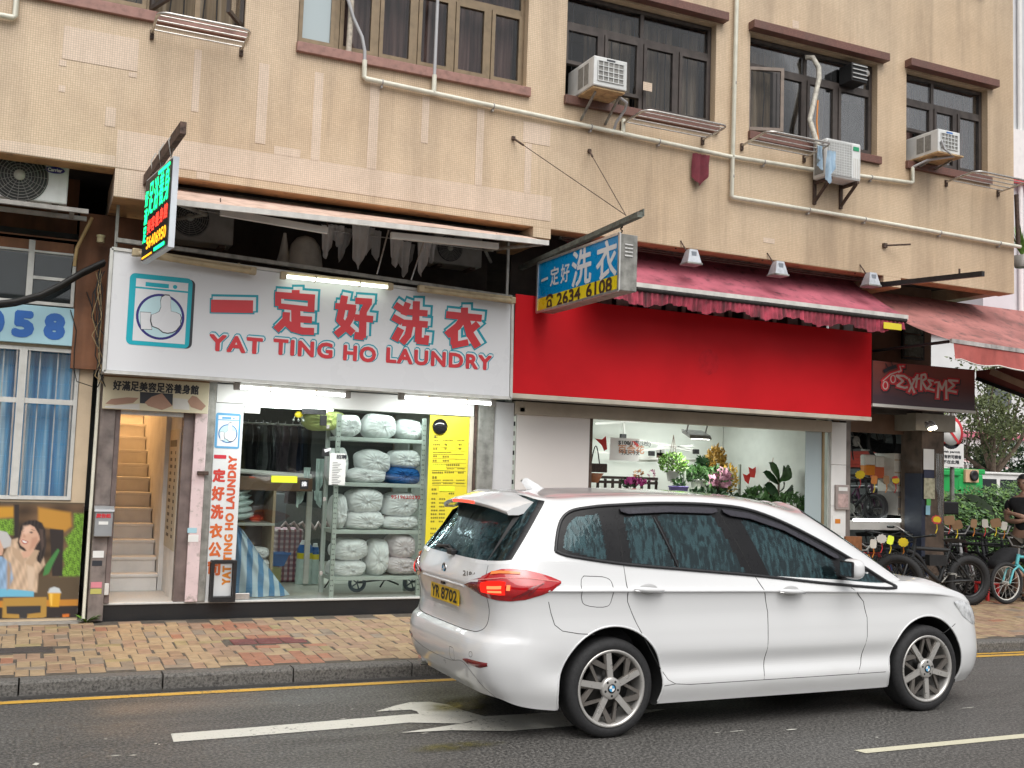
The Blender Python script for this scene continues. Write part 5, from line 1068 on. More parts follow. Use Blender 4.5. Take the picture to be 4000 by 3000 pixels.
# shop-front frame of the laundry
lf = thing('glazed_storefront', 'white and steel frame of the laundry front with fixed glass', 'shop front', (3.3, YS, ZST))
obj('header', MB().bbox(1.705, 4.555, YS-.02, YS+.10, 2.345, 2.535, .004), WHITEP, lf)
obj('post', MB().bbox(4.515, 4.565, YS-.01, YS+.06, ZST, 2.343, .004), M('cream post', (.50, .45, .36)), lf); obj('shutter_guide', MB().bbox(4.567, 4.60, YS-.02, YS+.05, ZST, 2.53, .003), RUST, lf); obj('shutter_post', MB().bbox(4.602, 4.80, YS-.05, YS+.10, .17, 2.53, .005), GALV, lf)
obj('side_panel', MB().bbox(4.802, 5.05, YS-.03, YS+.06, .16, 2.53, .004), M('pale grey panel', (.55, .54, .55), .5, var=.04), lf)
obj('fixed_glass', MB().box(2.90, 4.513, YS+.02, YS+.032, ZST+.003, 2.343), GLASS, lf)
for z in (2.15, 1.38, .6): obj('glass_clip', MB().bbox(2.872, 2.905, YS+.012, YS+.04, z-.02, z+.02, .003), GREYP, lf)
gd = thing('glass_door', 'frameless glass door of the laundry with yellow notice', 'door', (2.45, YS, ZST))
obj('leaf', MB().box(1.995, 2.868, YS+.02, YS+.032, ZST+.012, 2.335), GLASS, gd)
for nm, x0, x1, z0, z1, mm in (('patch_fitting', 1.995, 2.16, 2.25, 2.338, ALU), ('pivot_plate', 2.60, 2.86, 2.275, 2.335, BLACK), ('pivot_plate', 2.80, 2.87, 2.16, 2.27, BLACK), ('patch_fitting', 1.99, 2.15, ZST+.006, ZST+.07, ALU)): obj(nm, MB().bbox(x0, x1, YS+.010, YS+.042, z0, z1, .003), mm, gd)
def stuck(name, px0, py0, px1, py1, m, parent, dy=.0):
    a = XZ(px0, py1, YS+.01); b = XZ(px1, py0, YS+.01); return obj(name, MB().box(a[0], b[0], YS+.012-dy, YS+.017-dy, a[1], b[1]), m, parent), a, b
sc_ = .4822
def q2(x, y): return 880+x*sc_, 1580+y*sc_
stuck('yellow_notice', *q2(372, 582), *q2(585, 630), FLUOY, gd)
_, a, b = stuck('push_plate', *q2(605, 612), *q2(675, 683), BLACK, gd); m_ = MB(); text(m_, '推', (a[0]+.018, YS+.010, a[1]+.03), UX, UZ, b[0]-a[0]-.036, b[1]-a[1]-.05, .003); obj('push_character', m_, SIGNW, gd)
_, a, b = stuck('camera_sticker', *q2(782, 355), *q2(845, 418), BLACK, lf); m_ = MB(); m_.prism([(0, .5), (.7, .75), (.8, .45), (.15, .2)], (a[0]+.02, YS+.0115, a[1]+.02), UX*.1, UZ*.1, (0, -.001, 0)); obj('sticker_mark', m_, SIGNW, lf)
_, a, b = stuck('paper_notice', *q2(838, 398), *q2(980, 650), PAPER, lf, .004)
m_ = MB(); text(m_, '招聘', (a[0]+.07, YS+.006, b[1]-.06), UX, UZ, .11, .045, .002)
for k in range(14): z = b[1]-.10-.018*k; m_.quad((a[0]+.03, YS+.0065, z), (a[0]+.03+.11*(.5+.5*((k*5) % 7)/7), YS+.0065, z), (a[0]+.03+.11*(.5+.5*((k*5) % 7)/7), YS+.0065, z+.005), (a[0]+.03, YS+.0065, z+.005))
obj('notice_text', m_, CHAR, lf, kind='stuff')
q = W(*q2(612, 80), YS-.02); t = thing('hanging_charm', 'yellow charm hanging inside the top of the glass door', 'charm', (q.x, YS+.08, q.z-.06)); m_ = MB(); m_.ell((q.x, YS+.08, q.z), .045, .03, .035); obj('body', m_, PLASTY, t)
for k in (-.04, .0, .04): m_ = MB(); m_.tube([(q.x+k, YS+.08, q.z-.02), (q.x+k*1.3, YS+.08, q.z-.055)], .004, 5); m_.ell((q.x+k*1.3, YS+.08, q.z-.06), .014, .014, .014, 8, 6); obj('bell', m_, ALU, t)
# yellow price board
yb = thing('price_board', 'tall yellow laundry price board with dark camera dome at its top', 'board', (4.27, YS, .4))
obj('board', MB().box(4.04, 4.512, YS+.004, YS+.018, .40, 2.335), YBOARD, yb)
def q3(x, y): return 1300+x*sc_, 1580+y*sc_
q = W(*q3(868, 180), YS); m_ = MB(); m_.ell((q.x, YS-.005, q.z), .09, .045, .09, 24, 14); obj('dome', m_, M('glossy black', (.012, .012, .013), .12), yb)
m_ = MB(); hl = MB(); rb = random.Random(4)
rows = [(262, 815, 48, 24), (292, 815, 40, 10), (292, 895, 85, 10), (292, 1010, 60, 10), (325, 812, 60, 14), (325, 905, 30, 16), (325, 1020, 40, 16), (358, 812, 40, 14), (358, 905, 80, 14), (358, 1020, 50, 16), (388, 812, 150, 8), (405, 812, 250, 6), (420, 812, 36, 14), (423, 890, 55, 14), (455, 810, 36, 14), (456, 890, 55, 14), (490, 810, 220, 16), (520, 925, 60, 8), (520, 1010, 60, 8), (552, 806, 90, 14), (550, 905, 80, 14), (552, 1015, 50, 14), (592, 806, 42, 20), (614, 806, 70, 9), (614, 893, 85, 10), (614, 1000, 70, 9), (640, 806, 70, 9), (640, 893, 80, 9), (640, 998, 70, 9), (688, 800, 44, 18), (722, 804, 46, 14), (722, 940, 46, 14), (765, 798, 36, 14), (766, 862, 52, 13), (796, 798, 36, 14), (797, 862, 50, 13), (827, 796, 36, 14), (827, 862, 46, 13), (858, 796, 56, 14), (858, 862, 50, 13), (888, 794, 50, 14), (888, 860, 52, 13), (918, 794, 60, 14), (918, 860, 50, 13), (948, 792, 36, 14), (948, 858, 40, 13), (1006, 792, 50, 14), (1045, 790, 40, 12), (1072, 790, 40, 12)]
for y, x, w, h in rows:
    n = max(1, int(w/(h*1.05)))
    for k in range(n):
        xx = x+w*k/n; A = W(*q3(xx, y+h/2), YS); B = W(*q3(xx+w/n*.8, y-h/2), YS)
        for u in range(3): z = A.z+(B.z-A.z)*(u+.15+rb.uniform(0, .2))/3; m_.quad((A.x, YS+.0025, z), (B.x, YS+.0025, z), (B.x, YS+.0025, z+(B.z-A.z)*.17), (A.x, YS+.0025, z+(B.z-A.z)*.17))
        xm = (A.x+B.x)/2+rb.uniform(-.3, .3)*(B.x-A.x); m_.quad((xm, YS+.0021, A.z), (xm+(B.x-A.x)*.2, YS+.0021, A.z), (xm+(B.x-A.x)*.2, YS+.0021, B.z), (xm, YS+.0021, B.z))
for y in (345, 437, 470, 505, 535, 630, 655):
    A = W(*q3(806, y), YS); B = W(*q3(1080, y+12), YS); m_.quad((A.x, YS+.003, A.z), (B.x, YS+.003, A.z), (B.x, YS+.003, A.z+.003), (A.x, YS+.003, A.z+.003))
obj('price_print', m_, M('dark olive print', (.06, .055, .015)), yb)
for x0, y0, x1, y1 in ((925, 310, 950, 335), (925, 340, 990, 372), (1045, 315, 1065, 335), (1045, 345, 1080, 378), (798, 490, 918, 530), (862, 665, 988, 702)): A = W(*q3(x0, y1), YS); B = W(*q3(x1, y0), YS); obj('price_tag', MB().box(A.x, B.x, YS+.0, YS+.0018, A.z, B.z), FLUOY, yb)
# black stand on the step
st = thing('stand_frame', 'black rectangular metal stand on the step beside the glass door', 'stand', (1.86, 10.95, ZST))
a = XZ(815, 2340, 10.93); b = XZ(925, 2190, 10.93); X0, X1, Z0, Z1 = 1.735, 1.985, ZST, b[1]
for y in (10.93, 11.02): m_ = MB(); bars(m_, X0, X1, Z0, Z1, y, y+.028, .03); obj('frame', m_, BLACK, st)
for x in (X0, X1-.03): 
    for z in (Z0, Z1-.03): obj('spacer', MB().box(x, x+.03, 10.958, 11.02, z, z+.03), BLACK, st)
obj('base_plate', MB().box(X0+.005, X1-.005, 10.935, 11.045, Z0+.03, Z0+.05), BLACK, st)
# ---- inside the laundry
LI = bpy.data.lights.new('shop_tube_light', 'AREA'); LI.shape = 'RECTANGLE'; LI.size = 1.2; LI.size_y = .1; LI.energy = 26; LI.color = (.90, 1, .97)
def ceiling_tube(label, x, y, z, power=26, cat='lamp', group='ceiling tubes in the shops', ln=1.2):
    t = thing('ceiling_tube', label, 'lamp', (x, y, z), 0, group); obj('batten', MB().bbox(x-ln/2, x+ln/2, y-.03, y+.03, z+.02, z+.055, .005), WHITEP, t); m_ = MB(); m_.cyl((x-ln/2, y, z), (x+ln/2, y, z), .014, 8); obj('tube', m_, TUBE, t)
    l = LI.copy(); l.energy = power; l.size = ln; lo = bpy.data.objects.new('tube_light', l); COL.objects.link(lo); lo.parent = t; lo.location = (0, 0, -.03); return t
ceiling_tube('lit tube on the laundry ceiling over the hanging clothes', 2.9, 13.2, 2.44, 34); ceiling_tube('added tube over the steel rack that brightens the laundry bags', 3.4, 11.11, 2.46, 22)  # second tube is added just behind the glass to brighten the bags
# steel rack
RX0, RX1, RY0, RY1 = XZ(*q3(8, 700), 11.17)[0], XZ(*q3(748, 400), 11.17)[0], 11.17, 11.62
rk_ = thing('storage_rack', 'pale grey slotted steel rack of laundry bags behind the glass', 'rack', ((RX0+RX1)/2, 11.6, ZST))
shz = [W(*q3(400, y), RY0).z for y in (290, 655, 1035, 1408)]
for z in shz:
    obj('shelf', MB().bbox(RX0+.02, RX1-.02, RY0, RY1, z-.02, z+.022, .004), SHELF, rk_)
for x in (RX0, RX1-.045):
    for y in (RY0-.012, RY1-.03): obj('post', MB().box(x, x+.045, y, y+.04, ZST, 2.30), SHELF, rk_)
    m_ = MB()
    for k in range(34):
        for dx in (.012, .029): m_.box(x+dx-.004, x+dx+.004, RY0-.0135, RY0-.0121, ZST+.06+.055*k, ZST+.075+.055*k)
    obj('slot_row', m_, M('slot shadow grey', (.10, .11, .10)), rk_, kind='stuff')
def bag_mesh(mb, cx, cy, cz, rx, ry, rz, seed, m=0):
    r = random.Random(seed); ph = [r.uniform(0, 6.3) for _ in range(6)]; nf = r.randint(13, 19); kx, kz = r.uniform(-.15, .2), r.uniform(-.2, .1)
    nu, nv = 72, 26; vs = []; fs = []
    for j in range(nv+1):
        th = pi*j/nv
        for i in range(nu):
            a = 2*pi*i/nu; s, c = sin(th), cos(th)
            ex = 2/2.7; sx = math.copysign(abs(s*cos(a))**ex, cos(a)); sz = math.copysign(abs(s*sin(a))**ex, sin(a)); sy = -math.copysign(abs(c)**(ex*.95), c)
            front = max(0, cos(th)); fall = math.exp(-((th-.55)/.55)**2)
            pl = .026*fall*(sin(nf*a+ph[0]+1.1*sin(2*a+ph[5]))+.6*sin((nf*2+3)*a+ph[1]+2*th))
            lump = .05*sin(2*a+ph[2])*s+.035*sin(5*a+ph[3]+th*2)*s+.02*sin(9*th+ph[4])*s
            pin = .16*math.exp(-(th/.24)**2) - .05*math.exp(-(th/.07)**2)*3.5
            k = 1+lump; off = front*(1-s)
            vs.append((cx+rx*(sx*k+kx*off*.6), cy+ry*(sy*(1+pl*1.5-pin)), cz+rz*(sz*k*(1 if sz > 0 else .97)+kz*off*.6+pl*.25)))
    for j in range(nv):
        for i in range(nu): l = (i+1) % nu; fs.append((j*nu+i, j*nu+l, (j+1)*nu+l, (j+1)*nu+i))
    mb.add(vs, fs, m, True); return (cx+rx*kx*.6, cy-ry*(1-.05), cz+rz*kz*.6)
bags = [(45,85,250,262,BAGW,'leftmost on the top shelf'), (272,88,545,272,BAGW,'middle one on the top shelf'), (545,130,757,276,BAGW,'rightmost on the top shelf'),
 (-10,350,145,640,BAGW,'standing half behind the paper notice'), (225,378,497,552,BAGW,'upper left on the second shelf'), (145,520,458,642,BAGW,'lower left on the second shelf'), (490,380,747,522,BAGW,'on top of the blue bag'), (460,512,738,648,BAGB,''),
 (15,738,138,1012,BAGW,'standing at the left end of the third shelf'), (140,690,440,882,BAGW,'upper left of the pile on the third shelf'), (130,868,442,1022,BAGW,'lower left of the pile on the third shelf'), (438,722,722,915,BAGW,'with red print, upper right on the third shelf'), (430,905,727,1018,BAGW,'flat one at lower right on the third shelf'),
 (25,1098,308,1275,BAGW,'upper left on the lowest shelf'), (-5,1268,292,1412,BAGW,'lower left on the lowest shelf'), (300,1105,482,1400,BAGW,'standing upright mid lowest shelf'), (478,1062,702,1255,BAGP,'pinkish, upper right on the lowest shelf'), (455,1235,702,1392,BAGP,'pinkish, lower right on the lowest shelf')]
for i, (x0, y0, x1, y1, mm, lab) in enumerate(bags):
    A = W(*q3(x0, y1), 11.19); B = W(*q3(x1, y0), 11.19); cx, cz = (A.x+B.x)/2, (A.z+B.z)/2; rx, rz = (B.x-A.x)/2, (B.z-A.z)/2
    t = thing('laundry_bag', ('blue plastic laundry bag under a white one on the second shelf' if mm is BAGB else 'tied plastic laundry bag '+lab), 'bag', (cx, 11.40, A.z), 0, 'tied laundry bags on the rack')
    b_ = MB(); kn = bag_mesh(b_, cx, 11.41, cz, rx*1.04, .25, rz*1.05, i*13+2); obj('body', b_, mm, t)
    b_ = MB(); b_.ell((kn[0], kn[1]+.03, kn[2]), .022, .03, .022, 8, 6); 
    for q_ in range(3): aa = i+q_*2.1; b_.add([(kn[0], kn[1]+.01, kn[2]), (kn[0]+.05*cos(aa), kn[1]-.01, kn[2]+.05*sin(aa)), (kn[0]+.05*cos(aa+.6), kn[1]-.0, kn[2]+.05*sin(aa+.6))], [(0,1,2)])
    obj('knot', b_, mm, t)
    if i == 11: b_ = MB(); text(b_, '9519620292', (cx-.17, 11.158, cz+.075), UX, UZ, .34, .035, .002); obj('red_print', b_, REDL, t)
# quilts and a folded yellow-green pack at the top left of the rack
A = W(*q3(0, 130), 11.3); b_ = MB(); bag_mesh(b_, A.x-.05, 11.5, A.z, .22, .25, .12, 99); solo('quilt_pack', b_, M('yellow green quilt', (.50, .55, .20), .6, var=.3, vs=6), 'yellow and white wrapped quilt at top left of the rack', 'quilt')
# trolley wheels and cart under the lowest shelf
for i, (x, y) in enumerate(((212, 1475), (655, 1480))):
    q = W(*q3(x, y), 11.4); t = thing('hand_cart', ('left' if i == 0 else 'right')+' folded hand cart with grey wheels under the rack', 'cart', (q.x, 11.5, ZST), 0, 'folded carts under the rack')
    m_ = MB(); m_.tube([(q.x+.085*cos(a), 11.48, ZST+.11+.085*sin(a)) for a in [2*pi*k/20 for k in range(20)]], .02, 8, closed=True); obj('wheel', m_, M('blue grey wheel', (.16, .20, .24), .6), t)
    m_ = MB(); [m_.bar((q.x, 11.48, ZST+.11), (q.x+.08*cos(a), 11.48, ZST+.11+.08*sin(a)), .012, .012) for a in [2*pi*k/5 for k in range(5)]]; obj('spokes', m_, M('blue grey wheel', (.16, .20, .24)), t)
    m_ = MB(); m_.tube([(q.x, 11.52, ZST+.11), (q.x+.35, 11.52, ZST+.14), (q.x+.5, 11.52, ZST+.08)], .01, 6); m_.tube([(q.x-.05, 11.55, ZST+.18), (q.x-.3, 11.55, ZST+.13), (q.x-.35, 11.55, ZST+.05)], .01, 6); obj('handle', m_, BLACK, t)
# wooden unit with quilts, behind the door at the left
wu = thing('wooden_unit', 'brown laminate shelf unit behind the glass door', 'shelf unit', (2.25, 12.0, ZST))
UX0, UX1 = 1.74, XZ(*q2(405, 900), 11.75)[0]; zs_ = [XZ(*q2(250, y), 11.75)[1] for y in (585, 960, 1395)]
obj('top_board', MB().bbox(UX0, UX1+.4, 11.75, 12.3, zs_[0]-.15, zs_[0], .004), WOOD, wu); obj('shelf', MB().bbox(UX0, UX1, 11.75, 12.3, zs_[1]-.03, zs_[1], .004), M('pale shelf edge', (.42, .42, .38)), wu); obj('shelf', MB().bbox(UX0, UX1, 11.75, 12.3, zs_[2]-.06, zs_[2]-.03, .004), WOOD, wu)
obj('side_board', MB().box(UX1-.03, UX1, 11.752, 12.3, ZST+.08, zs_[0]-.152), M('pale oak side', (.34, .26, .16)), wu); obj('back_board', MB().box(UX0, UX1-.031, 12.25, 12.298, ZST+.08, zs_[0]-.152), WOOD, wu)
for i in range(6):
    z = zs_[1]+.002+.062*i; b_ = MB(); r_ = random.Random(i+50); w_ = .30-.012*i
    b_.ell((UX0+.30, 12.0, z+.05), w_+r_.uniform(-.02, .02), .25, .055, 24, 10, fn=lambda d, r1=r_.uniform(0, 6): 1+.06*sin(6*d.x+r1)*abs(d.y)+.05*sin(11*d.z+3*d.x+r1)); o = solo('folded_quilt', b_, BAGG, 'quilt in clear wrap, number %s from the bottom of the pile on the wooden shelf' % ('one', 'two', 'three', 'four', 'five', 'six')[i], 'quilt', 'quilts piled on the wooden shelf')
    o.rotation_euler = (0, radians(-6-2*i), 0)
for i, (x, y0, y1, nm, lab) in enumerate(((290, 1160, 1250, 'folded_quilt', 'loose white quilt on the lowest shelf of the wooden unit'), (300, 1250, 1355, 'folded_quilt', 'numbered white quilt pack at the foot of the wooden unit'))):
    A = W(*q2(x-90, y1), 11.85); B = W(*q2(x+85, y0), 11.85); b_ = MB(); bag_mesh(b_, (A.x+B.x)/2, 11.98, (A.z+B.z)/2, (B.x-A.x)/2, .2, (B.z-A.z)/2, 7+i); solo(nm, b_, BAGW, lab, 'quilt')
# striped sheet bundle leaning just inside the door
b_ = MB(); A = W(*q2(110, 1500), 11.35); z1 = W(*q2(125, 990), 11.35).z
def sh_(u, v): w = .24*(1-v)**.75+.015; x = A.x-.05+w*2*u*(1.15-.4*v)-.02*v; return (x, 11.32+.10*(1-v)*sin(pi*u)*-1+.02*sin(u*14+v*4), ZST+.01+(z1-ZST)*v)
b_.grid(sh_, 24, 18); solo('striped_bundle', b_, STRIPE, 'blue and white striped sheet bundle leaning behind the glass door', 'bundle')
A = W(*q2(400, 1320), 12.6); B = W(*q2(640, 1010), 12.6)
t = thing('plaid_bag', 'large red plaid woven bag on the laundry floor', 'bag', ((A.x+B.x)/2, 12.8, ZST)); obj('body', MB().bbox(A.x, B.x, 12.6, 13.0, ZST, B.z, .03), PLAID, t)
b_ = MB(); [b_.tube([(A.x+.05+.1*k, 12.58, B.z+.02+.03*sin(k)), (A.x+.1+.1*k, 12.6, B.z+.08), (A.x+.16+.1*k, 12.62, B.z+.0)], .02, 6) for k in range(6)]; obj('handles', b_, M('pinkish strap', (.45, .34, .34)), t)
A = W(*q2(390, 1310), 12.3); B = W(*q2(515, 1205), 12.3); b_ = MB(); n_ = 4
b_.add([(A.x, 12.3, A.z), (B.x-.05, 12.3, A.z), (B.x-.05, 12.5, A.z), (A.x, 12.5, A.z), (A.x-.02, 12.25, B.z), (B.x, 12.25, B.z), (B.x, 12.55, B.z), (A.x-.02, 12.55, B.z)], [(0,1,2,3), (0,4,5,1), (1,5,6,2), (2,6,7,3), (3,7,4,0)]); b_.bar((A.x-.03, 12.24, B.z), (B.x+.01, 12.24, B.z), .02, .025)
solo('plastic_basin', b_, PLASTB, 'blue plastic basin in front of the plaid bag', 'basin')
A = W(*q2(375, 1395), 12.2); B = W(*q2(455, 1325), 12.2); solo('floor_box', MB().bbox(A.x, B.x, 12.2, 12.4, ZST, B.z, .006), M('olive box', (.26, .25, .10)), 'small olive box on the floor under the blue basin', 'box')
for i, (x0, x1, y0, y1, lab) in enumerate(((585, 735, 1105, 1345, 'white sack with blue and yellow print on the laundry floor, the wider left one'), (700, 785, 1130, 1340, 'white sack with blue and yellow print beside the door post'))):
    A = W(*q2(x0, y1), 12.35); B = W(*q2(x1, y0), 12.35); t = thing('detergent_sack', lab, 'sack', ((A.x+B.x)/2, 12.45, ZST)); b_ = MB(); cx = (A.x+B.x)/2; w = (B.x-A.x)/2
    for k, (z0, z1, m2) in enumerate(((ZST, A.z+(B.z-A.z)*.38, BAGG), (A.z+(B.z-A.z)*.38, A.z+(B.z-A.z)*.58, YBOARD), (A.z+(B.z-A.z)*.58, A.z+(B.z-A.z)*.86, PLASTB), (A.z+(B.z-A.z)*.86, B.z, BAGW))):
        def rr_(z): f = (z-ZST)/max(.01, B.z-ZST); return w*(1.0-.12*f-.5*max(0, f-.8)/.2*.9)
        b_ = MB(); b_.lathe([(max(.01, rr_(z0)), z0), (max(.01, rr_((z0+z1)/2)), (z0+z1)/2), (max(.01, rr_(z1)), z1)], (cx, 12.45, 0), n=14); obj('sack_band', b_, m2, t)
# hanging garments on a rail
gr_ = thing('clothes_rail', 'steel clothes rail at the back of the laundry', 'rail', (2.6, 13.0, 2.1)); m_ = MB(); m_.tube([(1.75, 12.6, 2.20), (3.15, 12.6, 2.20)], .014, 8); obj('rail', m_, STEEL, gr_); m_ = MB(); m_.tube([(1.75, 12.0, 1.66), (2.95, 11.95, 1.60)], .03, 10); obj('front_rail', m_, OFFW, gr_)
gmat = [M('garment '+n, c, .85, var=.3, vs=8) for n, c in (('navy', (.03, .045, .09)), ('black', (.03, .03, .032)), ('brown', (.09, .06, .04)), ('purple grey', (.14, .11, .125)), ('blue', (.06, .20, .38)), ('grey', (.20, .21, .21)), ('olive', (.14, .12, .06)))]
gcol = ['pale blue', 'navy', 'navy', 'black', 'black', 'olive', 'black', 'black', 'dark grey', 'black', 'mauve', 'mauve', 'mauve', 'navy', 'black']
rg = random.Random(8)
for i in range(15):
    x = 1.80+.088*i; h = rg.uniform(.55, .95); w = rg.uniform(.16, .24); m_ = MB()
    def gf(u, v, x=x, h=h, w=w, p=rg.uniform(0, 6)): 
        ww = w*(.25+.75*min(1, v*5)**.6); return (x+.03*sin(u*9+p)+.012*sin(v*8+p), 12.6+(u-.5)*2*ww, 2.19-h*v)
    m_.grid(gf, 10, 10); gi = [4, 0, 0, 1, 1, 6, 1, 1, 5, 1, 3, 3, 3, 0, 1][i]
    t = thing('hanging_garment', 'dark garment on the laundry rail, %s from the left' % ORD[i], 'garment', (x, 12.6, 2.19-h), 0, 'garments on the laundry rail'); obj('cloth', m_, gmat[gi], t)
    if i % 2 == 0:
        f_ = MB(); f_.grid(lambda u, v: (x-.045+.012*sin(u*13+i), 12.6+(u-.5)*2*(w+.02), 2.16-h*.8*v), 8, 5); obj('film', f_, FILM, t)
    b_ = MB(); b_.tube([(x, 12.6, 2.19), (x, 12.6, 2.235), (x, 12.585, 2.24)], .004, 5); obj('hook', b_, STEEL, t)
# tall white board and dark machine at the back
obj('inner_counter', MB().bbox(2.45, 3.05, 13.6, 14.2, ZST, 1.35, .01), M('dark grey machine', (.05, .055, .06), .4), bld)
A = W(*q2(655, 960), 12.2); B = W(*q2(712, 690), 12.2); solo('ironing_board', MB().bbox(A.x, B.x, 12.2, 12.24, ZST+.02, B.z, .01), OFFW, 'upright folded white board behind the glass door', 'board')
for i, (x0, y0, x1, y1) in enumerate(((580, 690, 655, 840), (740, 440, 800, 760), (640, 510, 690, 640), (715, 700, 790, 840))):
    A = W(*q2((x0+x1)/2, y0), 11.9); w_ = abs(W(*q2(x1, y0), 11.9).x-W(*q2(x0, y0), 11.9).x); h_ = A.z-W(*q2(x0, y1), 11.9).z; m_ = MB(); cloth(m_, A.x, 11.9, A.z, w_, h_, 30+i, .1); solo('hanging_cloth', m_, BAGG, 'pale wrapped garment inside the laundry, '+('below the yellow notice', 'tallest, beside the door edge', 'behind the push plate', 'low beside the door edge')[i], 'garment', 'pale wrapped garments near the laundry door')
# weed at the foot of pillar
t = thing('weed', 'small green weed growing at the foot of the marble pillar', 'plant', (.60, 10.98, .165)); rw = random.Random(2)
for k in range(13):
    a = rw.uniform(0, 6.28); l = rw.uniform(.07, .15); m_ = MB(); up = rw.uniform(.5, 1.2); w = .017
    P_ = [Vector((.60+cos(a)*l*s, 10.98+sin(a)*l*s*.8, .165+l*up*s*(1-.45*s))) for s in (0, .35, .7, 1)]; sd = Vector((-sin(a), cos(a), 0))
    m_.add([P_[0]-sd*.004, P_[0]+sd*.004, P_[1]-sd*w, P_[1]+sd*w, P_[2]-sd*w*.8, P_[2]+sd*w*.8, P_[3]], [(0,1,3,2), (2,3,5,4), (4,5,6)]); obj('leaf', m_, LEAF3 if k % 3 else LEAF1, t)
# loose cables at the left end of the laundry sign
CAB = M('black cable', (.02, .019, .018), .6, var=.3)
t = thing('cable_bundle', 'thick black cable bundle sagging across the mezzanine window at left', 'cable', (.2, 10.9, 3.3))
for k, (dy, r_) in enumerate(((0, .024), (.03, .016), (.055, .012))): m_ = MB(); m_.tube([W(*p, 10.85+dy) + Vector((0, 0, -.02*k)) for p in ((-60, 1190), (60, 1176), (160, 1150), (240, 1110), (320, 1062), (370, 1038), (410, 1020))], r_, 8); obj('cable', m_, CAB, t)
t = thing('loose_wires', 'tangle of loose wires at the left end of the white laundry sign', 'wires', (.52, 10.85, 2.6)); rc = random.Random(6)
for k in range(9):
    pts = [W(395+rc.uniform(-25, 10), y+rc.uniform(-15, 15), 10.9) for y in (1060, 1140, 1230, 1320, 1400, 1460, 1500)]; pts = [p+Vector((rc.uniform(-.04, .03), 0, 0)) for p in pts]; m_ = MB(); m_.tube(pts[:rc.randint(5, 7)], .0055, 5); obj('wire', m_, CAB if k % 3 else M('tan wire', (.33, .24, .12)), t)
for path in (((275, 1210), (298, 1290), (290, 1370), (288, 1440), (300, 1490), (360, 1510)), ((338, 1140), (360, 1200), (372, 1280))): m_ = MB(); m_.tube([W(*p, 11.06) for p in path], .005, 5); obj('wire', m_, CAB, t)
m_ = MB(); m_.tube([W(*p, 10.9) for p in ((360, 850), (330, 910), (300, 970), (290, 1040))], .018, 7); solo('wrapped_pipe', m_, M('tan pipe lagging', (.38, .26, .12), .8, var=.3), 'tan lagged pipe hanging above the mezzanine window at left', 'pipe')
q = W(393, 935, 10.9); m_ = MB(); m_.lathe([(.035, 0), (.035, .05), (.04, .055), (.04, .07), (.001, .075)], (q.x, 10.9, q.z-.03), n=14); solo('wall_lamp_cap', m_, M('cream cap', (.62, .55, .33)), 'small cream fitting at the left end of the sign rail', 'fitting')
# ================================================================== florist
def leafcloud(mb, c, r, n, size, seed, m=0, up=.3, shell=.55, asp=.5):
    rr = random.Random(seed)
    for _ in range(n):
        d = Vector((rr.gauss(0, 1), rr.gauss(0, 1), rr.gauss(0, 1))).normalized(); k = rr.uniform(shell, 1.)
        p = Vector((c[0]+d.x*r[0]*k, c[1]+d.y*r[1]*k, c[2]+d.z*r[2]*k))
        t = (d*.7+Vector((rr.uniform(-1, 1), rr.uniform(-1, 1), rr.uniform(-.6, 1)*1+up))).normalized(); s = t.cross(Vector((rr.uniform(-1, 1), rr.uniform(-1, 1), rr.uniform(-1, 1)))).normalized()
        q = size*rr.uniform(.6, 1.3); w = q*asp; nn = t.cross(s)*q*.12
        mb.add([p-t*q*.5, p-s*w*.5+nn, p+t*q*.5, p+s*w*.5+nn], [(0,1,2), (0,2,3)], m)
def plant(name, label, px, py, Y, r, n, size, leaf, pot=None, pz=.16, pr=.11, cat='plant', group=None, flowers=None, hang=False):
    q = W(px, py, Y); t = thing(name, label, cat, (q.x, Y, q.z-r[2]-pz), 0, group)
    m_ = MB(); leafcloud(m_, q, r, n, size, int(px)); obj('foliage', m_, leaf, t)
    if flowers: m_ = MB(); leafcloud(m_, q+Vector((0, -.06, .02)), (r[0]*.8, r[1]*.7, r[2]*.8), flowers[1], flowers[2], int(py), asp=.8); obj('flowers', m_, flowers[0], t)
    if pot: m_ = MB(); m_.lathe([(pr*.72, 0), (pr, pz), (pr*1.05, pz), (pr*1.05, pz+.015), (pr*.9, pz+.015), (.001, pz)], (q.x, Y, q.z-r[2]*.75-pz), n=18); obj('pot', m_, pot, t)
    if hang:
        m_ = MB()
        for k in (-1, 0, 1): m_.tube([(q.x+k*.09, Y, q.z-r[2]*.6), (q.x, Y, q.z+.38)], .004, 5)
        obj('hanger', m_, RUST, t)
    return t
def q4(x, y): return 2280+x*.4747, 1560+y*.4747
fp = thing('hoarding_board', 'tall plain off-white board closing the left of the florist front', 'board', (5.57, YS, .2)); obj('board', MB().bbox(5.10, 6.06, YS-.012, YS+.02, .205, 2.47, .004), M('warm white board', (.72, .67, .64), .5, var=.02, vs=1), fp); obj('dark_edge', MB().box(6.062, 6.10, YS-.01, YS+.05, .205, 2.50), RUST, fp)
q = W(2040, 1590, YS-.05); t = thing('padlock', 'small padlock hanging at the top left of off-white board', 'padlock', (q.x, YS-.04, q.z-.1)); obj('body', MB().bbox(q.x-.035, q.x+.035, YS-.06, YS-.03, q.z-.06, q.z, .006), GALV, t); m_ = MB(); m_.tube([(q.x-.02, YS-.045, q.z), (q.x-.02, YS-.045, q.z+.05), (q.x, YS-.045, q.z+.065), (q.x+.02, YS-.045, q.z+.05), (q.x+.02, YS-.045, q.z)], .006, 6); obj('shackle', m_, STEEL, t)
sg = thing('striped_shutter', 'folded grey striped shutter at the left edge of the florist', 'shutter', (5.07, YS+.1, .2))
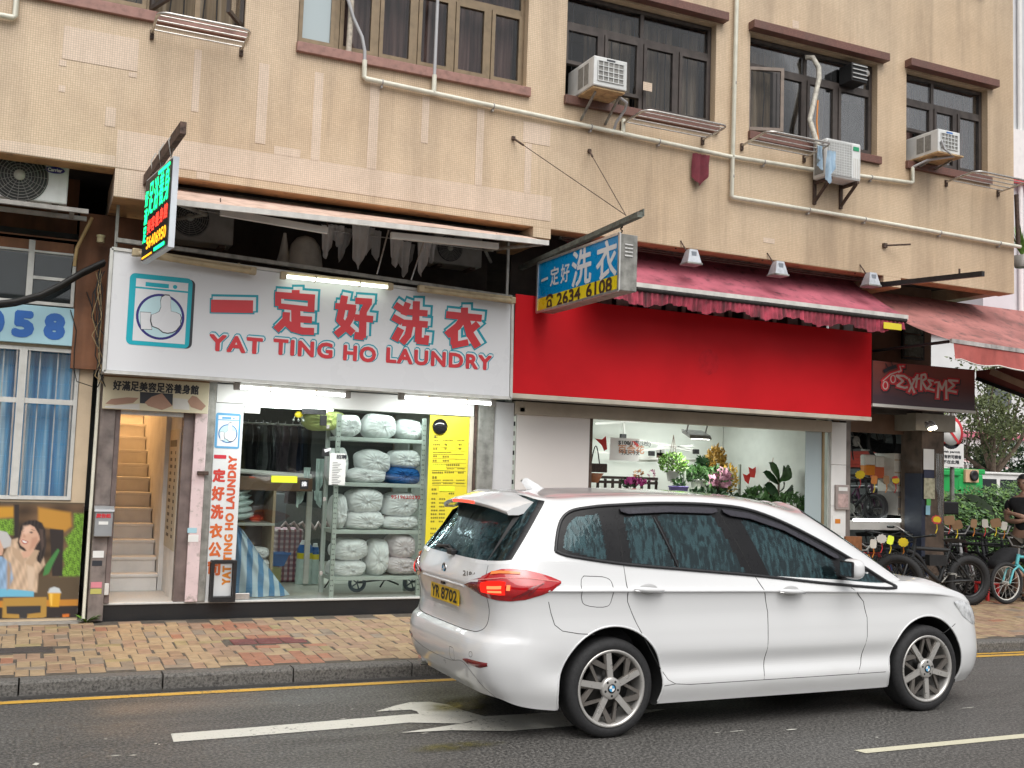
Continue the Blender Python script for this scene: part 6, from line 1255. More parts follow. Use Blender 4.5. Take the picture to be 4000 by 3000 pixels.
for k in range(20): obj('slat', MB().box(5.045, 5.098, YS+.03+.001*(k % 2), YS+.05, .25+.112*k, .30+.112*k), GREYP if k % 3 else BLACK, sg)
fl_ = thing('flood_lamp', 'lit square flood lamp hanging on a bracket in the florist', 'lamp', (7.9, 11.75, 2.1))
q = W(*q4(935, 315), 11.7); w_ = .175
m_ = MB(); vs = [(q.x-w_, 11.60, q.z-.02), (q.x+w_*.92, 11.60, q.z-.02), (q.x+w_*1.15, 11.86, q.z+.06), (q.x-w_*.75, 11.86, q.z+.06)]; m_.add(vs+[(v[0], v[1]+.03, v[2]+.05) for v in vs], [(0,3,2,1), (4,5,6,7), (0,1,5,4), (1,2,6,5), (2,3,7,6), (3,0,4,7)]); obj('housing', m_, GREYP, fl_)
m_ = MB(); c_ = sum((Vector(v) for v in vs), Vector())/4; m_.add([c_+(Vector(v)-c_)*.86+Vector((0, -.004, -.010)) for v in vs], [(0,3,2,1)]); obj('lens', m_, FLOODL, fl_)
m_ = MB(); m_.tube([(q.x-.15, 11.75, q.z+.04), (q.x-.10, 11.75, q.z+.22), (q.x-.08, 11.72, q.z+.24), (q.x+.16, 11.72, q.z+.22), (q.x+.18, 11.72, q.z+.20), (q.x+.16, 11.75, q.z+.06)], .011, 6); obj('bracket', m_, GREYP, fl_)
l_ = LI.copy(); l_.energy = 9; l_.size = .3; l_.size_y = .25; l_.color = (1, 1, .95); lo = bpy.data.objects.new('flood_lamp_light', l_); COL.objects.link(lo); lo.parent = fl_; lo.location = (q.x-7.9, -.05, q.z-2.1-.04); lo.rotation_euler = (radians(25), 0, 0)
ceiling_tube('lit tube on the florist ceiling near the left', 6.9, 12.3, 2.70, 16); ceiling_tube('lit tube on the florist ceiling near the right', 8.6, 12.6, 2.70, 11)
ps = thing('paper_sign', 'hand written white paper price sign in the florist', 'sign', (6.9, 12.2, 1.9))
A = W(*q4(212, 500), 12.2); B = W(*q4(458, 325), 12.2); obj('sheet', MB().box(A.x, B.x, 12.2, 12.206, A.z, B.z), PAPER, ps)
m_ = MB(); text(m_, '百合花', (A.x+.13, 12.197, B.z-.20), UX, UZ, .40, .11, .004); obj('orange_characters', m_, M('faded orange ink', (.60, .30, .18)), ps)
m_ = MB(); text(m_, '$100/1束(5枝)', (A.x+.13, 12.197, A.z+.20), UX, UZ, .50, .075, .002); text(m_, '"今天只今天"'[0:6], (A.x+.14, 12.197, A.z+.08), UX, UZ, .32, .07, .002); obj('ink', m_, CHAR, ps)
for i, (pts, Y, lab) in enumerate((([(92,322),(150,330),(182,302),(192,410),(168,424),(150,380)], 12.0, 'at the left of florist'), ([(400,340),(425,350),(440,362),(455,378),(440,390),(418,368)], 12.15, 'stuck on the paper sign'), ([(1308,610),(1340,625),(1372,600),(1368,650),(1355,698),(1325,670)], 12.62, 'left one on the rear wall'), ([(1355,555),(1388,572),(1424,550),(1415,600),(1405,645),(1370,640)], 12.6, 'right one on the rear wall'))):
    m_ = MB(); v = [W(*q4(x, y), Y) for x, y in pts]; n_ = len(v); m_.add([(a.x, Y-.004, a.z) for a in v]+[(a.x, Y, a.z) for a in v], [tuple(range(n_)), tuple(range(2*n_-1, n_-1, -1))]+[(k, k+n_, (k+1) % n_+n_, (k+1) % n_) for k in range(n_)]); solo('paper_butterfly', m_, M('red paper', (.60, .025, .02), .5), 'red paper butterfly '+lab, 'decoration', 'red paper butterflies in the florist')
# folding canopy frame stored at the back
cf = thing('canopy_frame', 'white folding canopy frame at the back of the florist', 'frame', (7.3, 12.6, 1.0))
for a, b in (((455, 335), (915, 430)), ((460, 420), (900, 380)), ((100, 430), (620, 490)), ((90, 200), (480, 180)), ((600, 360), (930, 420)), ((330, 190), (335, 300))):
    m_ = MB(); m_.bar(W(*q4(*a), 12.9), W(*q4(*b), 12.9), .03, .03); obj('strut', m_, OFFW, cf)
for x, y in ((560, 445), (925, 430), (325, 305)): q = W(*q4(x, y), 12.85); obj('joint', MB().bbox(q.x-.045, q.x+.045, 12.83, 12.88, q.z-.035, q.z+.035, .008), BLACK, cf)
m_ = MB(); m_.tube([W(*q4(*p), 13.38) for p in ((455, 495), (900, 495), (1200, 480), (1500, 485), (1640, 495), (1635, 250))], .012, 6); solo('wall_conduit', m_, OFFW, 'white conduit along the rear wall of the florist', 'conduit')
A = W(*q4(605, 500), 13.0); B = W(*q4(670, 368), 13.0); t = thing('wall_chart', 'white chart with four small pictures in the florist', 'chart', (A.x, 13.0, A.z)); obj('sheet', MB().box(A.x, B.x, 13.0, 13.005, A.z, B.z), PAPER, t)
for x, y in ((618, 430), (646, 430), (618, 470), (646, 470)): q = W(*q4(x, y), 13.0); obj('picture', MB().box(q.x-.04, q.x+.04, 12.996, 12.9995, q.z-.05, q.z+.05), M('picture brown', (.14, .10, .07)) if y > 440 else GREYP, t)
# plants
plant('hanging_plant', 'bright green trailing plant in a hanging white pot', *q4(735, 525), 12.0, (.22, .18, .15), 420, .06, LEAF3, POTW, .13, .09, hang=True)
plant('pothos_plant', 'leafy green plant in a white pot on the florist rack', *q4(945, 612), 12.2, (.30, .22, .12), 300, .09, LEAF1, POTW, .17, .11)
plant('agave_plant', 'dark spiky plant behind the leafy green pot', *q4(988, 538), 12.5, (.13, .12, .14), 120, .14, LEAF2, asp=.3) if False else plant('agave_plant', 'dark spiky plant behind the leafy green pot', *q4(988, 540), 12.5, (.13, .12, .14), 130, .13, LEAF2)
t = plant('dry_plant', 'tall ochre feathery plant on the florist rack', *q4(1090, 520), 12.4, (.16, .13, .25), 620, .075, LEAFY)
plant('lily_bouquet', 'bunch of pale pink lilies in the florist', *q4(1110, 665), 11.8, (.22, .16, .19), 160, .10, LEAF1, flowers=(PINKF2, 110, .085))
plant('wrapped_bouquet', 'yellow bouquet in clear film beside the lilies', *q4(1195, 650), 11.9, (.16, .13, .20), 260, .06, M('yellow petals', (.55, .36, .05), .5, var=.3, vs=20))
plant('orchid', 'magenta orchid in front of the wooden trellis', *q4(378, 685), 11.7, (.14, .10, .06), 40, .09, LEAF2, flowers=(PINKF, 60, .07)); plant('orchid', 'small magenta orchid right of the larger one', *q4(462, 690), 11.7, (.07, .06, .05), 12, .06, LEAF2, flowers=(PINKF, 30, .06))
plant('orchid', 'orange dried flower standing above the trellis', *q4(447, 620), 12.2, (.08, .06, .08), 60, .05, M('orange petals', (.5, .22, .08), .5)); plant('orchid', 'pale pink sprig above the right end of trellis', *q4(555, 630), 12.2, (.08, .06, .12), 40, .04, PINKF2)
plant('potted_plant', 'plant in a violet pot below the hanging plant', *q4(780, 690), 11.9, (.10, .08, .07), 60, .08, LEAF1, POTV, .20, .13)
plant('shrub_plant', 'round leaved green plants beside the large leaved fig', *q4(1420, 810), 11.75, (.24, .18, .15), 170, .13, LEAF1); plant('fern_plant', 'fern in a violet pot at the right of the florist', *q4(1690, 860), 11.5, (.34, .24, .17), 700, .06, LEAF1, POTV, .2, .16)
plant('low_plants', 'row of low green plants at the foot of the florist rack', *q4(1040, 800), 11.8, (.5, .2, .12), 320, .09, LEAF2)
ff = thing('fiddle_fig', 'fiddle leaf fig with large dark leaves at the florist right wall', 'plant', (9.35, 11.7, .2))
q0 = W(*q4(1600, 850), 11.7); m_ = MB(); m_.tube([(q0.x, 11.7, .25), q0, W(*q4(1605, 700), 11.7), W(*q4(1590, 560), 11.7)], .016, 7); obj('stem', m_, BARK, ff)
def bigleaf(a, b, w, m=LEAF2):
    A_, B_ = W(*q4(*a), 11.7), W(*q4(*b), 11.68); d = B_-A_; s = Vector((-d.z, -.25*d.length, d.x)).normalized()*w; s.y = -.06; mb_ = MB(); rows_ = [(0, .08), (.2, .55), (.45, .85), (.7, 1.), (.88, .75), (1, .12)]
    vs = []
    for k, ww in rows_: p = A_+d*k+Vector((0, -.05*sin(pi*k), 0)); vs += [p-s*ww+Vector((0, -.03, .0)), p, p+s*ww+Vector((0, -.03, 0))]
    fs = []
    for k in range(len(rows_)-1): fs += [(k*3, k*3+1, k*3+4, k*3+3), (k*3+1, k*3+2, k*3+5, k*3+4)]
    mb_.add(vs, fs, 0, True); obj('leaf', mb_, m, ff)
for a, b, w, mm in (((1600, 680), (1520, 520), .10, LEAF1), ((1605, 670), (1690, 560), .13, LEAF1), ((1595, 700), (1470, 600), .08, LEAF2), ((1600, 800), (1480, 705), .10, LEAF2), ((1610, 810), (1715, 725), .10, LEAF2), ((1605, 760), (1640, 680), .05, LEAF2), ((1590, 830), (1480, 850), .10, LEAF2), ((1600, 690), (1640, 545), .09, LEAF1), ((1605, 830), (1660, 800), .09, LEAF2)): bigleaf(a, b, w, mm)
q = W(*q4(1512, 760), 11.75); m_ = MB(); m_.ell((q.x, 11.75, q.z), .10, .09, .09, 16, 10, fn=lambda d: 1 if d.z < 0 else .2); m_.tube([(q.x, 11.75, q.z), W(*q4(1560, 480), 11.75)], .004, 5); solo('hanging_pot', m_, POTT, 'terracotta hanging pot among the fig leaves', 'pot')
q = W(*q4(95, 560), 11.6); t = thing('hanging_basket', 'dark basket hanging at the left edge of the florist', 'basket', (q.x, 11.6, q.z-.1)); obj('basket', MB().bbox(q.x-.10, q.x+.12, 11.5, 11.7, q.z-.06, q.z+.05, .01), M('dark wicker', (.05, .03, .025), .8, var=.4, vs=40), t); m_ = MB(); m_.tube([(q.x-.06+.12*k/8, 11.6, q.z+.05+.22*sin(pi*k/8)) for k in range(9)], .008, 6); obj('handle', m_, BLACK, t); m_ = MB(); m_.lathe([(.04, 0), (.11, .12), (.001, .12)], (q.x, 11.6, q.z-.19), n=14); obj('pot', m_, POTT, t)
tr = thing('wooden_trellis', 'dark wooden slatted trellis behind the orchids', 'trellis', (7.0, 12.1, .2)); A = W(*q4(128, 760), 12.1); B = W(*q4(612, 655), 12.1)
for z in (A.z-.55, A.z+.02, B.z-.06, B.z): obj('slat', MB().box(A.x, B.x, 12.1, 12.13, z-.018, z+.018), M('dark timber', (.045, .028, .022), .7), tr)
for k in range(9): x = A.x+(B.x-A.x)*k/8; obj('upright', MB().box(x-.014, x+.014, 12.131, 12.16, .2, B.z-.02), M('dark timber', (.045, .028, .022)), tr)
pr_ = thing('plant_rack', 'grey green metal plant rack in the florist', 'rack', (8.3, 12.2, .2))
for x, y in ((830, 525), (1105, 525), (1283, 535)): q = W(*q4(x, y), 12.1); obj('post', MB().box(q.x-.015, q.x+.015, 12.08, 12.11, .2, q.z), M('sage metal', (.30, .34, .28)), pr_)
for y in (725, 900): A = W(*q4(830, y), 12.1); B = W(*q4(1283, y), 12.1); obj('shelf', MB().box(A.x, B.x, 12.08, 12.4, A.z-.015, A.z), M('sage metal', (.30, .34, .28)), pr_)
# right edge of the florist front: glass return, pillar with letter box
fe = thing('shop_corner', 'bronze edged glass return at the right end of the florist', 'glazing', (9.5, YS, .2))
obj('glass', MB().box(9.33, 9.60, YS+.02, YS+.03, .21, 2.40), GLASSF, fe); obj('bronze_edge', MB().bbox(9.60, 9.635, YS, YS+.05, .21, 2.45, .004), M('bronze strip', (.30, .22, .12), .4, metal=.5), fe); obj('mirror_strip', MB().box(9.637, 9.728, YS+.02, YS+.03, .21, 2.45), GLASS, fe)
for (px, py, r_, mm, lab) in ((3228, 1725, .05, FLOODL, 'white'), (3238, 1770, .055, WARML, 'warm')): q = W(px, py, YS+.12); t = thing('spot_lamp', 'small lit %s lamp behind the bronze glass edge' % lab, 'lamp', (q.x, YS+.12, q.z)); m_ = MB(); m_.lathe([(r_, 0), (r_*.9, .03), (.02, .1)], (q.x, YS+.10, q.z), (0, 1, 0), 16); obj('shade', m_, ALU, t); m_ = MB(); m_.lathe([(.001, -.012), (r_*.85, -.002), (r_*.85, 0)], (q.x, YS+.10, q.z), (0, 1, 0), 16); obj('bulb', m_, mm, t)
wp = thing('white_pillar', 'white painted pillar between the florist and the bicycle shop', 'pillar', (9.86, YS, .16)); 
for z0, z1 in ((.16, .98), (.984, 1.42), (1.424, 1.97), (1.974, 2.54)): obj('panel', MB().bbox(9.732, 9.985, YS-.02, YS+.14, z0, z1, .004), WHITEP, wp)
obj('steel_edge', MB().bbox(9.987, 10.07, YS-.01, YS+.12, .16, 2.6, .004), M('brown grey edge', (.17, .145, .13), .6, var=.3), wp)
A = W(3262, 1990, YS-.04); B = W(3315, 1895, YS-.04); t = thing('notice_box', 'framed notice box with pink picture on the white pillar', 'box', ((A.x+B.x)/2, YS-.05, A.z)); obj('frame', MB().bbox(A.x, B.x, YS-.06, YS-.022, A.z, B.z, .006), M('notice box frame', (.33, .28, .26)), t); obj('picture', MB().box(A.x+.03, B.x-.03, YS-.064, YS-.0605, A.z+.03, B.z-.12), M('pinkish picture', (.42, .30, .28), .4, var=.5, vs=12), t); obj('label', MB().box(A.x+.04, B.x-.04, YS-.064, YS-.0605, B.z-.08, B.z-.03), PAPER, t)
q = W(3272, 2045, YS-.03); obj('sticker', MB().box(q.x-.08, q.x+.08, YS-.024, YS-.0205, q.z-.13, q.z+.10), PAPER, wp); obj('sticker_star', MB().box(q.x-.04, q.x+.05, YS-.0265, YS-.0245, q.z+.0, q.z+.06), ORANGE, wp)
# ================================================================== bicycle shop
xs_ = thing('shop_sign', 'maroon bicycle shop sign with pale graffiti style lettering', 'sign', (10.85, YL, 2.76))
obj('cabinet', MB().bbox(9.935, 11.775, YL+.006, YL+.35, 2.755, 3.345, .004), M('dark maroon', (.06, .035, .04), .5), xs_)
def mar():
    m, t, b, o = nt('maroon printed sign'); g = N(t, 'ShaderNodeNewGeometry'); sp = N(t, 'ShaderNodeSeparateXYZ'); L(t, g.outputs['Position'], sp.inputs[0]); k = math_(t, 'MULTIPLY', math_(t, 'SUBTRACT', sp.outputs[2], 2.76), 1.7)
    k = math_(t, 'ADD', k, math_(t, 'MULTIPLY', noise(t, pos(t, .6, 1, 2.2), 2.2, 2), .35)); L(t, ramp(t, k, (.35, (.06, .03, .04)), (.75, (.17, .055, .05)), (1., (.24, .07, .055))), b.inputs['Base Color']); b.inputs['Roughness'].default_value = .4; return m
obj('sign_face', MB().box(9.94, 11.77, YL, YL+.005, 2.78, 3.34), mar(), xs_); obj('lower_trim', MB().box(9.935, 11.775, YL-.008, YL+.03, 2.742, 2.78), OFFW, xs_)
def q5(x, y): return 3300+x*.3316, 1250+y*.3316
EXT = [([(735,690),(690,660),(600,655),(680,720),(610,775),(700,800),(735,790)],24), ([(745,690),(815,860)],24), ([(835,665),(745,850)],22), ([(850,640),(830,800)],22), ([(790,700),(880,690)],20), ([(890,830),(895,650),(940,640),(950,690),(900,720),(960,820)],24), ([(1040,720),(975,705),(1010,760),(965,810),(1050,830)],22), ([(1085,920),(1100,730),(1135,820),(1185,715),(1190,930)],24), ([(1330,720),(1215,710),(1280,770),(1205,830),(1310,850)],24), ([(1045,740),(1085,730)],18)]
EXT += [([(470+28*cos(a+1.2*k), 770+0*k-45*sin(a)) for a in [2*pi*j/10 for j in range(11)]], 12) for k in (0,)] + [([(560+28*cos(a), 695-45*sin(a)) for a in [2*pi*j/10 for j in range(11)]], 12), ([(440,720),(530,640),(640,600)],12), ([(640,540),(655,600),(620,620)],14), ([(660,545),(690,545)],12)]
def etr(x, y, d): q = XZ(*q5(x, y), YL); return (q[0], YL-d, q[1])
m_ = MB(); strokes(m_, EXT, etr, 24, (10, 14), .002); obj('lettering_shadow', m_, CHAR, xs_); m_ = MB(); strokes(m_, EXT, etr, 19, (0, 0), .006); obj('lettering_outline', m_, REDL, xs_); m_ = MB(); strokes(m_, EXT, etr, 0, (0, 0), .010); obj('lettering', m_, M('pinkish white letters', (.62, .50, .46)), xs_)
m_ = MB(); strokes(m_, [([(450,610),(520,570),(600,545)],40), ([(500,560),(470,510)],10), ([(560,560),(540,490)],10)], etr, 0, (0, 0), .012); obj('logo_rider', m_, CHAR, xs_)
# window over the sign
mw = thing('louvre_window', 'dim green louvre window above the maroon sign', 'window', (10.6, 11.3, 3.3)); A = W(*q5(705, 430), 11.3); B = W(*q5(925, 45), 11.3)
for k in range(3): z0 = A.z+(B.z-A.z)*k/3; obj('pane', MB().box(A.x, B.x, 11.3, 11.31, z0+.012, z0+(B.z-A.z)/3-.012), M('dim green pane', (.13, .17, .15), .25, var=.4, vs=6), mw)
bars_ = MB(); bars(bars_, A.x-.03, B.x+.03, A.z-.03, B.z+.03, 11.305, 11.34, .03); obj('frame', bars_, BLACK, mw)
# salmon awning round the corner
sa = thing('awning', 'faded salmon awning with scalloped valance at the right edge', 'awning', (11.8, 10.0, 3.3))
def sf(u, v): x = 10.08+3.6*u; return (x, 10.95-1.57*v, 4.36-.84*v-.10*u*v-.07*sin(pi*v)+.05*sin(x*2.3+1)*v*(1-v)*2)
m_ = MB(); m_.grid(sf, 40, 10); obj('fabric', m_, AWNS, sa)
m_ = MB(); m_.bar((10.1, 9.37, 3.505), (13.7, 9.37, 3.405), .035, .05); obj('front_bar', m_, M('mouldy white bar', (.45, .42, .40), .5, var=.2, vs=14, streak=.7, dirt=(.06, .05, .05)), sa)
def sv(u, v): x = 10.14+3.5*u; zb_ = .20+.03*abs(sin(x*4.6))+.03*u; return (x, 9.365+.03*sin(x*6)*v, 3.49-.10*(x-10.1)/3.6-zb_*v)
m_ = MB(); m_.grid(sv, 140, 5); obj('valance', m_, AWNSV, sa); m_ = MB(); m_.tube([Vector(sv(k/140, 1)) for k in range(141)], .009, 5); obj('valance_piping', m_, OFFW, sa)
m_ = MB(); m_.tube([(10.15, 10.9, 3.5), (10.12, 9.42, 3.5)], .02, 8); obj('arm', m_, BLACK, sa)
sb = thing('awning', 'brown red underside of the side awning at the right edge', 'awning', (12.6, 10.8, 2.9)); P1, P2, P3, P4 = W(3815, 1448, 10.9), W(4060, 1420, 10.0), W(4060, 1570, 10.0), W(3815, 1478, 10.9)
m_ = MB(); m_.add([P1, P2, P3, P4], [(0,1,2,3)]); m_.add([p+Vector((.01, .02, 0)) for p in (P1, P2, P3, P4)], [(3,2,1,0)]); obj('fabric', m_, M('dull maroon canvas', (.20, .06, .05), .8, var=.2), sb); m_ = MB(); m_.bar(P4, P3, .05, .05); obj('bar', m_, BLACK, sb); m_ = MB(); m_.bar(W(3870, 1450, 10.6), W(4060, 1530, 9.9), .02, .09); obj('strap', m_, M('tan webbing', (.40, .28, .20)), sb)
# corner column with notices
cc = thing('corner_column', 'brown timber clad column at the corner of the bicycle shop', 'column', (11.57, YS, .16)); obj('shaft', MB().bbox(11.37, 11.79, YS, YS+.40, .16, 2.78, .01), M('brown weathered cladding', (.115, .08, .058), .7, var=.45, vs=5, streak=.4), cc); obj('dark_side', MB().box(11.35, 11.42, YS-.01, YS+.3, .16, 1.9), M('navy panel', (.022, .028, .05)), cc); obj('capital', MB().box(11.2, 11.95, YS-.05, YS+.45, 2.5, 2.74), M('pale beam', (.30, .27, .22)), cc)
for (x0, y0, x1, y1, mm) in ((637, 115, 722, 278, PAPER), (640, 350, 728, 515, M('yellowed notice', (.42, .40, .28), .6, var=.3, vs=20)), (662, 515, 695, 570, M('green leaflet', (.10, .40, .10))), (655, 570, 690, 645, M('blue leaflet', (.25, .45, .55))), (640, 285, 722, 345, M('navy card', (.03, .035, .07)))):
    A = W(3300+x0*.482, 1700+y1*.482, YS-.03); B = W(3300+x1*.482, 1700+y0*.482, YS-.03); obj('notice', MB().box(A.x, B.x, YS-.035, YS-.030, A.z, B.z), mm, cc)
m_ = MB(); A = W(3300+760*.482, 1700+150*.482, YS-.05); cloth(m_, A.x, YS-.06, A.z, .14, 1.0, 44, .1); solo('plastic_sheet', m_, FILM, 'clear plastic sheet hanging on the corner column', 'sheet')
for (px, py, mm, lab) in ((3632, 1672, WARML, 'left'), (3648, 1668, FLOODL, 'right')): q = W(px, py, YS-.25); t = thing('spot_lamp', 'lit clip lamp under the maroon sign, %s of the pair' % lab, 'lamp', (q.x, YS-.25, q.z)); m_ = MB(); m_.lathe([(.035, 0), (.045, .05), (.02, .10)], (q.x, YS-.25, q.z), (-.2, .5, .8), 14); obj('shade', m_, ALU, t); m_ = MB(); m_.ell((q.x, YS-.26, q.z-.01), .035, .035, .03); obj('bulb', m_, mm, t)
ceiling_tube('lit tube at the back of the bicycle shop', 10.6, 12.9, 2.5, 20); 
A = W(3335, 2030, 11.5); B = W(3540, 2035, 11.5); t = thing('display_light', 'bright horizontal tube light over a white ledge in the bicycle shop', 'lamp', ((A.x+B.x)/2, 11.5, A.z)); m_ = MB(); m_.cyl((A.x, 11.5, A.z), (B.x, 11.5, A.z), .018, 8); obj('tube', m_, TUBE, t); obj('ledge', MB().bbox(A.x-.15, B.x, 11.47, 11.8, A.z-.14, A.z-.019, .006), OFFW, t)
obj('cross_wall', MB().box(11.98, 12.06, YS+.42, 15.2, .16, 2.78), DARKW, bld)
# red rolled banner and stacked cartons
rb_ = thing('red_shutter', 'dark red slatted shutter band at the back of bicycle shop', 'shutter', (11.95, 12.2, 1.98))
for k in range(5): obj('slat', MB().box(11.93+.004*k, 11.96+.004*k, 11.45, 13.6, 1.98+.052*k, 2.028+.052*k), M('dark red slat', (.22, .03, .02), .4, var=.2), rb_)
def q6(x, y): return 3300+x*.482, 1700+y*.482
k_ = 0
for x0, x1, y0, y1, mm, lab in ((500, 618, 168, 245, CARD, 'brown'), (500, 622, 268, 342, CARD, 'brown'), (525, 624, 362, 440, CARD, 'brown'), (500, 622, 462, 542, CARD, 'brown'), (510, 625, 550, 645, CARD, 'brown'), (402, 498, 155, 250, CARDW, 'white'), (402, 496, 255, 352, CARDW, 'white'), (430, 522, 360, 455, CARDW, 'white'), (430, 498, 460, 545, M('grey carton', (.24, .22, .20), .7), 'grey'), (430, 508, 550, 645, M('grey carton', (.24, .22, .20)), 'grey')):
    A = W(*q6(x0, y1), 11.5); B = W(*q6(x1, y0), 11.5); k_ += 1; ix = (k_-1) % 5
    t = thing('carton', '%s bicycle carton, %s in its stack against the column' % (lab, ('topmost', 'second from top', 'third from top', 'fourth from top', 'lowest')[ix]), 'carton', ((A.x+B.x)/2, 11.7, A.z), 0, 'cartons stacked in the bicycle shop'); obj('box', MB().bbox(A.x, B.x, 11.5, 11.9, A.z-.008, B.z+.008, .006), mm, t); obj('tape', MB().box(A.x, B.x, 11.495, 11.4995, (A.z+B.z)/2-.01, (A.z+B.z)/2+.01), M('pale tape', (.40, .30, .20)), t)
    if lab == 'brown': m_ = MB(); m_.flat(circ((A.x+B.x)/2, (A.z+B.z)/2+.035, .035, 12), (0, 11.494, 0), UX, UZ); obj('print', m_, CARDW, t)
for i, (x, y, mm) in enumerate(((205, 205, CARDW), (295, 215, CARDW), (205, 275, ORANGE), (285, 300, M('red orange bag', (.45, .09, .03))), (365, 300, M('red orange bag', (.45, .09, .03))))): A = W(*q6(x-42, y+48), 11.7); B = W(*q6(x+45, y-45), 11.7); solo('display_bag', MB().bbox(A.x, B.x, 11.7, 11.8, A.z, B.z, .02), mm, ('white box hanging high in the bicycle shop, left one', 'white box hanging high in the bicycle shop, right one', 'orange bag below the left white box', 'red orange bag in the middle of the shop', 'red orange bag next to the white cartons')[i], 'bag')
# ---- bicycles
def wheel(parent, cx, cz, R, tr_, rimm, yaw=0., cy=0., spokes=16, tread=None):
    c, s = cos(yaw), sin(yaw)
    def pt(a, r, y=0.): return (cx+r*cos(a)*c-y*s, cy+r*cos(a)*s+y*c, cz+r*sin(a))
    n = 32; m_ = MB(); m_.tube([pt(2*pi*k/n, R-tr_*1.9) for k in range(n)], tr_*.45, 6, closed=True)
    for k in range(spokes): a = 2*pi*k/spokes; m_.tube([pt(a+.3*(k % 2-.5), .025, .025*(1 if k % 2 else -1)), pt(a, R-tr_*2)], .0028, 4, cap=False)
    m_.cyl(pt(0, 0, -.05), pt(0, 0, .05), .024, 10); w = obj('wheel', m_, rimm, parent, local=True)
    m_ = MB(); m_.tube([pt(2*pi*k/n, R-tr_) for k in range(n)], tr_, 10, closed=True)
    if tread:
        for k in range(n*2): a = pi*k/n; m_.tube([pt(a, R+.002, -.6*tr_), pt(a+.05, R+.008, 0), pt(a, R+.002, .6*tr_)], .008, 4)
    obj('tyre', m_, RUBBER, w, local=True); return w
def bicycle(name, label, loc, rz, fm, R=.33, tr_=.022, wb=1.0, h=1.0, bar='flat', rim=None, basket=False, group=None, steer=0., tread=False, light=False):
    t = thing(name, label, 'bicycle', loc, rz, group); rim = rim or STEEL; s = wb; hz = R+.62*h*.6
    wheel(t, 0, R, R, tr_, rim, tread=tread); wheel(t, wb, R, R, tr_, rim, yaw=steer, tread=tread)
    bb = (wb*.42, 0, R-.03); st_ = (wb*.27, 0, R+.40*h); hd0 = (wb*.80, 0, R+.30*h); hd1 = (wb*.765, 0, R+.46*h); f = .020 if tr_ < .04 else .026
    m_ = MB(); m_.tube([bb, st_], f, 8); m_.tube([st_, (wb*.775, 0, R+.42*h)], f, 8); m_.tube([bb, hd0], f*1.15, 8); m_.tube([hd0, hd1], f*1.2, 8)
    for y in (-.06, .06): m_.tube([(0, y, R), (bb[0], y*.5, bb[2])], f*.55, 6); m_.tube([(0, y, R), (st_[0], y*.4, st_[2]-.03)], f*.55, 6)
    obj('frame', m_, fm, t, local=True)
    m_ = MB(); w_ = tr_+.035
    for y in (-w_, w_): m_.tube([(wb, y, R), (wb*.93, y, R+R*.62), (wb*.83, y*.8, R+.27*h)], f*.7, 6)
    m_.tube([(wb*.83, -w_, R+.27*h), (wb*.83, w_, R+.27*h)], f*.8, 6); obj('fork', m_, fm, t, local=True)
    hx, hzz = wb*.755, R+.56*h; m_ = MB(); m_.tube([hd1, (hx, 0, hzz)], f*.7, 6)
    if bar == 'flat': m_.tube([(hx-.06, -.31, hzz+.05), (hx, -.12, hzz+.02), (hx+.02, 0, hzz), (hx, .12, hzz+.02), (hx-.06, .31, hzz+.05)], .013, 7)
    else: m_.tube([(hx-.16, -.27, hzz+.12), (hx-.05, -.24, hzz+.13), (hx+.03, -.08, hzz+.02), (hx+.03, .08, hzz+.02), (hx-.05, .24, hzz+.13), (hx-.16, .27, hzz+.12)], .012, 7)
    hb = obj('handlebar', m_, BLACK if tr_ > .04 or bar == 'flat' else STEEL, t, local=True)
    for y in (-.29, .29): m_ = MB(); z_ = hzz+(.05 if bar == 'flat' else .12); x_ = hx-(.06 if bar == 'flat' else .12); m_.tube([(x_, y-.05, z_), (x_, y+.05, z_)] if bar == 'flat' else [(x_-.05, y, z_), (x_+.06, y, z_)], .018, 8); obj('grip', m_, BLACK, hb, local=True)
    m_ = MB(); m_.tube([st_, (wb*.24, 0, R+.53*h)], f*.6, 6); sx = wb*.23; sz = R+.55*h
    m_.add([(sx-.13, -.075, sz), (sx-.13, .075, sz), (sx-.02, .06, sz+.015), (sx+.14, .018, sz-.005), (sx+.14, -.018, sz-.005), (sx-.02, -.06, sz+.015), (sx-.12, -.05, sz-.05), (sx-.12, .05, sz-.05), (sx+.12, 0, sz-.03)], [(0,5,2,1), (5,4,3,2), (0,1,7,6), (1,2,3,8,7), (0,6,8,4,5), (6,7,8), (3,4,8)]); obj('saddle', m_, BLACK, t, local=True)
    m_ = MB(); m_.lathe([(.075, -.004), (.075, .004)], (bb[0], -.05, bb[2]), (0, 1, 0), 18); m_.tube([(bb[0], -.065, bb[2]), (bb[0]+.11, -.07, bb[2]-.12)], .011, 6); m_.tube([(bb[0], .065, bb[2]), (bb[0]-.11, .07, bb[2]+.12)], .011, 6); m_.box(bb[0]+.07, bb[0]+.16, -.15, -.07, bb[2]-.13, bb[2]-.11); m_.box(bb[0]-.16, bb[0]-.07, .07, .15, bb[2]+.11, bb[2]+.13); m_.tube([(bb[0], -.055, bb[2]+.07), (0, -.055, R+.04)], .006, 5); m_.tube([(bb[0], -.055, bb[2]-.07), (0, -.055, R-.04)], .006, 5); obj('crankset', m_, GALV, t, local=True)
    m_ = MB(); m_.tube([(wb*.30, -.06, bb[2]), (wb*.22, -.17, .012)], .010, 6); obj('kickstand', m_, BLACK, t, local=True)
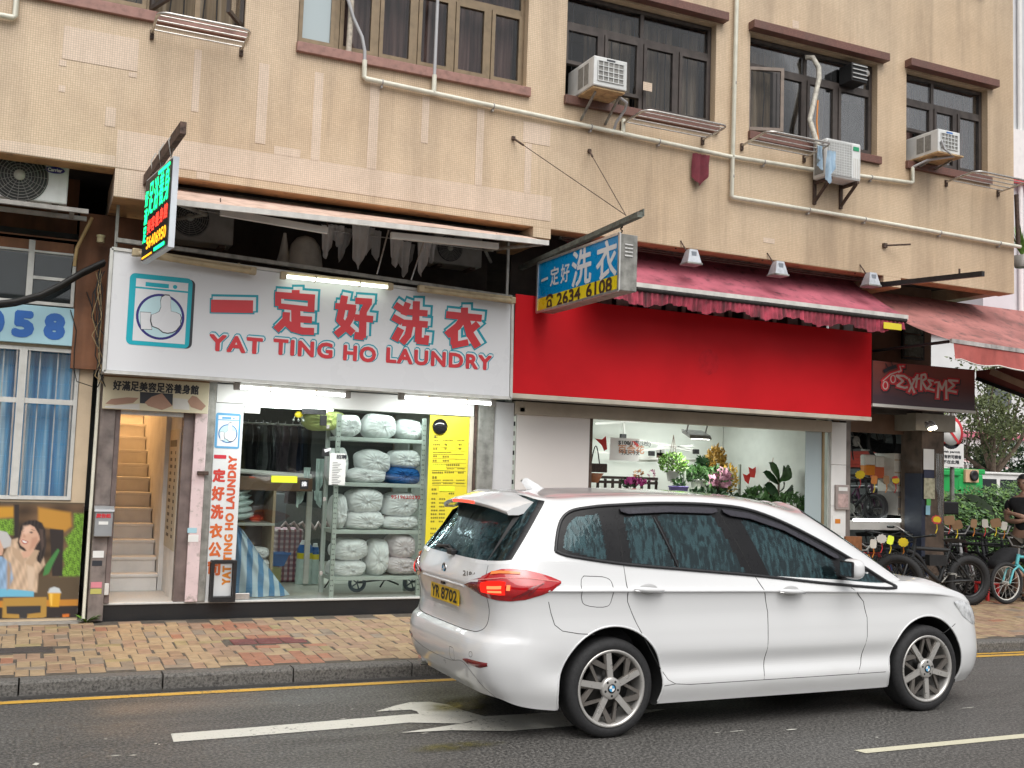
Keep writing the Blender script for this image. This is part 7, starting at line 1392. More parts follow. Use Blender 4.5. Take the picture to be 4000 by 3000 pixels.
    if basket:
        m_ = MB(); bx = hx+.10; 
        for z in (hzz-.14, hzz-.07, hzz): m_.tube([(bx, -.14, z), (bx+.24, -.14, z), (bx+.24, .14, z), (bx, .14, z)], .005, 4, closed=True)
        for k in range(5): y = -.14+.07*k; m_.tube([(bx, y, hzz), (bx, y, hzz-.15), (bx+.24, y, hzz-.15), (bx+.24, y, hzz)], .004, 4)
        obj('basket', m_, BLACK, t, local=True)
    return t
MATB = M('matt black frame', (.016, .017, .018), .4, var=.2)
fat = bicycle('fat_tyre_bicycle', 'black fat tyre bicycle standing closest to the kerb', (11.57, 10.44, .157), radians(169), MATB, R=.335, tr_=.055, wb=1.06, h=.98, steer=radians(-38), tread=True, rim=BLACK)
m_ = MB(); m_.tube([(.05, 0, .70), (.18, 0, .73), (.34, .0, .66), (.36, .0, .56)], .07, 8) if False else m_.box(.36, .62, -.05, .05, .52, .66); obj('battery_case', m_, BLACK, fat, local=True)
m_ = MB()
for i, ch in enumerate('MAXXIS'):
    a = radians(158-13*i); r_ = .335-.028; st = radians(-38); px_, pz_ = 1.06+r_*cos(a)*cos(st), .335+r_*sin(a); y_ = r_*cos(a)*sin(st)
    u_ = Vector((sin(a)*cos(st), sin(a)*sin(st), -cos(a))); v_ = Vector((cos(a)*cos(st), cos(a)*sin(st), sin(a))); nrm_ = u_.cross(v_); text(m_, ch, Vector((px_, y_, pz_))+nrm_*.057-u_*.02-v_*.016, u_, v_, .036, .034, .003)
obj('tyre_lettering', m_, PLASTY, fat, local=True)
m_ = MB(); m_.tube([(.98+.36*cos(a), 0, .335+.38*sin(a)) for a in [radians(100+7*k) for k in range(10)]], .03, 6); obj('mudguard', m_, BLACK, fat, local=True)
SMALLW = M('white tyre rim', (.55, .54, .50), .5)
sm = bicycle('small_wheel_bicycle', 'pale blue small wheel bicycle at the right edge', (13.22, 10.36, .158), radians(176), PLASTC, R=.285, tr_=.028, wb=.95, h=.85, rim=SMALLW, bar='high')
cols = [(ORANGE, 'orange', 10.42, 11.75, 80, .25, True), (PLASTR, 'red', 10.72, 11.8, 86, .27, True), (M('cyan frame', (.03, .42, .45), .35), 'cyan', 10.25, 11.5, 100, .22, False), (MATB, 'black', 11.0, 11.95, 95, .31, True), (M('dark blue frame', (.02, .04, .12), .35), 'dark blue', 11.3, 11.95, 85, .30, False), (MATB, 'matt black', 12.15, 12.0, 100, .32, True), (M('white frame', (.55, .55, .55), .35), 'white', 12.45, 12.05, 95, .31, False), (M('dark grey frame', (.05, .05, .055), .35), 'dark grey', 12.75, 12.0, 88, .32, True), (M('silver frame', (.40, .40, .40), .3, metal=.7), 'silver', 11.85, 12.05, 92, .32, False), (M('gloss black frame', (.012, .012, .013), .2), 'glossy black', 13.05, 12.1, 97, .32, False), (M('brown frame', (.07, .03, .02), .35), 'brown', 12.3, 12.3, 82, .32, False), (M('maroon frame', (.10, .012, .015), .35), 'maroon', 12.95, 12.35, 100, .32, True), (M('grey green frame', (.06, .08, .07), .35), 'grey green', 13.3, 12.1, 90, .31, True)]
for i, (fm, nm, x, y, ang, R, bk) in enumerate(cols):
    bicycle('parked_bicycle', nm+' bicycle in the row outside the bicycle shop', (x, y, .16), radians(-ang), fm, R=R, tr_=.022, wb=.95 if R > .28 else .75, h=1.0 if R > .28 else .8, bar='flat' if i % 2 else 'high', basket=bk, group='bicycles parked outside the bicycle shop')
hb_ = bicycle('hung_bicycle', 'dark bicycle hung from the ceiling of bicycle shop', (10.35, 11.7, 2.05), radians(6), MATB, R=.31, tr_=.028, wb=1.0, rim=BLACK)
m_ = MB(); A = W(*q5(80, 1440), 11.9); 
def tarp(u, v): x = A.x-.05+1.35*u; return (x, 11.85+.15*v, 2.22+.30*v*(1-.5*u)+.03*sin(u*9)-.10*u)
m_.grid(tarp, 16, 6); solo('black_tarp', m_, BLACK, 'black cover slung under the hung bicycle', 'cover')
for i, (x, y, c1, c2) in enumerate(((125, 320, 'yellow', PLASTY), (240, 362, 'orange', ORANGE), (338, 362, 'tan', CARD), (412, 365, 'red and yellow', PLASTR), (745, 685, 'round red and yellow', PLASTR), (475, 868, 'bright yellow', PLASTY), (300, 840, 'white', OFFW), (370, 850, 'yellow green', FLUOY), (232, 880, 'cream', CARDW), (848, 690, 'beige', CARD), (910, 728, 'round beige', CARD), (1047, 715, 'tall beige', CARD), (1137, 715, 'slim cream', CARDW), (1225, 712, 'oval beige', CARD), (1292, 735, 'tilted beige', CARDW))):
    Y = 11.4 if y < 600 else 10.75; q = W(*q6(x, y), Y); t = thing('price_tag', c1+' price tag on a bicycle handlebar' if y > 600 else c1+' price tag high inside the bicycle shop', 'price tag', (q.x, Y, q.z-.1), 0, 'price tags of the bicycle shop'); n_ = 20; sp_ = i in (0, 4, 5, 6)
    w_, h_ = ((.07, .065) if sp_ or i in (9, 10, 13) else (.04, .06)); rt_ = Matrix.Rotation((i*1.7 % 1-.5)*.8, 3, 'Y'); m_ = MB(); m_.prism([(w_*(1-.16*(k % 2)*sp_)*math.copysign(abs(cos(-2*pi*k/n_))**(1 if sp_ else .45), cos(-2*pi*k/n_)), h_*(1-.16*(k % 2)*sp_)*math.copysign(abs(sin(-2*pi*k/n_))**(1 if sp_ else .45), sin(-2*pi*k/n_))) for k in range(n_)], q, rt_ @ Vector((.8, -.6, 0)), rt_ @ UZ, (0, .006, 0)); obj('card', m_, c2, t)
    if i in (3, 4): m_ = MB(); m_.prism([(.05*cos(-2*pi*k/n_), .045*sin(-2*pi*k/n_)) for k in range(n_)], q+Vector((0, -.006, .0)), (.8, -.6, 0), UZ, (0, .003, 0)); obj('card_centre', m_, PLASTY, t)
    m_ = MB(); m_.tube([q+Vector((0, 0, -h_)), q+Vector((.02, .01, -h_-.06)), q+Vector((-.01, .01, -h_-.12))], .007, 6); obj('ribbon', m_, (PLASTR, PLASTY, ORANGE)[i % 3], t)
for i, (x, y, a, fm_, nm_) in enumerate(((11.0, 12.3, 84, MATB, 'black'), (11.25, 12.35, 95, M('plum frame', (.08, .02, .06), .35), 'plum'), (11.5, 12.35, 88, M('white frame', (.55, .55, .55)), 'white'), (11.72, 12.4, 96, MATB, 'dark'))): bicycle('displayed_bicycle', 'small '+nm_+' bicycle raised on the lit ledge inside the bicycle shop', (x, y, 1.19), radians(-a), fm_, R=.20, tr_=.026, wb=.66, h=.72, rim=BLACK, group='small bicycles on the ledge')
obj('display_deck', MB().box(10.6, 11.97, 11.81, 12.6, 1.10, 1.185), M('dark deck', (.05, .05, .05), .6), bld)
A = W(*q6(0, 955), 10.9); B = W(*q6(132, 820), 10.9); solo('timber_board', MB().bbox(A.x, B.x, 10.88, 10.92, .17, B.z, .006), M('corrugated brown board', (.22, .085, .03), .6, var=.25, vs=20), 'brown timber board leaning at the foot of white pillar', 'board')
A = W(*q6(1160, 1320), 10.75); B = W(*q6(1215, 1215), 10.75); t = thing('plastic_stool', 'small red plastic stool beside the crouching person', 'stool', ((A.x+B.x)/2, 10.8, .16)); obj('seat', MB().bbox(A.x-.05, B.x+.05, 10.7, 10.95, .38, .41, .01), PLASTR, t)
for x in (A.x-.03, B.x+.03):
    for y in (10.73, 10.92): obj('leg', MB().bbox(x-.02, x+.02, y-.02, y+.02, .16, .379, .004), PLASTR, t)
A = W(3690, 2010, 11.9); B = W(3728, 1960, 11.9); solo('wire_crate', MB().bbox(A.x-.1, B.x+.1, 11.9, 12.2, A.z, B.z, .02), BLACK, 'black crate on a stand behind the corner column', 'crate')
solo('display_table', MB().box(12.1, 13.9, 12.9, 13.3, .70, .78).box(12.15, 12.2, 12.95, 13.0, .16, .70).box(13.8, 13.85, 12.95, 13.0, .16, .70), BLACK, 'dark table behind the parked bicycles', 'table')
# ================================================================== beyond the building
hd = thing('hedge', 'dense green hedge beyond the parked bicycles', 'hedge', (17, 14.4, .1)); rh = random.Random(31)
bx = MB()
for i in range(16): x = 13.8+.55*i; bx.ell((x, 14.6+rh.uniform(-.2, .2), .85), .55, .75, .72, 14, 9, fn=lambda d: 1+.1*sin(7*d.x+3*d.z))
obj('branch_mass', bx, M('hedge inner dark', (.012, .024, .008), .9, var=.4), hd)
lm = MB()
for _ in range(15000):
    x = rh.uniform(13.5, 22); d = Vector((0, rh.gauss(-.5, .8), rh.gauss(.3, .8))).normalized(); k = rh.uniform(.92, 1.12); hgt = 1.64+.10*sin(x*1.9)+.06*sin(x*5.1)
    p = Vector((x, 14.6+d.y*.92*k, .80+d.z*(hgt-.80)*k))
    t_ = Vector((rh.uniform(-1, 1), rh.uniform(-1, -.1), rh.uniform(-.7, .35))).normalized(); s_ = t_.cross(Vector((rh.uniform(-.3, .3), -.4, 1))).normalized(); q_ = rh.uniform(.07, .13); nn = t_.cross(s_)*q_*.1
    lm.add([p-t_*q_*.5, p-s_*q_*.2+nn, p+t_*q_*.5, p+s_*q_*.2+nn], [(0,1,2), (0,2,3)], rh.choices((0, 1, 2), (5, 3, 2))[0])
obj('foliage', lm, [LEAF1, LEAF3, M('leaf pale green', (.16, .27, .11), .5, var=.3, vs=14)], hd, kind='stuff')
rs_ = thing('road_sign', 'round no entry for vehicles sign over a white permit plate on a pole', 'road sign', (15.2, 14.0, .1))
m_ = MB(); m_.cyl((15.18, 14.05, 0), (15.18, 14.05, 3.2), .04, 12); obj('pole', m_, GALV, rs_); A = W(3660, 1822, 14.0); B = W(3762, 1735, 14.0)
obj('plate', MB().bbox(A.x, B.x, 13.98, 14.0, A.z, B.z, .006), WHITEP, rs_); m_ = MB(); cx_ = (A.x+B.x)/2; h_ = B.z-A.z
for i, s in enumerate(('Except', 'with permit', '領有許可證者', '不在此限')): w_ = (.26, .44, .50, .40)[i]; text(m_, s, (cx_-w_/2, 13.977, B.z-h_*(.20+.22*i)), UX, UZ, w_, h_*(.11 if i < 2 else .15), .003)
obj('lettering', m_, CHAR, rs_); q = W(3718, 1690, 14.0)
for r_, mm, d_ in ((.30, REDL, 0), (.235, WHITEP, .004)): m_ = MB(); m_.lathe([(r_, 0), (r_, -.01-d_), (.001, -.01-d_)], (cx_, 13.99, q.z), (0, 1, 0), 32); obj('disc', m_, mm, rs_)
m_ = MB(); m_.bar((cx_-.17, 13.97, q.z+.17), (cx_+.17, 13.97, q.z-.17), .004, .05); obj('red_bar', m_, REDL, rs_); m_ = MB(); m_.box(cx_-.11, cx_+.05, 13.972, 13.975, q.z+.02, q.z+.14); obj('vehicle_symbol', m_, CHAR, rs_)
bn = thing('green_bin', 'large green rubbish bin behind the hedge', 'bin', (22.3, 20.0, .0)); A = W(3640, 1900, 20); B = W(3722, 1836, 20); m_ = MB(); m_.add([(A.x, 20, 0), (B.x, 20, 0), (B.x, 21, 0), (A.x, 21, 0), (A.x-.1, 19.9, B.z-.15), (B.x+.1, 19.9, B.z-.15), (B.x+.1, 21.1, B.z-.15), (A.x-.1, 21.1, B.z-.15)], [(0,1,5,4), (1,2,6,5), (2,3,7,6), (3,0,4,7)]); obj('body', m_, PLASTG, bn); obj('lid', MB().bbox(A.x-.14, B.x+.14, 19.85, 21.15, B.z-.15, B.z, .03), PLASTG, bn)
q = W(3793, 1855, 20.5); t = thing('green_bin', 'green bin with orange chute right of the large green bin', 'bin', (q.x, 20.5, 0)); obj('body', MB().bbox(q.x-.45, q.x+.45, 20.5, 21.3, 0, q.z+.02, .04), PLASTG, t); obj('lid', MB().bbox(q.x-.5, q.x+.65, 20.6, 21.4, q.z+.02, q.z+.16, .03), PLASTG, t); obj('chute_panel', MB().bbox(q.x-.28, q.x+.2, 20.42, 20.5, q.z-.2, q.z+.14, .01), M('pale orange panel', (.62, .40, .25)), t); m_ = MB(); m_.lathe([(.14, 0), (.14, -.05), (.09, -.05), (.001, -.02)], (q.x, 20.42, q.z-.02), (0, 1, 0), 18); obj('chute', m_, BLACK, t)
vn = thing('white_van', 'white van parked behind the hedge', 'van', (28.5, 22.6, 0)); A = W(3815, 1900, 22.5); zt = W(3880, 1850, 22.5).z; X0v = A.x; X1v = X0v+4.6
pf = [(0, .35), (4.6, .35), (4.6, 1.0), (4.2, 1.15), (3.75, zt-.05), (3.6, zt), (.15, zt), (.05, zt-.08), (0, 1.0)]
m_ = MB(); m_.prism(pf, (X0v, 22.6, 0), UX, UZ, (0, 1.6, 0)); obj('body', m_, WHITEP, vn)
for a, b in ((.12, .95), (1.05, 2.3), (2.4, 3.5)): m_ = MB(); m_.prism([(a, 1.35), (b, 1.35), (b-.03, zt-.16), (a+.03, zt-.16)], (X0v, 22.59, 0), UX, UZ, (0, .008, 0)); obj('side_window', m_, M('van window', (.03, .035, .04), .1), vn)
obj('roof_edge', MB().bbox(X0v+.05, X0v+3.7, 22.55, 24.25, zt-.02, zt+.05, .02), WHITEP, vn)
for x in (.8, 3.7): m_ = MB(); m_.lathe([(.3, 0), (.3, .2), (.001, .2)], (X0v+x, 22.55, .3), (0, 1, 0), 20); obj('wheel', m_, RUBBER, vn)
# trees
def tree(name, label, base, H, R, seed, n, size, spread, leafm, trunk=None):
    t = thing(name, label, 'tree', base); rr = random.Random(seed); b = Vector(base); m_ = MB(); fork = b+Vector((.1, 0, H*.36)); m_.tube([b, b+Vector((.05, 0, H*.2)), fork], [R*.075, R*.06, R*.05], 9); tips = []
    for k in range(6):
        a = 2*pi*k/6+rr.uniform(-.4, .4); e = fork+Vector((cos(a)*R*.55, sin(a)*R*.55, H*rr.uniform(.22, .5))); md = fork+(e-fork)*.5+Vector((cos(a)*.1, sin(a)*.1, -.1)); m_.tube([fork, md, e], [R*.04, R*.025, R*.012], 7); tips.append(e); tips.append(md+Vector((0, 0, .3)))
        for j in range(3): e2 = e+Vector((rr.uniform(-1, 1)*R*.35, rr.uniform(-1, 1)*R*.35, rr.uniform(0, .25)*H)); m_.tube([md, e2], [R*.015, R*.006], 5); tips.append(e2)
    obj('trunk', m_, BARK, t); m_ = MB()
    for e in tips:
        for _ in range(3):
            c = e+Vector((rr.gauss(0, 1), rr.gauss(0, 1), rr.gauss(0, .7)))*spread; leafcloud(m_, c, (R*.24, R*.24, R*.16), n, size, rr.randint(0, 10**6), m=rr.choice((0, 0, 1)), shell=.1)
    obj('crown', m_, leafm, t); return t
q = W(3868, 1840, 24); tree('street_tree', 'tall loose crowned tree behind the white van', (q.x, 24, 0), 5.6, 2.4, 5, 62, .14, .38, [M('dusty olive leaves', (.14, .17, .065), .6, var=.4, vs=10), M('olive leaves', (.065, .085, .03), .6, var=.4, vs=10)])
q = W(3990, 1800, 23.5); tree('garden_shrub', 'dense dark green shrub tree at the right edge', (q.x+.7, 24.5, 0), 3.0, 1.9, 9, 90, .12, .3, [LEAF2, LEAF1])
# low white building with pink bands
wbld = thing('white_building', 'low white building with pink bands beyond the trees', 'building', (60, 34, 0)); zb1 = W(3850, 1690, 34).z; zb0 = W(3850, 1712, 34).z
obj('wall', MB().box(30, 90, 34, 44, 0, zb0), M('white render', (.66, .66, .66), .6, var=.04, vs=1), wbld); obj('pink_band', MB().box(29.9, 90, 33.8, 44, zb0, zb1), M('pink band', (.55, .16, .22), .6), wbld); obj('upper_wall', MB().box(30, 90, 34.3, 44, zb1, zb1+4.2), M('white render', (.66, .66, .66)), wbld); obj('pink_band', MB().box(29.9, 90, 34.1, 44, zb1+4.2, zb1+4.6), M('pink band', (.55, .16, .22)), wbld)
for i in range(14): x = 34+2.6*i; obj('window', MB().box(x, x+1.5, 34.25, 34.31, zb1+1.2, zb1+2.7), M('far window', (.10, .11, .12), .3), wbld)
zf0, zf1 = W(3850, 1850, 30).z, W(3850, 1815, 30).z
fn = thing('railing_fence', 'white railing fence in front of the low white building', 'fence', (38, 30, 0)); 
for z in (zf1, zf0-.6): obj('rail', MB().box(31, 48, 30, 30.04, z-.03, z+.03), WHITEP, fn)
for i in range(68): x = 31+.25*i; obj('picket', MB().box(x-.02, x+.02, 29.99, 30.03, .0, zf1), WHITEP, fn)
ca = thing('striped_canopy', 'small red and white striped canopy on the far white building', 'awning', (35.5, 33, 2.4)); A = W(3805, 1825, 33); B = W(3935, 1798, 33)
for i in range(22): x = A.x+(B.x-A.x)*i/22; m_ = MB(); w_ = (B.x-A.x)/22; m_.add([(x, 32.8, A.z), (x+w_, 32.8, A.z), (x+w_, 33.9, B.z), (x, 33.9, B.z)], [(0,1,2,3)]); obj('stripe', m_, M('pink stripe', (.55, .14, .15)) if i % 2 else WHITEP, ca)
# high-rise behind
hr = thing('high_rise', 'white high-rise block with stacked louvres at the top right corner', 'building', (62, 45, 0)); HX = W(3958, 400, 45).x
obj('wall', MB().box(HX-2.6, 80, 45, 60, 0, 60), M('high rise wall', (.60, .61, .62), .6, var=.05, vs=.5), hr); zr0, zr1 = W(3990, 640, 45).z, W(3990, 520, 45).z
obj('white_podium_band', MB().box(HX-2.6, 80, 44.6, 45, zr0-1.2, zr1), WHITEP, hr); obj('red_line', MB().box(HX-2.6, 80, 44.5, 44.6, zr0-1.45, zr0-1.2), M('red line', (.5, .06, .07)), hr)
for k in range(22):
    z = zr1+.6+1.55*k
    for j in range(4): obj('louvre', MB().box(HX+1.2, HX+9, 44.3, 45, z+.26*j, z+.26*j+.12), M('grey louvre', (.33, .34, .35), .5), hr)
m_ = MB(); m_.cyl((HX+.35, 44.8, 0), (HX+.35, 44.8, 60), .14, 8); obj('downpipe', m_, WHITEP, hr)
# pole and palm tuft at the corner of the building
m_ = MB(); A = W(3970, 760, 12); B = W(3978, 960, 12); m_.tube([A, B], .035, 8); solo('iron_pole', m_, RUST, 'rusty iron pole at the right corner of the upper wall', 'pole')
q = W(3992, 925, 13); t = thing('palm_tuft', 'tuft of narrow green leaves at the right corner of the wall', 'plant', (q.x, 13, q.z-.4)); rw = random.Random(12); m_ = MB()
for k in range(26): a = rw.uniform(0, 6.28); l = rw.uniform(.4, .8); e = q+Vector((cos(a)*l*.5, sin(a)*l*.5, l*.8-.3)); b_ = q+Vector((0, 0, -.35)); s_ = Vector((-sin(a), cos(a), 0))*.022; md = (b_+e)/2; m_.add([b_-s_*.5, b_+s_*.5, md-s_, md+s_, e], [(0,1,3,2), (2,3,4)])
obj('foliage', m_, LEAF3, t); m_ = MB(); m_.lathe([(.12, -.2), (.18, .0), (.001, 0)], q+Vector((0, 0, -.35)), n=12); obj('planter', m_, GREYP, t)
# ================================================================== the white people carrier
from mathutils import kdtree
CX, CY = 3.64, 7.10
car = thing('white_car', 'white people carrier on the road with its brake lights lit', 'car', (5.0, CY, 0))
def paint():
    m, t, b, o = nt('white car paint'); p = pos(t); b.inputs['Base Color'].default_value = (.66, .665, .668, 1); b.inputs['Roughness'].default_value = .28
    b.inputs['Coat Weight'].default_value = 1.0; b.inputs['Coat Roughness'].default_value = .03; b.inputs['Specular IOR Level'].default_value = .5
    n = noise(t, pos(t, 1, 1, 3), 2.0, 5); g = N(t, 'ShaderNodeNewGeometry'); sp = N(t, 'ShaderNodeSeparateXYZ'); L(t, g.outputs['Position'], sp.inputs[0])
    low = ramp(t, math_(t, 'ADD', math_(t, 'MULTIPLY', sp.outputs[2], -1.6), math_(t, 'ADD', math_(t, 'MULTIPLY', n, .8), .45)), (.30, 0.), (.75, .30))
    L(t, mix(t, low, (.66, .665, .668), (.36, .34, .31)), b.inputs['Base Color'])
    dr = ramp(t, noise(t, p, 260, 2), (.62, 0.), (.70, 1.)); bump(t, b, dr, .10, .0015); return m
CARP = paint()
def carglass():
    m, t, b, o = nt('tinted car glass'); t.nodes.remove(b)
    st = noise(t, pos(t, 40, 40, 1.1), 1.0, 3, .5); dp = noise(t, pos(t), 120, 2); hz = noise(t, pos(t), 3, 3)
    k = ramp(t, math_(t, 'ADD', math_(t, 'MULTIPLY', st, .7), math_(t, 'MULTIPLY', hz, .3)), (.47, 0.), (.56, 1.)); k2 = ramp(t, dp, (.60, 0.), (.68, 1.))
    wet = math_(t, 'MAXIMUM', math_(t, 'MULTIPLY', k, .75), math_(t, 'MULTIPLY', k2, .22))
    tr = N(t, 'ShaderNodeBsdfTransparent'); tr.inputs[0].default_value = (.20, .34, .36, 1)
    df = N(t, 'ShaderNodeBsdfDiffuse'); L(t, mix(t, wet, (.006, .011, .013), (.045, .10, .112)), df.inputs[0])
    m1 = N(t, 'ShaderNodeMixShader'); m1.inputs[0].default_value = .62; L(t, tr.outputs[0], m1.inputs[1]); L(t, df.outputs[0], m1.inputs[2])
    gl = N(t, 'ShaderNodeBsdfGlossy'); gl.inputs['Roughness'].default_value = .03; gl.inputs[0].default_value = (.75, .95, 1, 1)
    fr = N(t, 'ShaderNodeFresnel'); fr.inputs[0].default_value = 1.5
    bp = N(t, 'ShaderNodeBump'); bp.inputs['Strength'].default_value = .25; bp.inputs['Distance'].default_value = .003; L(t, wet, bp.inputs['Height']); L(t, bp.outputs[0], gl.inputs['Normal'])
    m2 = N(t, 'ShaderNodeMixShader'); L(t, math_(t, 'ADD', math_(t, 'MULTIPLY', fr.outputs[0], .7), .02), m2.inputs[0]); L(t, m1.outputs[0], m2.inputs[1]); L(t, gl.outputs[0], m2.inputs[2]); L(t, m2.outputs[0], o.inputs[0]); return m
CARG = carglass()
PIANO = M('gloss black trim', (.010, .010, .011), .3, var=.1, spec=.25); SEAM = M('panel gap', (.02, .02, .02), .9, var=.1); TRIM = M('satin black trim', (.018, .018, .020), .4, var=.2, vs=30)
VISOR = M('smoked wind deflector', (.03, .028, .036), .2, var=.2, vs=30); CHROME = M('chrome', (.75, .75, .75), .12, metal=1., var=.05)
TAIL = M('red lamp lens', (.42, .006, .010), .08, var=.15, vs=30, coat=1.); TAILD = M('dark red lamp lens', (.16, .004, .007), .08, var=.15, vs=30, coat=1.); AMB = M('amber lamp strip', (.62, .16, .03), .1, coat=1., emit=.5); CLEARL = M('clear lamp lens', (.55, .56, .57), .08, var=.4, vs=20, coat=1.)
XW = [(-.93, 0), (-.928, .31), (-.912, .57), (-.845, .765), (-.68, .858), (-.40, .888), (0, .898), (.55, .90), (1.2, .90), (1.9, .90), (2.45, .893), (2.88, .882), (3.26, .845), (3.52, .73), (3.65, .46), (3.70, 0)]
ZC = [.99, .99, .99, .99, .985, .98, .975, .965, .955, .94, .925, .905, .86, .80, .775, .77]
ZB = [1.125, 1.125, 1.13, 1.145, 1.165, 1.17, 1.145, 1.105, 1.065, 1.025, .995, .965, .91, .845, .815, .81]
def col_rows(j):
    x, w = XW[j]; zc, zb = ZC[j], ZB[j]
    if j <= 3:
        k = (1, 1, .95, .75)[j]; e = (0, 0, .01, .05)[j]
        prof = [(.275, .12), (.36, .045), (.50, -.010), (.635, .005), (.685, .052), (.83, .066), (zc-.02, .028), (zc, .020), (zc+.025, .026), (zb, .085)]
        return [Vector((x+d*k, w-(d*.25+e*.2)*(j/3.) , z)) for z, d in prof]
    if j <= 11:
        z0 = .235 if j == 4 else .20
        k_ = (0, 0, 0, 0, 0, .3, .5, .8, 1, 1, .8, .3)[j]; prof = [(z0, .060), (.33, .018), (.45, .022+.016*k_), (.60-.04*k_, .012-.004*k_), (.68, .010), (.82, .020), (zc-.016, .006), (zc, -.006), (zc+.03, .010), (zb, .044)]
        if j == 4: prof = [(z0, .07), (.34, .03), (.49, .0), (.63, .003), (.69, .016), (.83, .022), (zc-.016, .006), (zc, 0), (zc+.03, .012), (zb, .06)]
        sx = .03 if j == 4 else 0
        return [Vector((x+sx*(d/.06), w-d, z)) for z, d in prof]
    prof = [(.19, .09), (.28, .03), (.42, 0), (.55, .008), (.60, .015), (.68, .03), (zc-.016, .06), (zc, .064), (zc+.01, .07), (zb, .10)]
    k = min(1, (j-11)/3); return [Vector((x-d*k, w-d*(1-k*.6) if w else 0, z)) for z, d in prof]
NET = [col_rows(j) for j in range(16)]
GB = [NET[j][9].copy() for j in range(11)]+[Vector((2.62, .79, 1.005)), Vector((2.74, .62, 1.02)), Vector((2.81, .42, 1.03)), Vector((2.85, .2, 1.035)), Vector((2.86, 0, 1.04))]
GT = [Vector(v) for v in ((-.50, 0, 1.60), (-.498, .29, 1.598), (-.492, .47, 1.59), (-.46, .585, 1.572), (-.34, .642, 1.558), (-.12, .660, 1.572), (.15, .670, 1.585), (.55, .674, 1.598), (1.0, .670, 1.594), (1.4, .655, 1.560), (1.72, .615, 1.505), (1.86, .53, 1.505), (1.93, .40, 1.535), (1.97, .26, 1.552), (1.99, .12, 1.562), (2.0, 0, 1.565))]
def zcrown(x): 
    T = [(-.6, 1.585), (-.2, 1.63), (.3, 1.648), (.8, 1.650), (1.3, 1.632), (1.7, 1.598), (1.95, 1.565)]
    for (a, za), (b, zb) in zip(T, T[1:]):
        if x <= b: k = (x-a)/(b-a); return za+(zb-za)*k
    return 1.565
GNET = []
for j in range(16):
    a, b = GB[j], GT[j]; d = b-a; out = Vector((-1, 0, 0)) if j < 2 else Vector((1, 0, .6)).normalized() if j > 12 else Vector((0, 1, 0)); bl = .035 if j < 3 else .03 if j > 11 else .022
    cr = Vector((b.x, 0, max(b.z, zcrown(b.x))))
    GNET.append([a, a+d*.33+out*bl*.8, a+d*.70+out*bl, b, b+(cr-b)*.25+Vector((0, 0, .012 if b.y > .05 else 0)), b+(cr-b)*.6+Vector((0, 0, .008 if b.y > .05 else 0)), cr])
def hermite(P, nsub):
    """non-uniform Catmull-Rom through P, nsub points per span"""
    n = len(P); tt = [0.]
    for a, b in zip(P, P[1:]): tt.append(tt[-1]+max(1e-4, (b-a).length)**.6)
    T = []
    for i in range(n):
        if i == 0: T.append((P[1]-P[0])/(tt[1]-tt[0]))
        elif i == n-1: T.append((P[-1]-P[-2])/(tt[-1]-tt[-2]))
        else:
            h0, h1 = tt[i]-tt[i-1], tt[i+1]-tt[i]; T.append(((P[i]-P[i-1])/h0*h1+(P[i+1]-P[i])/h1*h0)/(h0+h1))
    out = []
    for i in range(n-1):
        h = tt[i+1]-tt[i]
        for k in range(nsub):
            u = k/nsub; out.append(P[i]*(2*u**3-3*u*u+1)+T[i]*h*(u**3-2*u*u+u)+P[i+1]*(-2*u**3+3*u*u)+T[i+1]*h*(u**3-u*u))
    out.append(P[-1].copy()); return out
def surf(net, nc, nr):                       # net[col][row] -> fine[ci][ri]
    A = [hermite(c, nr) for c in net]; R_ = len(A[0]); fine = [hermite([A[j][r] for j in range(len(A))], nc) for r in range(R_)]
    return [[fine[r][c] for r in range(R_)] for c in range(len(fine[0]))]
NC, NR = 26, 9
LB = surf(NET, NC, NR); GH = surf(GNET, NC, 14)
def WP(v, side=1, off=0.): return Vector((CX+v.x, CY-side*(v.y+off), v.z))
ARCH = [(0.0, .340, .402), (2.83, .340, .395)]
for colv in LB:                               # pull vertices next to the arches onto the arch circle
    for v in colv:
        for ax, az, ar in ARCH:
            d = Vector((v.x-ax, v.z-az)); 
            if v.y > .5 and d.length > 1e-3 and ar-.016 < d.length < ar+.010: d = d.normalized()*ar; v.x = ax+d.x; v.z = az+d.y
def pip(x, y, poly):
    c = False; n = len(poly)
    for i in range(n):
        x0, y0 = poly[i]; x1, y1 = poly[(i+1) % n]
        if (y0 > y) != (y1 > y) and x < (x1-x0)*(y-y0)/(y1-y0)+x0: c = not c
    return c
DLO = [(-.425, 1.235), (-.40, 1.325), (-.35, 1.43), (-.28, 1.488), (-.10, 1.525), (.10, 1.542), (.5, 1.562), (.93, 1.556), (1.20, 1.530), (1.5, 1.448), (1.85, 1.302), (2.2, 1.125), (2.42, 1.005), (2.50, .962), (2.44, .955), (2.2, .968), (1.75, 1.005), (1.2, 1.060), (.6, 1.108), (.1, 1.148), (-.2, 1.185), (-.38, 1.215)]
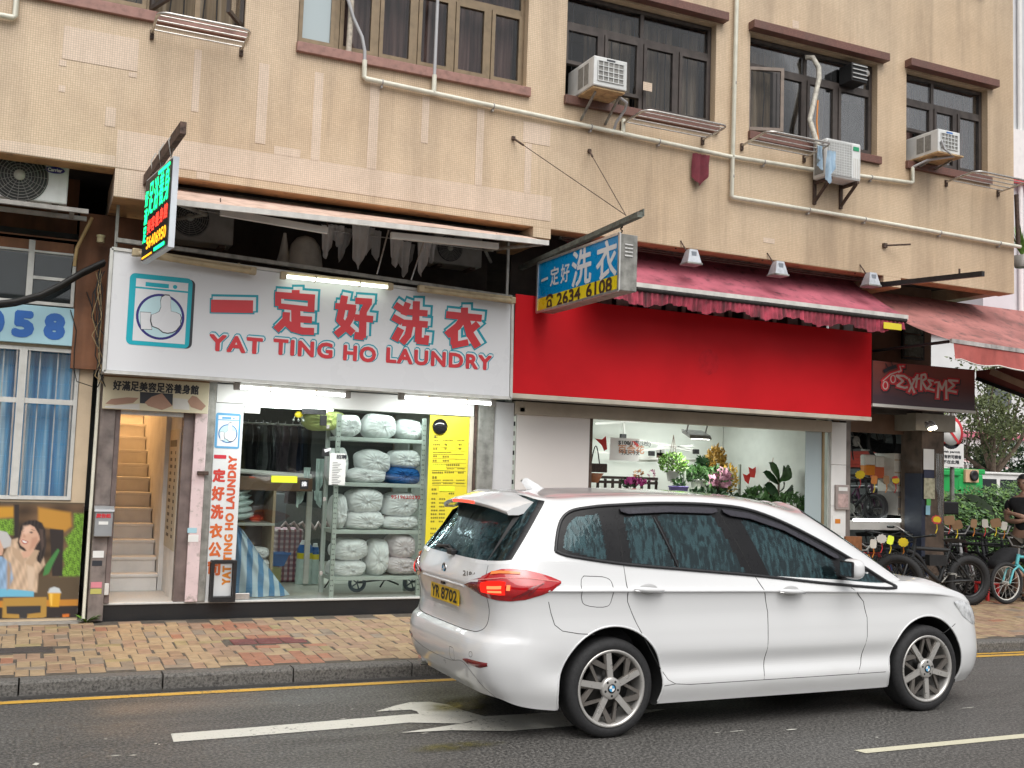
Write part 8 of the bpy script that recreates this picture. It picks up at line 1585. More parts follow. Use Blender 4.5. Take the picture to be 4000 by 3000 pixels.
# panes inside the daylight opening
PANES = [[(-.365, 1.255), (-.345, 1.325), (-.30, 1.41), (-.24, 1.455), (-.06, 1.482), (-.045, 1.175), (-.2, 1.205), (-.33, 1.235)],
         [(.135, 1.465), (.36, 1.478), (.50, 1.12), (.145, 1.155)], [(.40, 1.48), (.88, 1.482), (1.09, 1.085), (.54, 1.12)],
         [(1.13, 1.467), (1.40, 1.40), (1.66, 1.30), (1.92, 1.165), (1.945, .995), (1.75, 1.015), (1.30, 1.06)], [(2.03, 1.18), (2.2, 1.095), (2.40, .985), (2.20, .985), (2.03, 1.0)]]
names = ['quarter_window', 'rear_door_window', 'rear_door_window', 'front_door_window', 'front_quarter_window']
bufs = {}
def face(key, vs): bufs.setdefault(key, MB()).add(vs, [(0,1,2,3)], 0, True)
for side in (1, -1):
    def emit(grid, cls, flip=False):
        for i in range(len(grid)-1):
            for j in range(len(grid[0])-1):
                a, b, c, d = grid[i][j], grid[i+1][j], grid[i+1][j+1], grid[i][j+1]; m = (a+b+c+d)/4; key = cls(m, i, j)
                if key is None: continue
                vs = [WP(a, side), WP(b, side), WP(c, side), WP(d, side)]
                face((key, side) if key != 'body' else ('body', 0), vs if side == 1 else vs[::-1])
    def clow(m, i, j):
        for ax, az, ar in ARCH:
            if m.y > .5 and (m.x-ax)**2+(m.z-az)**2 < ar*ar*.998: return None
        return 'body'
    emit(LB, clow)
    def cgh(m, i, j):
        s = i/NC; r = j/14
        if s < 3.05 and .10 < r < 2.86: return 'rear_window'
        if 3.05 <= s < 3.42 and .10 < r < 2.86: return 'rear_side_trim'
        if s > 11.1 and .05 < r < 2.93: return 'windscreen'
        if 3.4 < s < 11.3 and m.y > .4 and r < 3:
            for k, P in enumerate(PANES):
                if pip(m.x, m.z, P): return 'pane%d' % k
            if pip(m.x, m.z, DLO): return 'pillar_trim'
        return 'body'
    emit(GH, cgh)
    HN = [[NET[j][9], GB[j]*.5+NET[j][9]*.5+Vector((0, 0, .035 if j > 11 else .012)), GB[j]] for j in range(10, 16)]
    emit(surf(HN, NC, 12), lambda m, i, j: 'body')
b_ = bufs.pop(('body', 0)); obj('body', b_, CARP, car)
for (key, side), mb in bufs.items():
    if key.startswith('pane'): obj(names[int(key[4:])], mb, CARG, car)
    elif key == 'rear_window' or key == 'windscreen': obj(key, mb, CARG, car)
    else: obj(key, mb, PIANO, car)
# lookup of the skin on each flank and at the rear
kd = kdtree.KDTree(sum(len(c) for c in LB)+sum(len(c) for c in GH)); pts_ = []
for g in (LB, GH):
    for c in g:
        for v in c: pts_.append(v)
kd_s = kdtree.KDTree(len(pts_)); kd_r = kdtree.KDTree(len(pts_))
for i, v in enumerate(pts_):
    kd_s.insert((v.x, v.z, 0 if v.y > .30 else 5), i); kd_r.insert((v.y, v.z, 0 if v.x < -.3 else 5), i)
kd_s.balance(); kd_r.balance()
def sidey(x, z):
    r = kd_s.find_n((x, z, 0), 9); w = [1/(d+1e-4) for _, _, d in r]; return sum(pts_[i].y*k for (_, i, _), k in zip(r, w))/sum(w)
def rearx(y, z):
    r = kd_r.find_n((abs(y), z, 0), 4); w = [1/(d+1e-4) for _, _, d in r]; return sum(pts_[i].x*k for (_, i, _), k in zip(r, w))/sum(w)
def fine(poly, step=.03):
    out = []
    for (a, b), (c, d) in zip(poly, poly[1:]):
        n = max(1, int(sqrt((c-a)**2+(d-b)**2)/step))
        for k in range(n): out.append((a+(c-a)*k/n, b+(d-b)*k/n))
    out.append(poly[-1]); return out
def S(x, z, off=0., side=1): return Vector((CX+x, CY-side*(sidey(x, z)+off), z))
def Rr(y, z, off=0.): return Vector((CX+rearx(y, z)-off, CY-y, z))         # y > 0 is the near side
def seam(poly, side=1, r=.0028, m=None, off=-.0008, nm='panel_gap'): mb = MB(); mb.tube([S(x, z, off, side) for x, z in fine(poly)], r, 5); return obj(nm, mb, m or SEAM, car)
def rseam(poly, r=.0028, m=None, off=-.0008, nm='panel_gap'): mb = MB(); mb.tube([Rr(y, z, off) for y, z in fine(poly)], r, 5); return obj(nm, mb, m or SEAM, car)
def smooth_poly(p, n=6, closed=False): return [(v.x, v.y) for v in hermite([Vector((a, b, 0)) for a, b in (p+[p[0]] if closed else p)], n)]
for side in (1, -1):
    seam(smooth_poly(DLO, 4, True), side, .013, TRIM, .002, 'window_seal')
    seam([(.075, 1.52), (.078, 1.15), (.088, 1.0), (.10, .90), (.17, .76), (.28, .58), (.44, .365), (.50, .335), (.62, .325), (1.25, .325)], side)
    seam([(.93, 1.535), (1.13, 1.13), (1.17, 1.06), (1.24, .93), (1.275, .80), (1.27, .55), (1.25, .325)], side)
    seam([(1.25, .325), (2.12, .325), (2.16, .40), (2.20, .60), (2.205, .74), (2.17, .86), (2.09, .93), (2.04, .965)], side)
    seam([(.40, .325), (.50, .335)], side); seam([(2.12, .325), (2.40, .325)], side)
    seam([(-.49, .91), (-.47, .84), (-.44, .76), (-.385, .72), (-.27, .70), (-.15, .69)], side)
    seam(smooth_poly([(-.235, 1.075), (-.06, 1.06), (-.028, 1.035), (-.03, .90), (-.05, .875), (-.22, .885), (-.245, .905), (-.255, 1.05)], 4, True), side, .0022)
    seam([(2.90, .57), (3.02, .60), (3.15, .66)], side)
# black pillars between the panes get thin bright edges; wind deflectors over the door windows
def deflector(pl, side=1):
    top = fine(pl, .05); mb = MB(); n = len(top); dz = .040
    A = [S(x, z, .012, side) for x, z in top]; B = [S(x, z-dz*(.55 if i in (0, n-1) else 1), .022, side) for i, (x, z) in enumerate(top)]
    mb.add(A+B, [(i, i+1, n+i+1, n+i) for i in range(n-1)], 0, True); mb.tube(B, .004, 5); obj('wind_deflector', mb, VISOR, car)
for side in (1, -1): deflector([(.11, 1.523), (.5, 1.543), (.86, 1.538), (.92, 1.533)], side); deflector([(.97, 1.530), (1.2, 1.505), (1.5, 1.422), (1.75, 1.312), (1.98, 1.20)], side)
seam([(.375, 1.462), (.52, 1.118)], 1, .008, TRIM, .002, 'window_bar')
# door handles
for hx, hz in ((.25, .985), (1.46, .955)):
    for side in (1, -1):
        mb = MB(); mb.ell(S(hx, hz, .001, side), .075, .006, .036, 18, 8); obj('handle_recess', mb, M('handle cup', (.42, .42, .42), .4), car)
        P = [S(hx-.115+.23*k/8, hz+.004-.012*k/8, .018+.020*sin(pi*k/8), side) for k in range(9)]; mb = MB(); mb.tube(P, [.008, .014, .017, .018, .018, .017, .015, .011, .006], 8); obj('door_handle', mb, CARP, car)
        mb = MB(); mb.tube([p+Vector((0, -side*.006, -.012)) for p in P], .005, 6); obj('handle_strip', mb, CHROME, car)
# sills, wheel-arch liners, floor pan
mb = MB(); mb.box(CX+.42, CX+2.36, CY-.80, CY+.80, .215, .26); mb.box(CX-.60, CX+3.1, CY-.50, CY+.50, .25, .60); obj('floor_pan', mb, M('underbody black', (.010, .010, .010), .9), car)
for ax, az, ar in ARCH:
    for side in (1, -1):
        mb = MB(); n = 28; arc = [(-25+230*k/n) for k in range(n+1)]; I = []; O = []
        for a in arc: x, z = ax+ar*cos(radians(a)), az+ar*sin(radians(a)); z2 = max(z, .19); O.append(Vector((CX+x, CY-side*(sidey(x, max(z, .24))-.008), z2))); I.append(Vector((CX+x, CY-side*.52, z2)))
        mb.add(O+I, [(k, k+1, n+1+k+1, n+1+k) for k in range(n)], 0, True); c_ = Vector((CX+ax, CY-side*.54, az)); mb.add(I+[c_], [(k, k+1, n+1) for k in range(n)]); obj('arch_liner', mb, M('underbody black', (.010, .010, .010)), car)
        lip = [S(ax+ar*cos(radians(a)), max(.20, az+ar*sin(radians(a))), -.003, side) for a in [-18+216*k/40 for k in range(41)]]
        mb = MB(); mb.tube(lip, .008, 6); obj('arch_lip', mb, CARP, car)
# wheels
ALLOY = M('machined alloy', (.52, .505, .48), .32, metal=.6, var=.04, vs=5); ALLOYD = M('dark alloy', (.17, .155, .14), .4, metal=.5, var=.1, vs=20); DISC = M('brake disc', (.05, .048, .046), .4, metal=.7)
def carwheel(ax, side, rot):
    wy = CY-side*.872; c = Vector((CX+ax, wy, .328)); o = -side
    def pt(r, a, d=0.): return c+Vector((r*cos(a), o*d, r*sin(a)))    # d > 0: outwards
    R, RR = .328, .252; A = Vector((0, o, 0)); mb = MB()
    mb.lathe([(RR-.03, -.19), (RR+.01, -.195), (R-.02, -.20), (R-.004, -.185), (R, -.16), (R, -.045), (R-.004, -.02), (R-.022, -.004), (RR+.03, .004), (RR+.008, -.002), (RR-.004, -.012)], c, A, 56, cap=False); obj('tyre', mb, RUBBER, car) if False else None
    w = MB(); w.lathe([(RR-.02, -.17), (RR-.012, -.03), (RR+.004, -.004), (RR+.004, .002), (RR-.006, .003), (RR-.016, -.004), (RR-.022, -.03), (RR-.03, -.16)], c, A, 56, cap=False); wo_ = obj('wheel', w, ALLOY, car)
    obj('tyre', mb, RUBBER, wo_)
    d_ = MB(); d_.lathe([(.001, -.13), (.15, -.13), (.15, -.10), (.12, -.10), (.12, -.09), (.001, -.09)], c, A, 32); obj('brake_disc', d_, DISC, wo_)
    bk = MB(); bk.lathe([(RR-.02, -.16), (.001, -.15)], c, A, 32, cap=False); obj('wheel_back', bk, M('underbody black', (.010, .010, .010)), wo_)
    def arm(m_, a0, r0, a1, r1, w0, w1, d0, d1, th=.02):
        p, q = pt(r0, a0, d0), pt(r1, a1, d1); t = (q-p).normalized(); s_ = t.cross(A).normalized()
        vs = [p-s_*w0, p+s_*w0, q+s_*w1, q-s_*w1]; lo_ = [v-A*th for v in vs]; m_.add(vs+lo_, [(0,1,2,3), (7,6,5,4), (0,4,5,1), (1,5,6,2), (2,6,7,3), (3,7,4,0)])
    for k in range(5):
        a = rot+2*pi*k/5
        m_ = MB(); arm(m_, a, .045, a+.06, RR-.014, .022, .019, -.012, -.006); obj('spoke', m_, ALLOY, wo_)
        m_ = MB(); arm(m_, a+.10, .06, a+.16, RR-.016, .014, .012, -.022, -.016); obj('spoke_dark', m_, ALLOYD, wo_)  # dark grey arm beside the bright spoke
        m_ = MB(); arm(m_, a+.05, .125, a+.60, RR-.018, .013, .020, -.020, -.012); obj('spoke_branch', m_, ALLOYD, wo_)
        m_ = MB(); arm(m_, a-.12, .10, a-.55, RR-.02, .009, .012, -.026, -.020); obj('spoke_branch', m_, ALLOYD, wo_)
        m_ = MB(); m_.cyl(pt(.050, a+.63, -.012), pt(.050, a+.63, .0005), .0085, 10); obj('wheel_bolt', m_, BLACK, wo_)
    m_ = MB(); m_.lathe([(.075, -.03), (.072, -.006), (.06, -.001), (.03, .001), (.001, .002)], c, A, 28); obj('hub', m_, ALLOY, wo_)
    for r_, mm, d in ((.031, BLACK, .0035), ):
        m_ = MB(); m_.lathe([(r_, 0), (r_, d), (.001, d)], c, A, 24); obj('hub_cap', m_, mm, wo_)
    for q_, mm in ((0, M('sky blue enamel', (.06, .33, .60), .2)), (1, WHITEP), (2, M('sky blue enamel', (.06, .33, .60))), (3, WHITEP)):
        m_ = MB(); m_.add([pt(0, 0, .0045)]+[pt(.021, pi/2*q_+pi/2*k/6, .0045) for k in range(7)], [tuple(range(8))]); obj('roundel_quarter', m_, mm, wo_)
for ax, rot in ((0, radians(93)), (2.83, radians(125))):
    for side in (1, -1): carwheel(ax, side, rot)
# tail lamps: strips that follow the skin round the corner
def skin(s, z):
    i = min(len(LB)-2, max(0, int(s*NC))); f = s*NC-i; c = [LB[i][k]*(1-f)+LB[i+1][k]*f for k in range(len(LB[0]))]
    for a, b in zip(c, c[1:]):
        if a.z <= z <= b.z: k = (z-a.z)/max(1e-6, b.z-a.z); return a+(b-a)*k
    return c[-1]
def nrm(s, z): p = skin(s, z); a = skin(s+.04, z)-skin(s-.04, z); b = skin(s, z+.01)-skin(s, z-.01); n = a.cross(b).normalized(); return n if n.dot(Vector((p.x-.5, p.y, 0))) > 0 else -n
def lampstrip(nm, prof, m, off, side, rim=True):
    """prof: [(s, zlow, zhigh)]"""
    ss = []
    for (s0, a0, b0), (s1, a1, b1) in zip(prof, prof[1:]):
        n = max(2, int((s1-s0)*10))
        for k in range(n): u = k/n; ss.append((s0+(s1-s0)*u, a0+(a1-a0)*u, b0+(b1-b0)*u))
    ss.append(prof[-1]); V = []; NV = 7
    for s, a, b in ss:
        for k in range(NV): v = k/(NV-1); z = a+(b-a)*v; e = min(1., 4*min(v, 1-v)+.0) if rim else 1; p = skin(s, z)+nrm(s, z)*(off*(.25+.75*min(1, e))); V.append(WP(p, side))
    mb = MB(); F = [(i*NV+k, (i+1)*NV+k, (i+1)*NV+k+1, i*NV+k+1) for i in range(len(ss)-1) for k in range(NV-1)]; mb.add(V, F if side == 1 else [f[::-1] for f in F], 0, True); return obj(nm, mb, m, car)
for side in (1, -1):
    lampstrip('tail_lamp', [(1.50, .978, .990), (1.8, .955, 1.02), (2.25, .930, 1.045)], TAILD, .014, side)
    lampstrip('tail_lamp', [(2.27, .929, 1.052), (2.7, .918, 1.092), (3.1, .912, 1.112), (3.6, .912, 1.118), (4.1, .925, 1.112), (4.5, .955, 1.090), (4.75, .985, 1.070), (4.97, 1.025, 1.045)], TAIL, .016, side)
    lampstrip('lamp_divider', [(2.27, 1.022, 1.028), (3.2, 1.052, 1.058), (4.2, 1.055, 1.061), (4.9, 1.036, 1.042)], M('pale red strip', (.70, .22, .20), .2), .0185, side, False)
    lampstrip('lamp_trim', [(1.52, .985, .992), (1.9, 1.005, 1.018), (2.25, 1.012, 1.028)], M('white lamp strip', (.62, .58, .58), .2), .0165, side, False)
    lampstrip('turn_signal', [(2.75, 1.070, 1.090), (3.1, 1.082, 1.100), (3.5, 1.084, 1.100), (3.9, 1.082, 1.095)], AMB, .0182, side, False)
    lampstrip('brake_light', [(2.42, .960, 1.010), (2.8, .955, 1.028), (3.2, .952, 1.035), (3.42, .955, 1.03)], BRAKE, .0182, side, False)
    for k in range(2): lampstrip('brake_light_core', [(2.75, .985-.022*k, .998-.022*k), (3.3, .990-.022*k, 1.004-.022*k)], BRAKEH, .0195, side, False)
    lampstrip('brake_light_core', [(3.48, .985, 1.010), (3.60, .985, 1.010)], BRAKEH, .0195, side, False)
    for k in range(3): lampstrip('lamp_rib', [(3.65+.25*k, .925+.016*k, .933+.016*k), (4.3+.12*k, 1.00+.012*k, 1.008+.012*k)], TAILD, .0185, side, False)
    lampstrip('head_lamp', [(11.75, .815, .83), (12.1, .71, .835), (12.6, .64, .80), (13.2, .62, .765), (13.9, .64, .74)], CLEARL, .012, side)
    lampstrip('reflector', [(1.75, .495, .502), (1.95, .475, .512), (2.6, .470, .512), (2.95, .490, .512)], TAILD, .006, side)

# tailgate lines, plate, badges
rseam(smooth_poly([(0, .675), (.45, .678), (.58, .69), (.645, .73), (.672, .82), (.668, .925)], 5)); rseam(smooth_poly([(0, .675), (-.45, .678), (-.58, .69), (-.645, .73), (-.672, .82), (-.668, .925)], 5))
rseam([(.655, 1.055), (.625, 1.125)]); rseam([(-.655, 1.055), (-.625, 1.125)])
rseam(smooth_poly([(-.60, .50), (-.3, .455), (0, .445), (.3, .455), (.50, .48), (.58, .43), (.66, .33), (.70, .28)], 5), .0035, M('painted crease shade', (.22, .22, .22)))  # grey line painted in for the shade of the bumper crease, not a gap
rseam(smooth_poly([(.28, .545), (.345, .54), (.355, .475), (.345, .465), (.285, .47)], 3, True), .0018); rseam(smooth_poly([(.60+.018*cos(a), .545+.018*sin(a)) for a in [2*pi*k/10 for k in range(10)]], 2, True), .0018); rseam(smooth_poly([(.14+.013*cos(a), .42+.013*sin(a)) for a in [2*pi*k/10 for k in range(10)]], 2, True), .0016)
PB = M('yellow number plate', (.78, .50, .01), .35, var=.03); xp = CX+rearx(.0, .87)-.006; pn = MB(); pn.bbox(xp-.010, xp, CY-.275, CY+.275, .812, .925, .004); plo = obj('number_plate', pn, PB, car)
m_ = MB(); ly = Vector((0, -1, 0)); text(m_, 'YR', (xp-.012, CY+.245, .83), ly, UZ, .15, .078, .0035); text(m_, '8702', (xp-.012, CY+.055, .83), ly, UZ, .30, .078, .0035); obj('plate_characters', m_, BLACK, plo)
xr = CX+rearx(0., 1.045)-.004
for r_, mm, d in ((.041, CHROME, .004), (.037, BLACK, .006)): m_ = MB(); m_.lathe([(r_, 0), (r_, d), (.001, d)], (xr, CY, 1.045), (-1, 0, 0), 28); obj('roundel', m_, mm, car)
for q_, mm in ((0, WHITEP), (1, M('sky blue enamel', (.06, .33, .60))), (2, WHITEP), (3, M('sky blue enamel', (.06, .33, .60)))): m_ = MB(); m_.add([(xr-.0068, CY, 1.045)]+[(xr-.0068, CY-.024*cos(pi/2*q_+pi/2*k/6), 1.045+.024*sin(pi/2*q_+pi/2*k/6)) for k in range(7)], [tuple(range(8))]); obj('roundel_quarter', m_, mm, car)
m_ = MB(); xb = CX+rearx(.44, 1.055)-.006; text(m_, '218d', (xb-.012, CY-.37, 1.035), Vector((.16, -1, 0)).normalized(), UZ, .15, .032, .002); obj('model_badge', m_, M('badge grey chrome', (.25, .25, .25), .3, metal=.7), car)
# boot shelf lip above the plate
m_ = MB(); m_.tube([Rr(y, .965-.03*(1-abs(y)/.45)*0, .004) for y in [-.40+.05*k for k in range(17)]], .010, 6); obj('tailgate_lip', m_, CARP, car)
m_ = MB(); m_.bbox(CX+rearx(0, .95)-.012, CX+rearx(0, .95)+.01, CY-.03, CY+.03, .935, .955, .004); obj('reversing_camera', m_, BLACK, car)
# roof spoiler
def spo(u, v):
    y = (u-.5)*2; w = .595*y; tip = -.775+.085*abs(y)**2.2; base = -.40+.03*abs(y)**3; P = [(base, 1.619), (base*.55+tip*.45, 1.600), (tip+.04, 1.556), (tip, 1.534), (tip+.012, 1.512), (tip+.09, 1.512), (-.50, 1.545), (-.47, 1.58)]
    k = v*(len(P)-1); i = min(len(P)-2, int(k)); f = k-i; x = P[i][0]+(P[i+1][0]-P[i][0])*f; z = P[i][1]+(P[i+1][1]-P[i][1])*f; return (CX+x, CY-w, z-.055*abs(y)**2.4)
m_ = MB(); m_.grid(spo, 36, 28); spw = obj('roof_spoiler', m_, CARP, car)
for y in (-1, 1):
    m_ = MB(); pr = [spo((y+1)/2, v/14) for v in range(15)]; m_.add(pr, [tuple(range(15)) if y < 0 else tuple(range(14, -1, -1))]); obj('spoiler_end', m_, CARP, spw)
m_ = MB(); m_.grid(lambda u, v: tuple(Vector(spo(.5+.17*(u-.5)*2, .40+.13*v))+Vector((-.006, 0, .0))), 12, 3); obj('high_brake_light', m_, emis('lit high brake lamp', (1, .06, .035), 2.2), spw)
for sd in (1, -1):      # gloss black cheeks between the rear window and the body
    m_ = MB(); a = Rr(.585*sd, 1.15, .004); b = Rr(.565*sd, 1.44, .03); c = Vector((CX-.47, CY-.615*sd, 1.50)); d = Vector((CX-.60, CY-.69*sd, 1.22)); m_.add([a, b, c, d], [(0,1,2,3) if sd > 0 else (3,2,1,0)]); obj('window_cheek', m_, PIANO, car)
# shark-fin aerial, wiper, exhaust, mirror
m_ = MB(); fx = CX-.20
m_.grid(lambda u, v: (fx+.19*(u-.35)-(.05*v), CY-.03*(1-v)**1.5*sin(pi*min(1, max(0, u)))*(1 if True else 0), 1.625+.085*v*(1-abs(u-.25)/1.0)**1.2*(1 if u < .9 else .3)), 10, 6); m_.grid(lambda u, v: (fx+.19*(u-.35)-(.05*v), CY+.03*(1-v)**1.5*sin(pi*min(1, max(0, u))), 1.625+.085*v*(1-abs(u-.25)/1.0)**1.2*(1 if u < .9 else .3)), 10, 6); obj('roof_aerial', m_, CARP, car)
m_ = MB(); m_.tube([Rr(.02, 1.165, .012), Rr(-.10, 1.20, .022), Rr(-.34, 1.18, .020)], .010, 6); m_.tube([Rr(-.02, 1.17, .02), Rr(-.36, 1.195, .012)], .007, 6); m_.bbox(CX+rearx(.02, 1.15)-.04, CX+rearx(.02, 1.15)+.01, CY-.06, CY+.03, 1.145, 1.185, .012); obj('rear_wiper', m_, BLACK, car)
for yy in (.50,): m_ = MB(); e = Vector((CX-.87, CY+yy, .315)); m_.lathe([(.043, 0), (.043, .12)], e, (1, 0, 0), 22); m_.lathe([(.038, .02), (.001, .05)], e, (1, 0, 0), 22, m=1); obj('exhaust_pipe', m_, [CHROME, BLACK], car)
for side in (1, -1):
    q = S(1.985, 1.045, .0, side); sg_ = -side; m_ = MB(); m_.tube([q+Vector((0, -sg_*.02, -.005)), q+Vector((-.005, sg_*.09, .01))], .018, 6); st_ = obj('mirror_stalk', m_, BLACK, car)
    def mir(d): return 1+.12*d.x*0-(.16 if d.x > .3 else 0)*d.x
    c = q+Vector((-.01, sg_*.14, .07)); m_ = MB(); m_.ell(c, .070, .085, .075, 24, 16, fn=lambda d: (abs(d.x)**3+abs(d.y)**3+abs(d.z)**3)**(-1/3)*(1-.18*max(0, d.x))); obj('mirror_housing', m_, CARP, car)
    m_ = MB(); m_.bbox(c.x-.078, c.x-.060, c.y-.070, c.y+.070, c.z-.058, c.z+.058, .008); obj('mirror_bezel', m_, BLACK, car); m_ = MB(); m_.box(c.x-.0805, c.x-.0785, c.y-.060, c.y+.060, c.z-.048, c.z+.048); obj('mirror_glass', m_, M('mirror silver', (.6, .62, .64), .03, metal=1., var=.02), car)
    m_ = MB(); m_.tube([c+Vector((.045, sg_*.09, -.02)), c+Vector((.078, sg_*.03, -.025)), c+Vector((.075, -sg_*.05, -.03))], .007, 6); obj('mirror_indicator', m_, CLEARL, car)
# cabin: seats, dashboard, steering wheel
SEAT = M('dark seat cloth', (.05, .052, .055), .85, var=.2)
for sx in (-.10, .75, 1.55):
    for sy in (-.36, .36):
        m_ = MB(); m_.bbox(CX+sx, CX+sx+.45, CY+sy-.24, CY+sy+.24, .52, .68, .05); obj('seat_cushion', m_, SEAT, car)
        m_ = MB(); m_.bbox(CX+sx-.14, CX+sx+.02, CY+sy-.23, CY+sy+.23, .66, 1.18, .05); obj('seat_back', m_, SEAT, car); m_ = MB(); m_.bbox(CX+sx-.16, CX+sx-.06, CY+sy-.13, CY+sy+.13, 1.20, 1.36, .04); obj('head_rest', m_, SEAT, car)
obj('dashboard', MB().bbox(CX+2.15, CX+2.62, CY-.70, CY+.70, .70, .97, .05), SEAT, car); m_ = MB(); m_.tube([(CX+2.02+.08*sin(a), CY-.36+.18*cos(a), .95+.16*sin(a)) for a in [2*pi*k/20 for k in range(20)]], .014, 6, closed=True); obj('steering_wheel', m_, BLACK, car)
obj('headliner', MB().box(CX-.3, CX+1.55, CY-.50, CY+.50, 1.53, 1.56), M('headliner', (.30, .30, .29)), car)
# ================================================================== people at the bicycle shop
def skinned(name, V, E, R, mat, parent, root=0, levels=2):
    """joints V, bones E, radii R grown into one continuous surface"""
    me = bpy.data.meshes.new('s'); me.from_pydata([tuple(v) for v in V], E, []); o = bpy.data.objects.new('s', me); COL.objects.link(o)
    md = o.modifiers.new('skin', 'SKIN'); md.use_smooth_shade = True; sv = me.skin_vertices[0].data
    for i, r in enumerate(R): sv[i].radius = (r, r) if isinstance(r, (int, float)) else r; sv[i].use_root = (i == root)
    ss = o.modifiers.new('sub', 'SUBSURF'); ss.levels = levels; ss.render_levels = levels
    dg = bpy.context.evaluated_depsgraph_get(); m2 = bpy.data.meshes.new_from_object(o.evaluated_get(dg)); bpy.data.objects.remove(o)
    m2.name = name; m2.materials.clear(); m2.materials.append(mat)
    for p in m2.polygons: p.use_smooth = True; p.material_index = 0
    c = bpy.data.objects.new(name, m2); COL.objects.link(c); c.parent = parent; return c
def chain(V, E, R, pts, rad, start=None):
    prev = start
    for p, r in zip(pts, rad):
        V.append(Vector(p)); R.append(r); i = len(V)-1
        if prev is not None: E.append((prev, i))
        prev = i
    return prev
def head(parent, c, fwd, r=.10, hairm=HAIR):
    """skull with brow, nose, chin and ears; hair cap as a part"""
    f = Vector(fwd).normalized(); u = Vector((0, 0, 1)); u = (u-f*u.dot(f)*.8).normalized(); s = f.cross(u).normalized(); c = Vector(c)
    def place(a, b, h): return tuple(c+f*a+s*b+u*h)
    m_ = MB(); nu, nv = 22, 16; vs = []
    for j in range(nv+1):
        th = pi*j/nv
        for i in range(nu):
            ph = 2*pi*i/nu; x, y, z = sin(th)*cos(ph), sin(th)*sin(ph), cos(th); a = x*r*.95; b = y*r*.76; h = z*r*1.22
            if z < 0: b *= 1+.30*z; a *= 1+.10*z
            if x > .75 and -.32 < z < .10: a += r*.24*(1-abs(z+.16)/.3)*max(0, 1-abs(y)*5)
            if x > .5 and .02 < z < .2: a -= r*.06*max(0, 1-abs(abs(y)-.38)*6)
            if x > .5 and -.62 < z < -.45: a += r*.05
            vs.append(place(a, b, h))
    m_.add(vs, [(j*nu+i, (j+1)*nu+i, (j+1)*nu+(i+1) % nu, j*nu+(i+1) % nu) for j in range(nv) for i in range(nu)], 0, True)
    for sd in (-1, 1): m_.ell(place(-.005, sd*r*.78, 0), r*.12, r*.12, r*.24, 8, 6)
    obj('head', m_, SKIN, parent, local=True)
    m_ = MB(); vs = []
    for j in range(9):
        th = pi*.62*j/8
        for i in range(nu):
            ph = 2*pi*i/nu; x, y, z = sin(th)*cos(ph), sin(th)*sin(ph), cos(th); lim = .45 if x > .3 else -.6
            z2 = max(z, lim); vs.append(place(x*r*1.02-.006, y*r*.84, z2*r*1.30+.004))
    m_.add(vs, [(j*nu+i, (j+1)*nu+i, (j+1)*nu+(i+1) % nu, j*nu+(i+1) % nu) for j in range(8) for i in range(nu)], 0, True); obj('hair', m_, hairm, parent, local=True)
    for sd in (-1, 1): m_ = MB(); m_.ell(place(r*.84, sd*r*.33, r*.06), .012, .014, .008, 8, 6); obj('eye', m_, HAIR, parent, local=True)
    m_ = MB(); m_.ell(place(r*.86, 0, -r*.55), .010, .026, .006, 10, 6); obj('mouth', m_, M('lips', (.30, .12, .10), .5), parent, local=True)
def hand(V, E, R, wrist, d, side, curl):
    """palm, four fingers and a thumb rooted in the palm"""
    d = Vector(d).normalized(); s = Vector(side).normalized(); n = Vector(curl).normalized(); w = Vector(V[wrist])
    p = chain(V, E, R, [w+d*.045, w+d*.085], [(.036, .020), (.038, .016)], wrist)
    for k, l in zip((-.030, -.010, .010, .030), (.060, .072, .068, .052)):
        b = w+d*.085+s*k; chain(V, E, R, [b+d*l*.5, b+d*l*.85+n*l*.25, b+d*l+n*l*.6], [.0095, .009, .0075], p)
    chain(V, E, R, [w+d*.05+s*.045, w+d*.085+s*.062+n*.01], [.011, .009], p)
# standing man, arms folded, looking towards the street
sp = thing('person', 'person in a black t-shirt standing with folded arms at the right edge', 'person', (13.26, 10.95, .16), radians(200))
V, E, R = [], [], []; z = 0
pel = chain(V, E, R, [(0, 0, .93)], [.14]); ch = chain(V, E, R, [(0, 0, 1.08), (.01, 0, 1.25), (.0, 0, 1.40), (0, 0, 1.475), (.01, 0, 1.55)], [(.135, .11), (.155, .12), (.15, .105), (.06, .06), (.055, .055)], pel)
for sd in (-1, 1):
    chain(V, E, R, [(0, sd*.10, .86), (.01, sd*.11, .50), (-.01, sd*.11, .30), (-.01, sd*.11, .09), (.03, sd*.115, .045), (.14, sd*.13, .035)], [.098, .062, .060, .042, .045, .034], pel)
    sh = chain(V, E, R, [(0, sd*.175, 1.40), (.03, sd*.235, 1.18), (.10, sd*.20, 1.10), (.19, sd*.02, 1.14+.04*sd), (.18, -sd*.10, 1.17+.04*sd)], [.068, .047, .043, .036, .028], 3)
    hand(V, E, R, sh, (-.25, -sd, .1), (0, 0, 1), (-1, 0, 0))
skinned('body', V, E, R, SKIN, sp); head(sp, (.03, 0, 1.66), (1, 0, -.08))
V, E, R = [], [], []; pel = chain(V, E, R, [(0, 0, .93)], [(.158, .128)]); chain(V, E, R, [(0, 0, 1.08), (.01, 0, 1.25), (0, 0, 1.395), (0, 0, 1.45)], [(.155, .128), (.172, .135), (.165, .118), (.09, .08)], pel)
for sd in (-1, 1): chain(V, E, R, [(0, sd*.18, 1.39), (.025, sd*.228, 1.24)], [.082, .066], 3)
skinned('t_shirt', V, E, R, SHIRT, sp)
V, E, R = [], [], []; pel = chain(V, E, R, [(0, 0, .97)], [(.152, .125)])
for sd in (-1, 1): chain(V, E, R, [(0, sd*.10, .84), (.01, sd*.112, .50)], [.112, .092], pel)
skinned('shorts', V, E, R, SHORTS, sp)
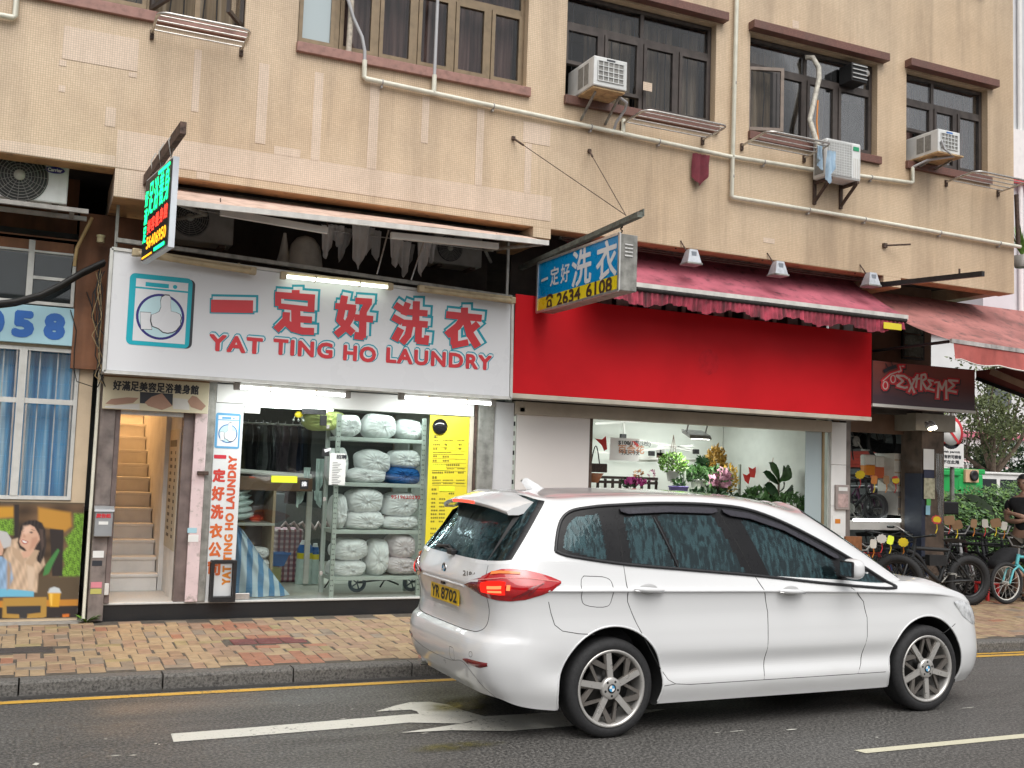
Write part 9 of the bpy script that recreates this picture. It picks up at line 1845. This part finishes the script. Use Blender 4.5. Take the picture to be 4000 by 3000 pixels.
for sd in (-1, 1): m_ = MB(); m_.ell((.05, sd*.122, .045), .14, .05, .045, 16, 8); obj('shoe', m_, BLACK, sp, local=True)
# crouching man on the red stool, bent over a bicycle
cr = thing('person', 'person in a black shirt sitting low and bending forward beside the pale blue bicycle', 'person', (12.47, 10.82, .16), radians(-8))
V, E, R = [], [], []; pel = chain(V, E, R, [(0, 0, .37)], [.14]); ch = chain(V, E, R, [(.10, 0, .50), (.24, 0, .60), (.37, 0, .655), (.45, 0, .665), (.50, 0, .68)], [(.14, .12), (.155, .125), (.145, .105), (.06, .06), (.055, .055)], pel)
for sd in (-1, 1):
    chain(V, E, R, [(.06, sd*.12, .36), (.40, sd*.20, .40), (.42, sd*.20, .24), (.36, sd*.20, .08), (.40, sd*.20, .045), (.50, sd*.21, .035)], [.10, .064, .058, .042, .045, .034], pel)
    sh = chain(V, E, R, [(.37, sd*.175, .64), (.47, sd*.22, .44), (.62, sd*.12, .34)], [.066, .045, .030], 3); hand(V, E, R, sh, (.9, -sd*.3, -.2), (0, sd*.4, 1), (.2, 0, -1))
skinned('body', V, E, R, SKIN, cr); head(cr, (.60, 0, .70), (.85, 0, -.45))
V, E, R = [], [], []; pel = chain(V, E, R, [(-.01, 0, .40)], [(.15, .13)]); chain(V, E, R, [(.10, 0, .51), (.24, 0, .61), (.37, 0, .66), (.43, 0, .665)], [(.158, .138), (.172, .14), (.162, .12), (.09, .08)], pel)
for sd in (-1, 1): chain(V, E, R, [(.38, sd*.18, .63), (.44, sd*.215, .50)], [.08, .064], 3)
skinned('shirt', V, E, R, SHIRT, cr)
V, E, R = [], [], []; pel = chain(V, E, R, [(-.01, 0, .36)], [(.152, .14)])
for sd in (-1, 1): chain(V, E, R, [(.08, sd*.12, .37), (.22, sd*.16, .39)], [.112, .095], pel)
skinned('shorts', V, E, R, SHORTS, cr)
for sd in (-1, 1): m_ = MB(); m_.ell((.43, sd*.205, .045), .13, .05, .045, 16, 8); obj('shoe', m_, BLACK, cr, local=True)
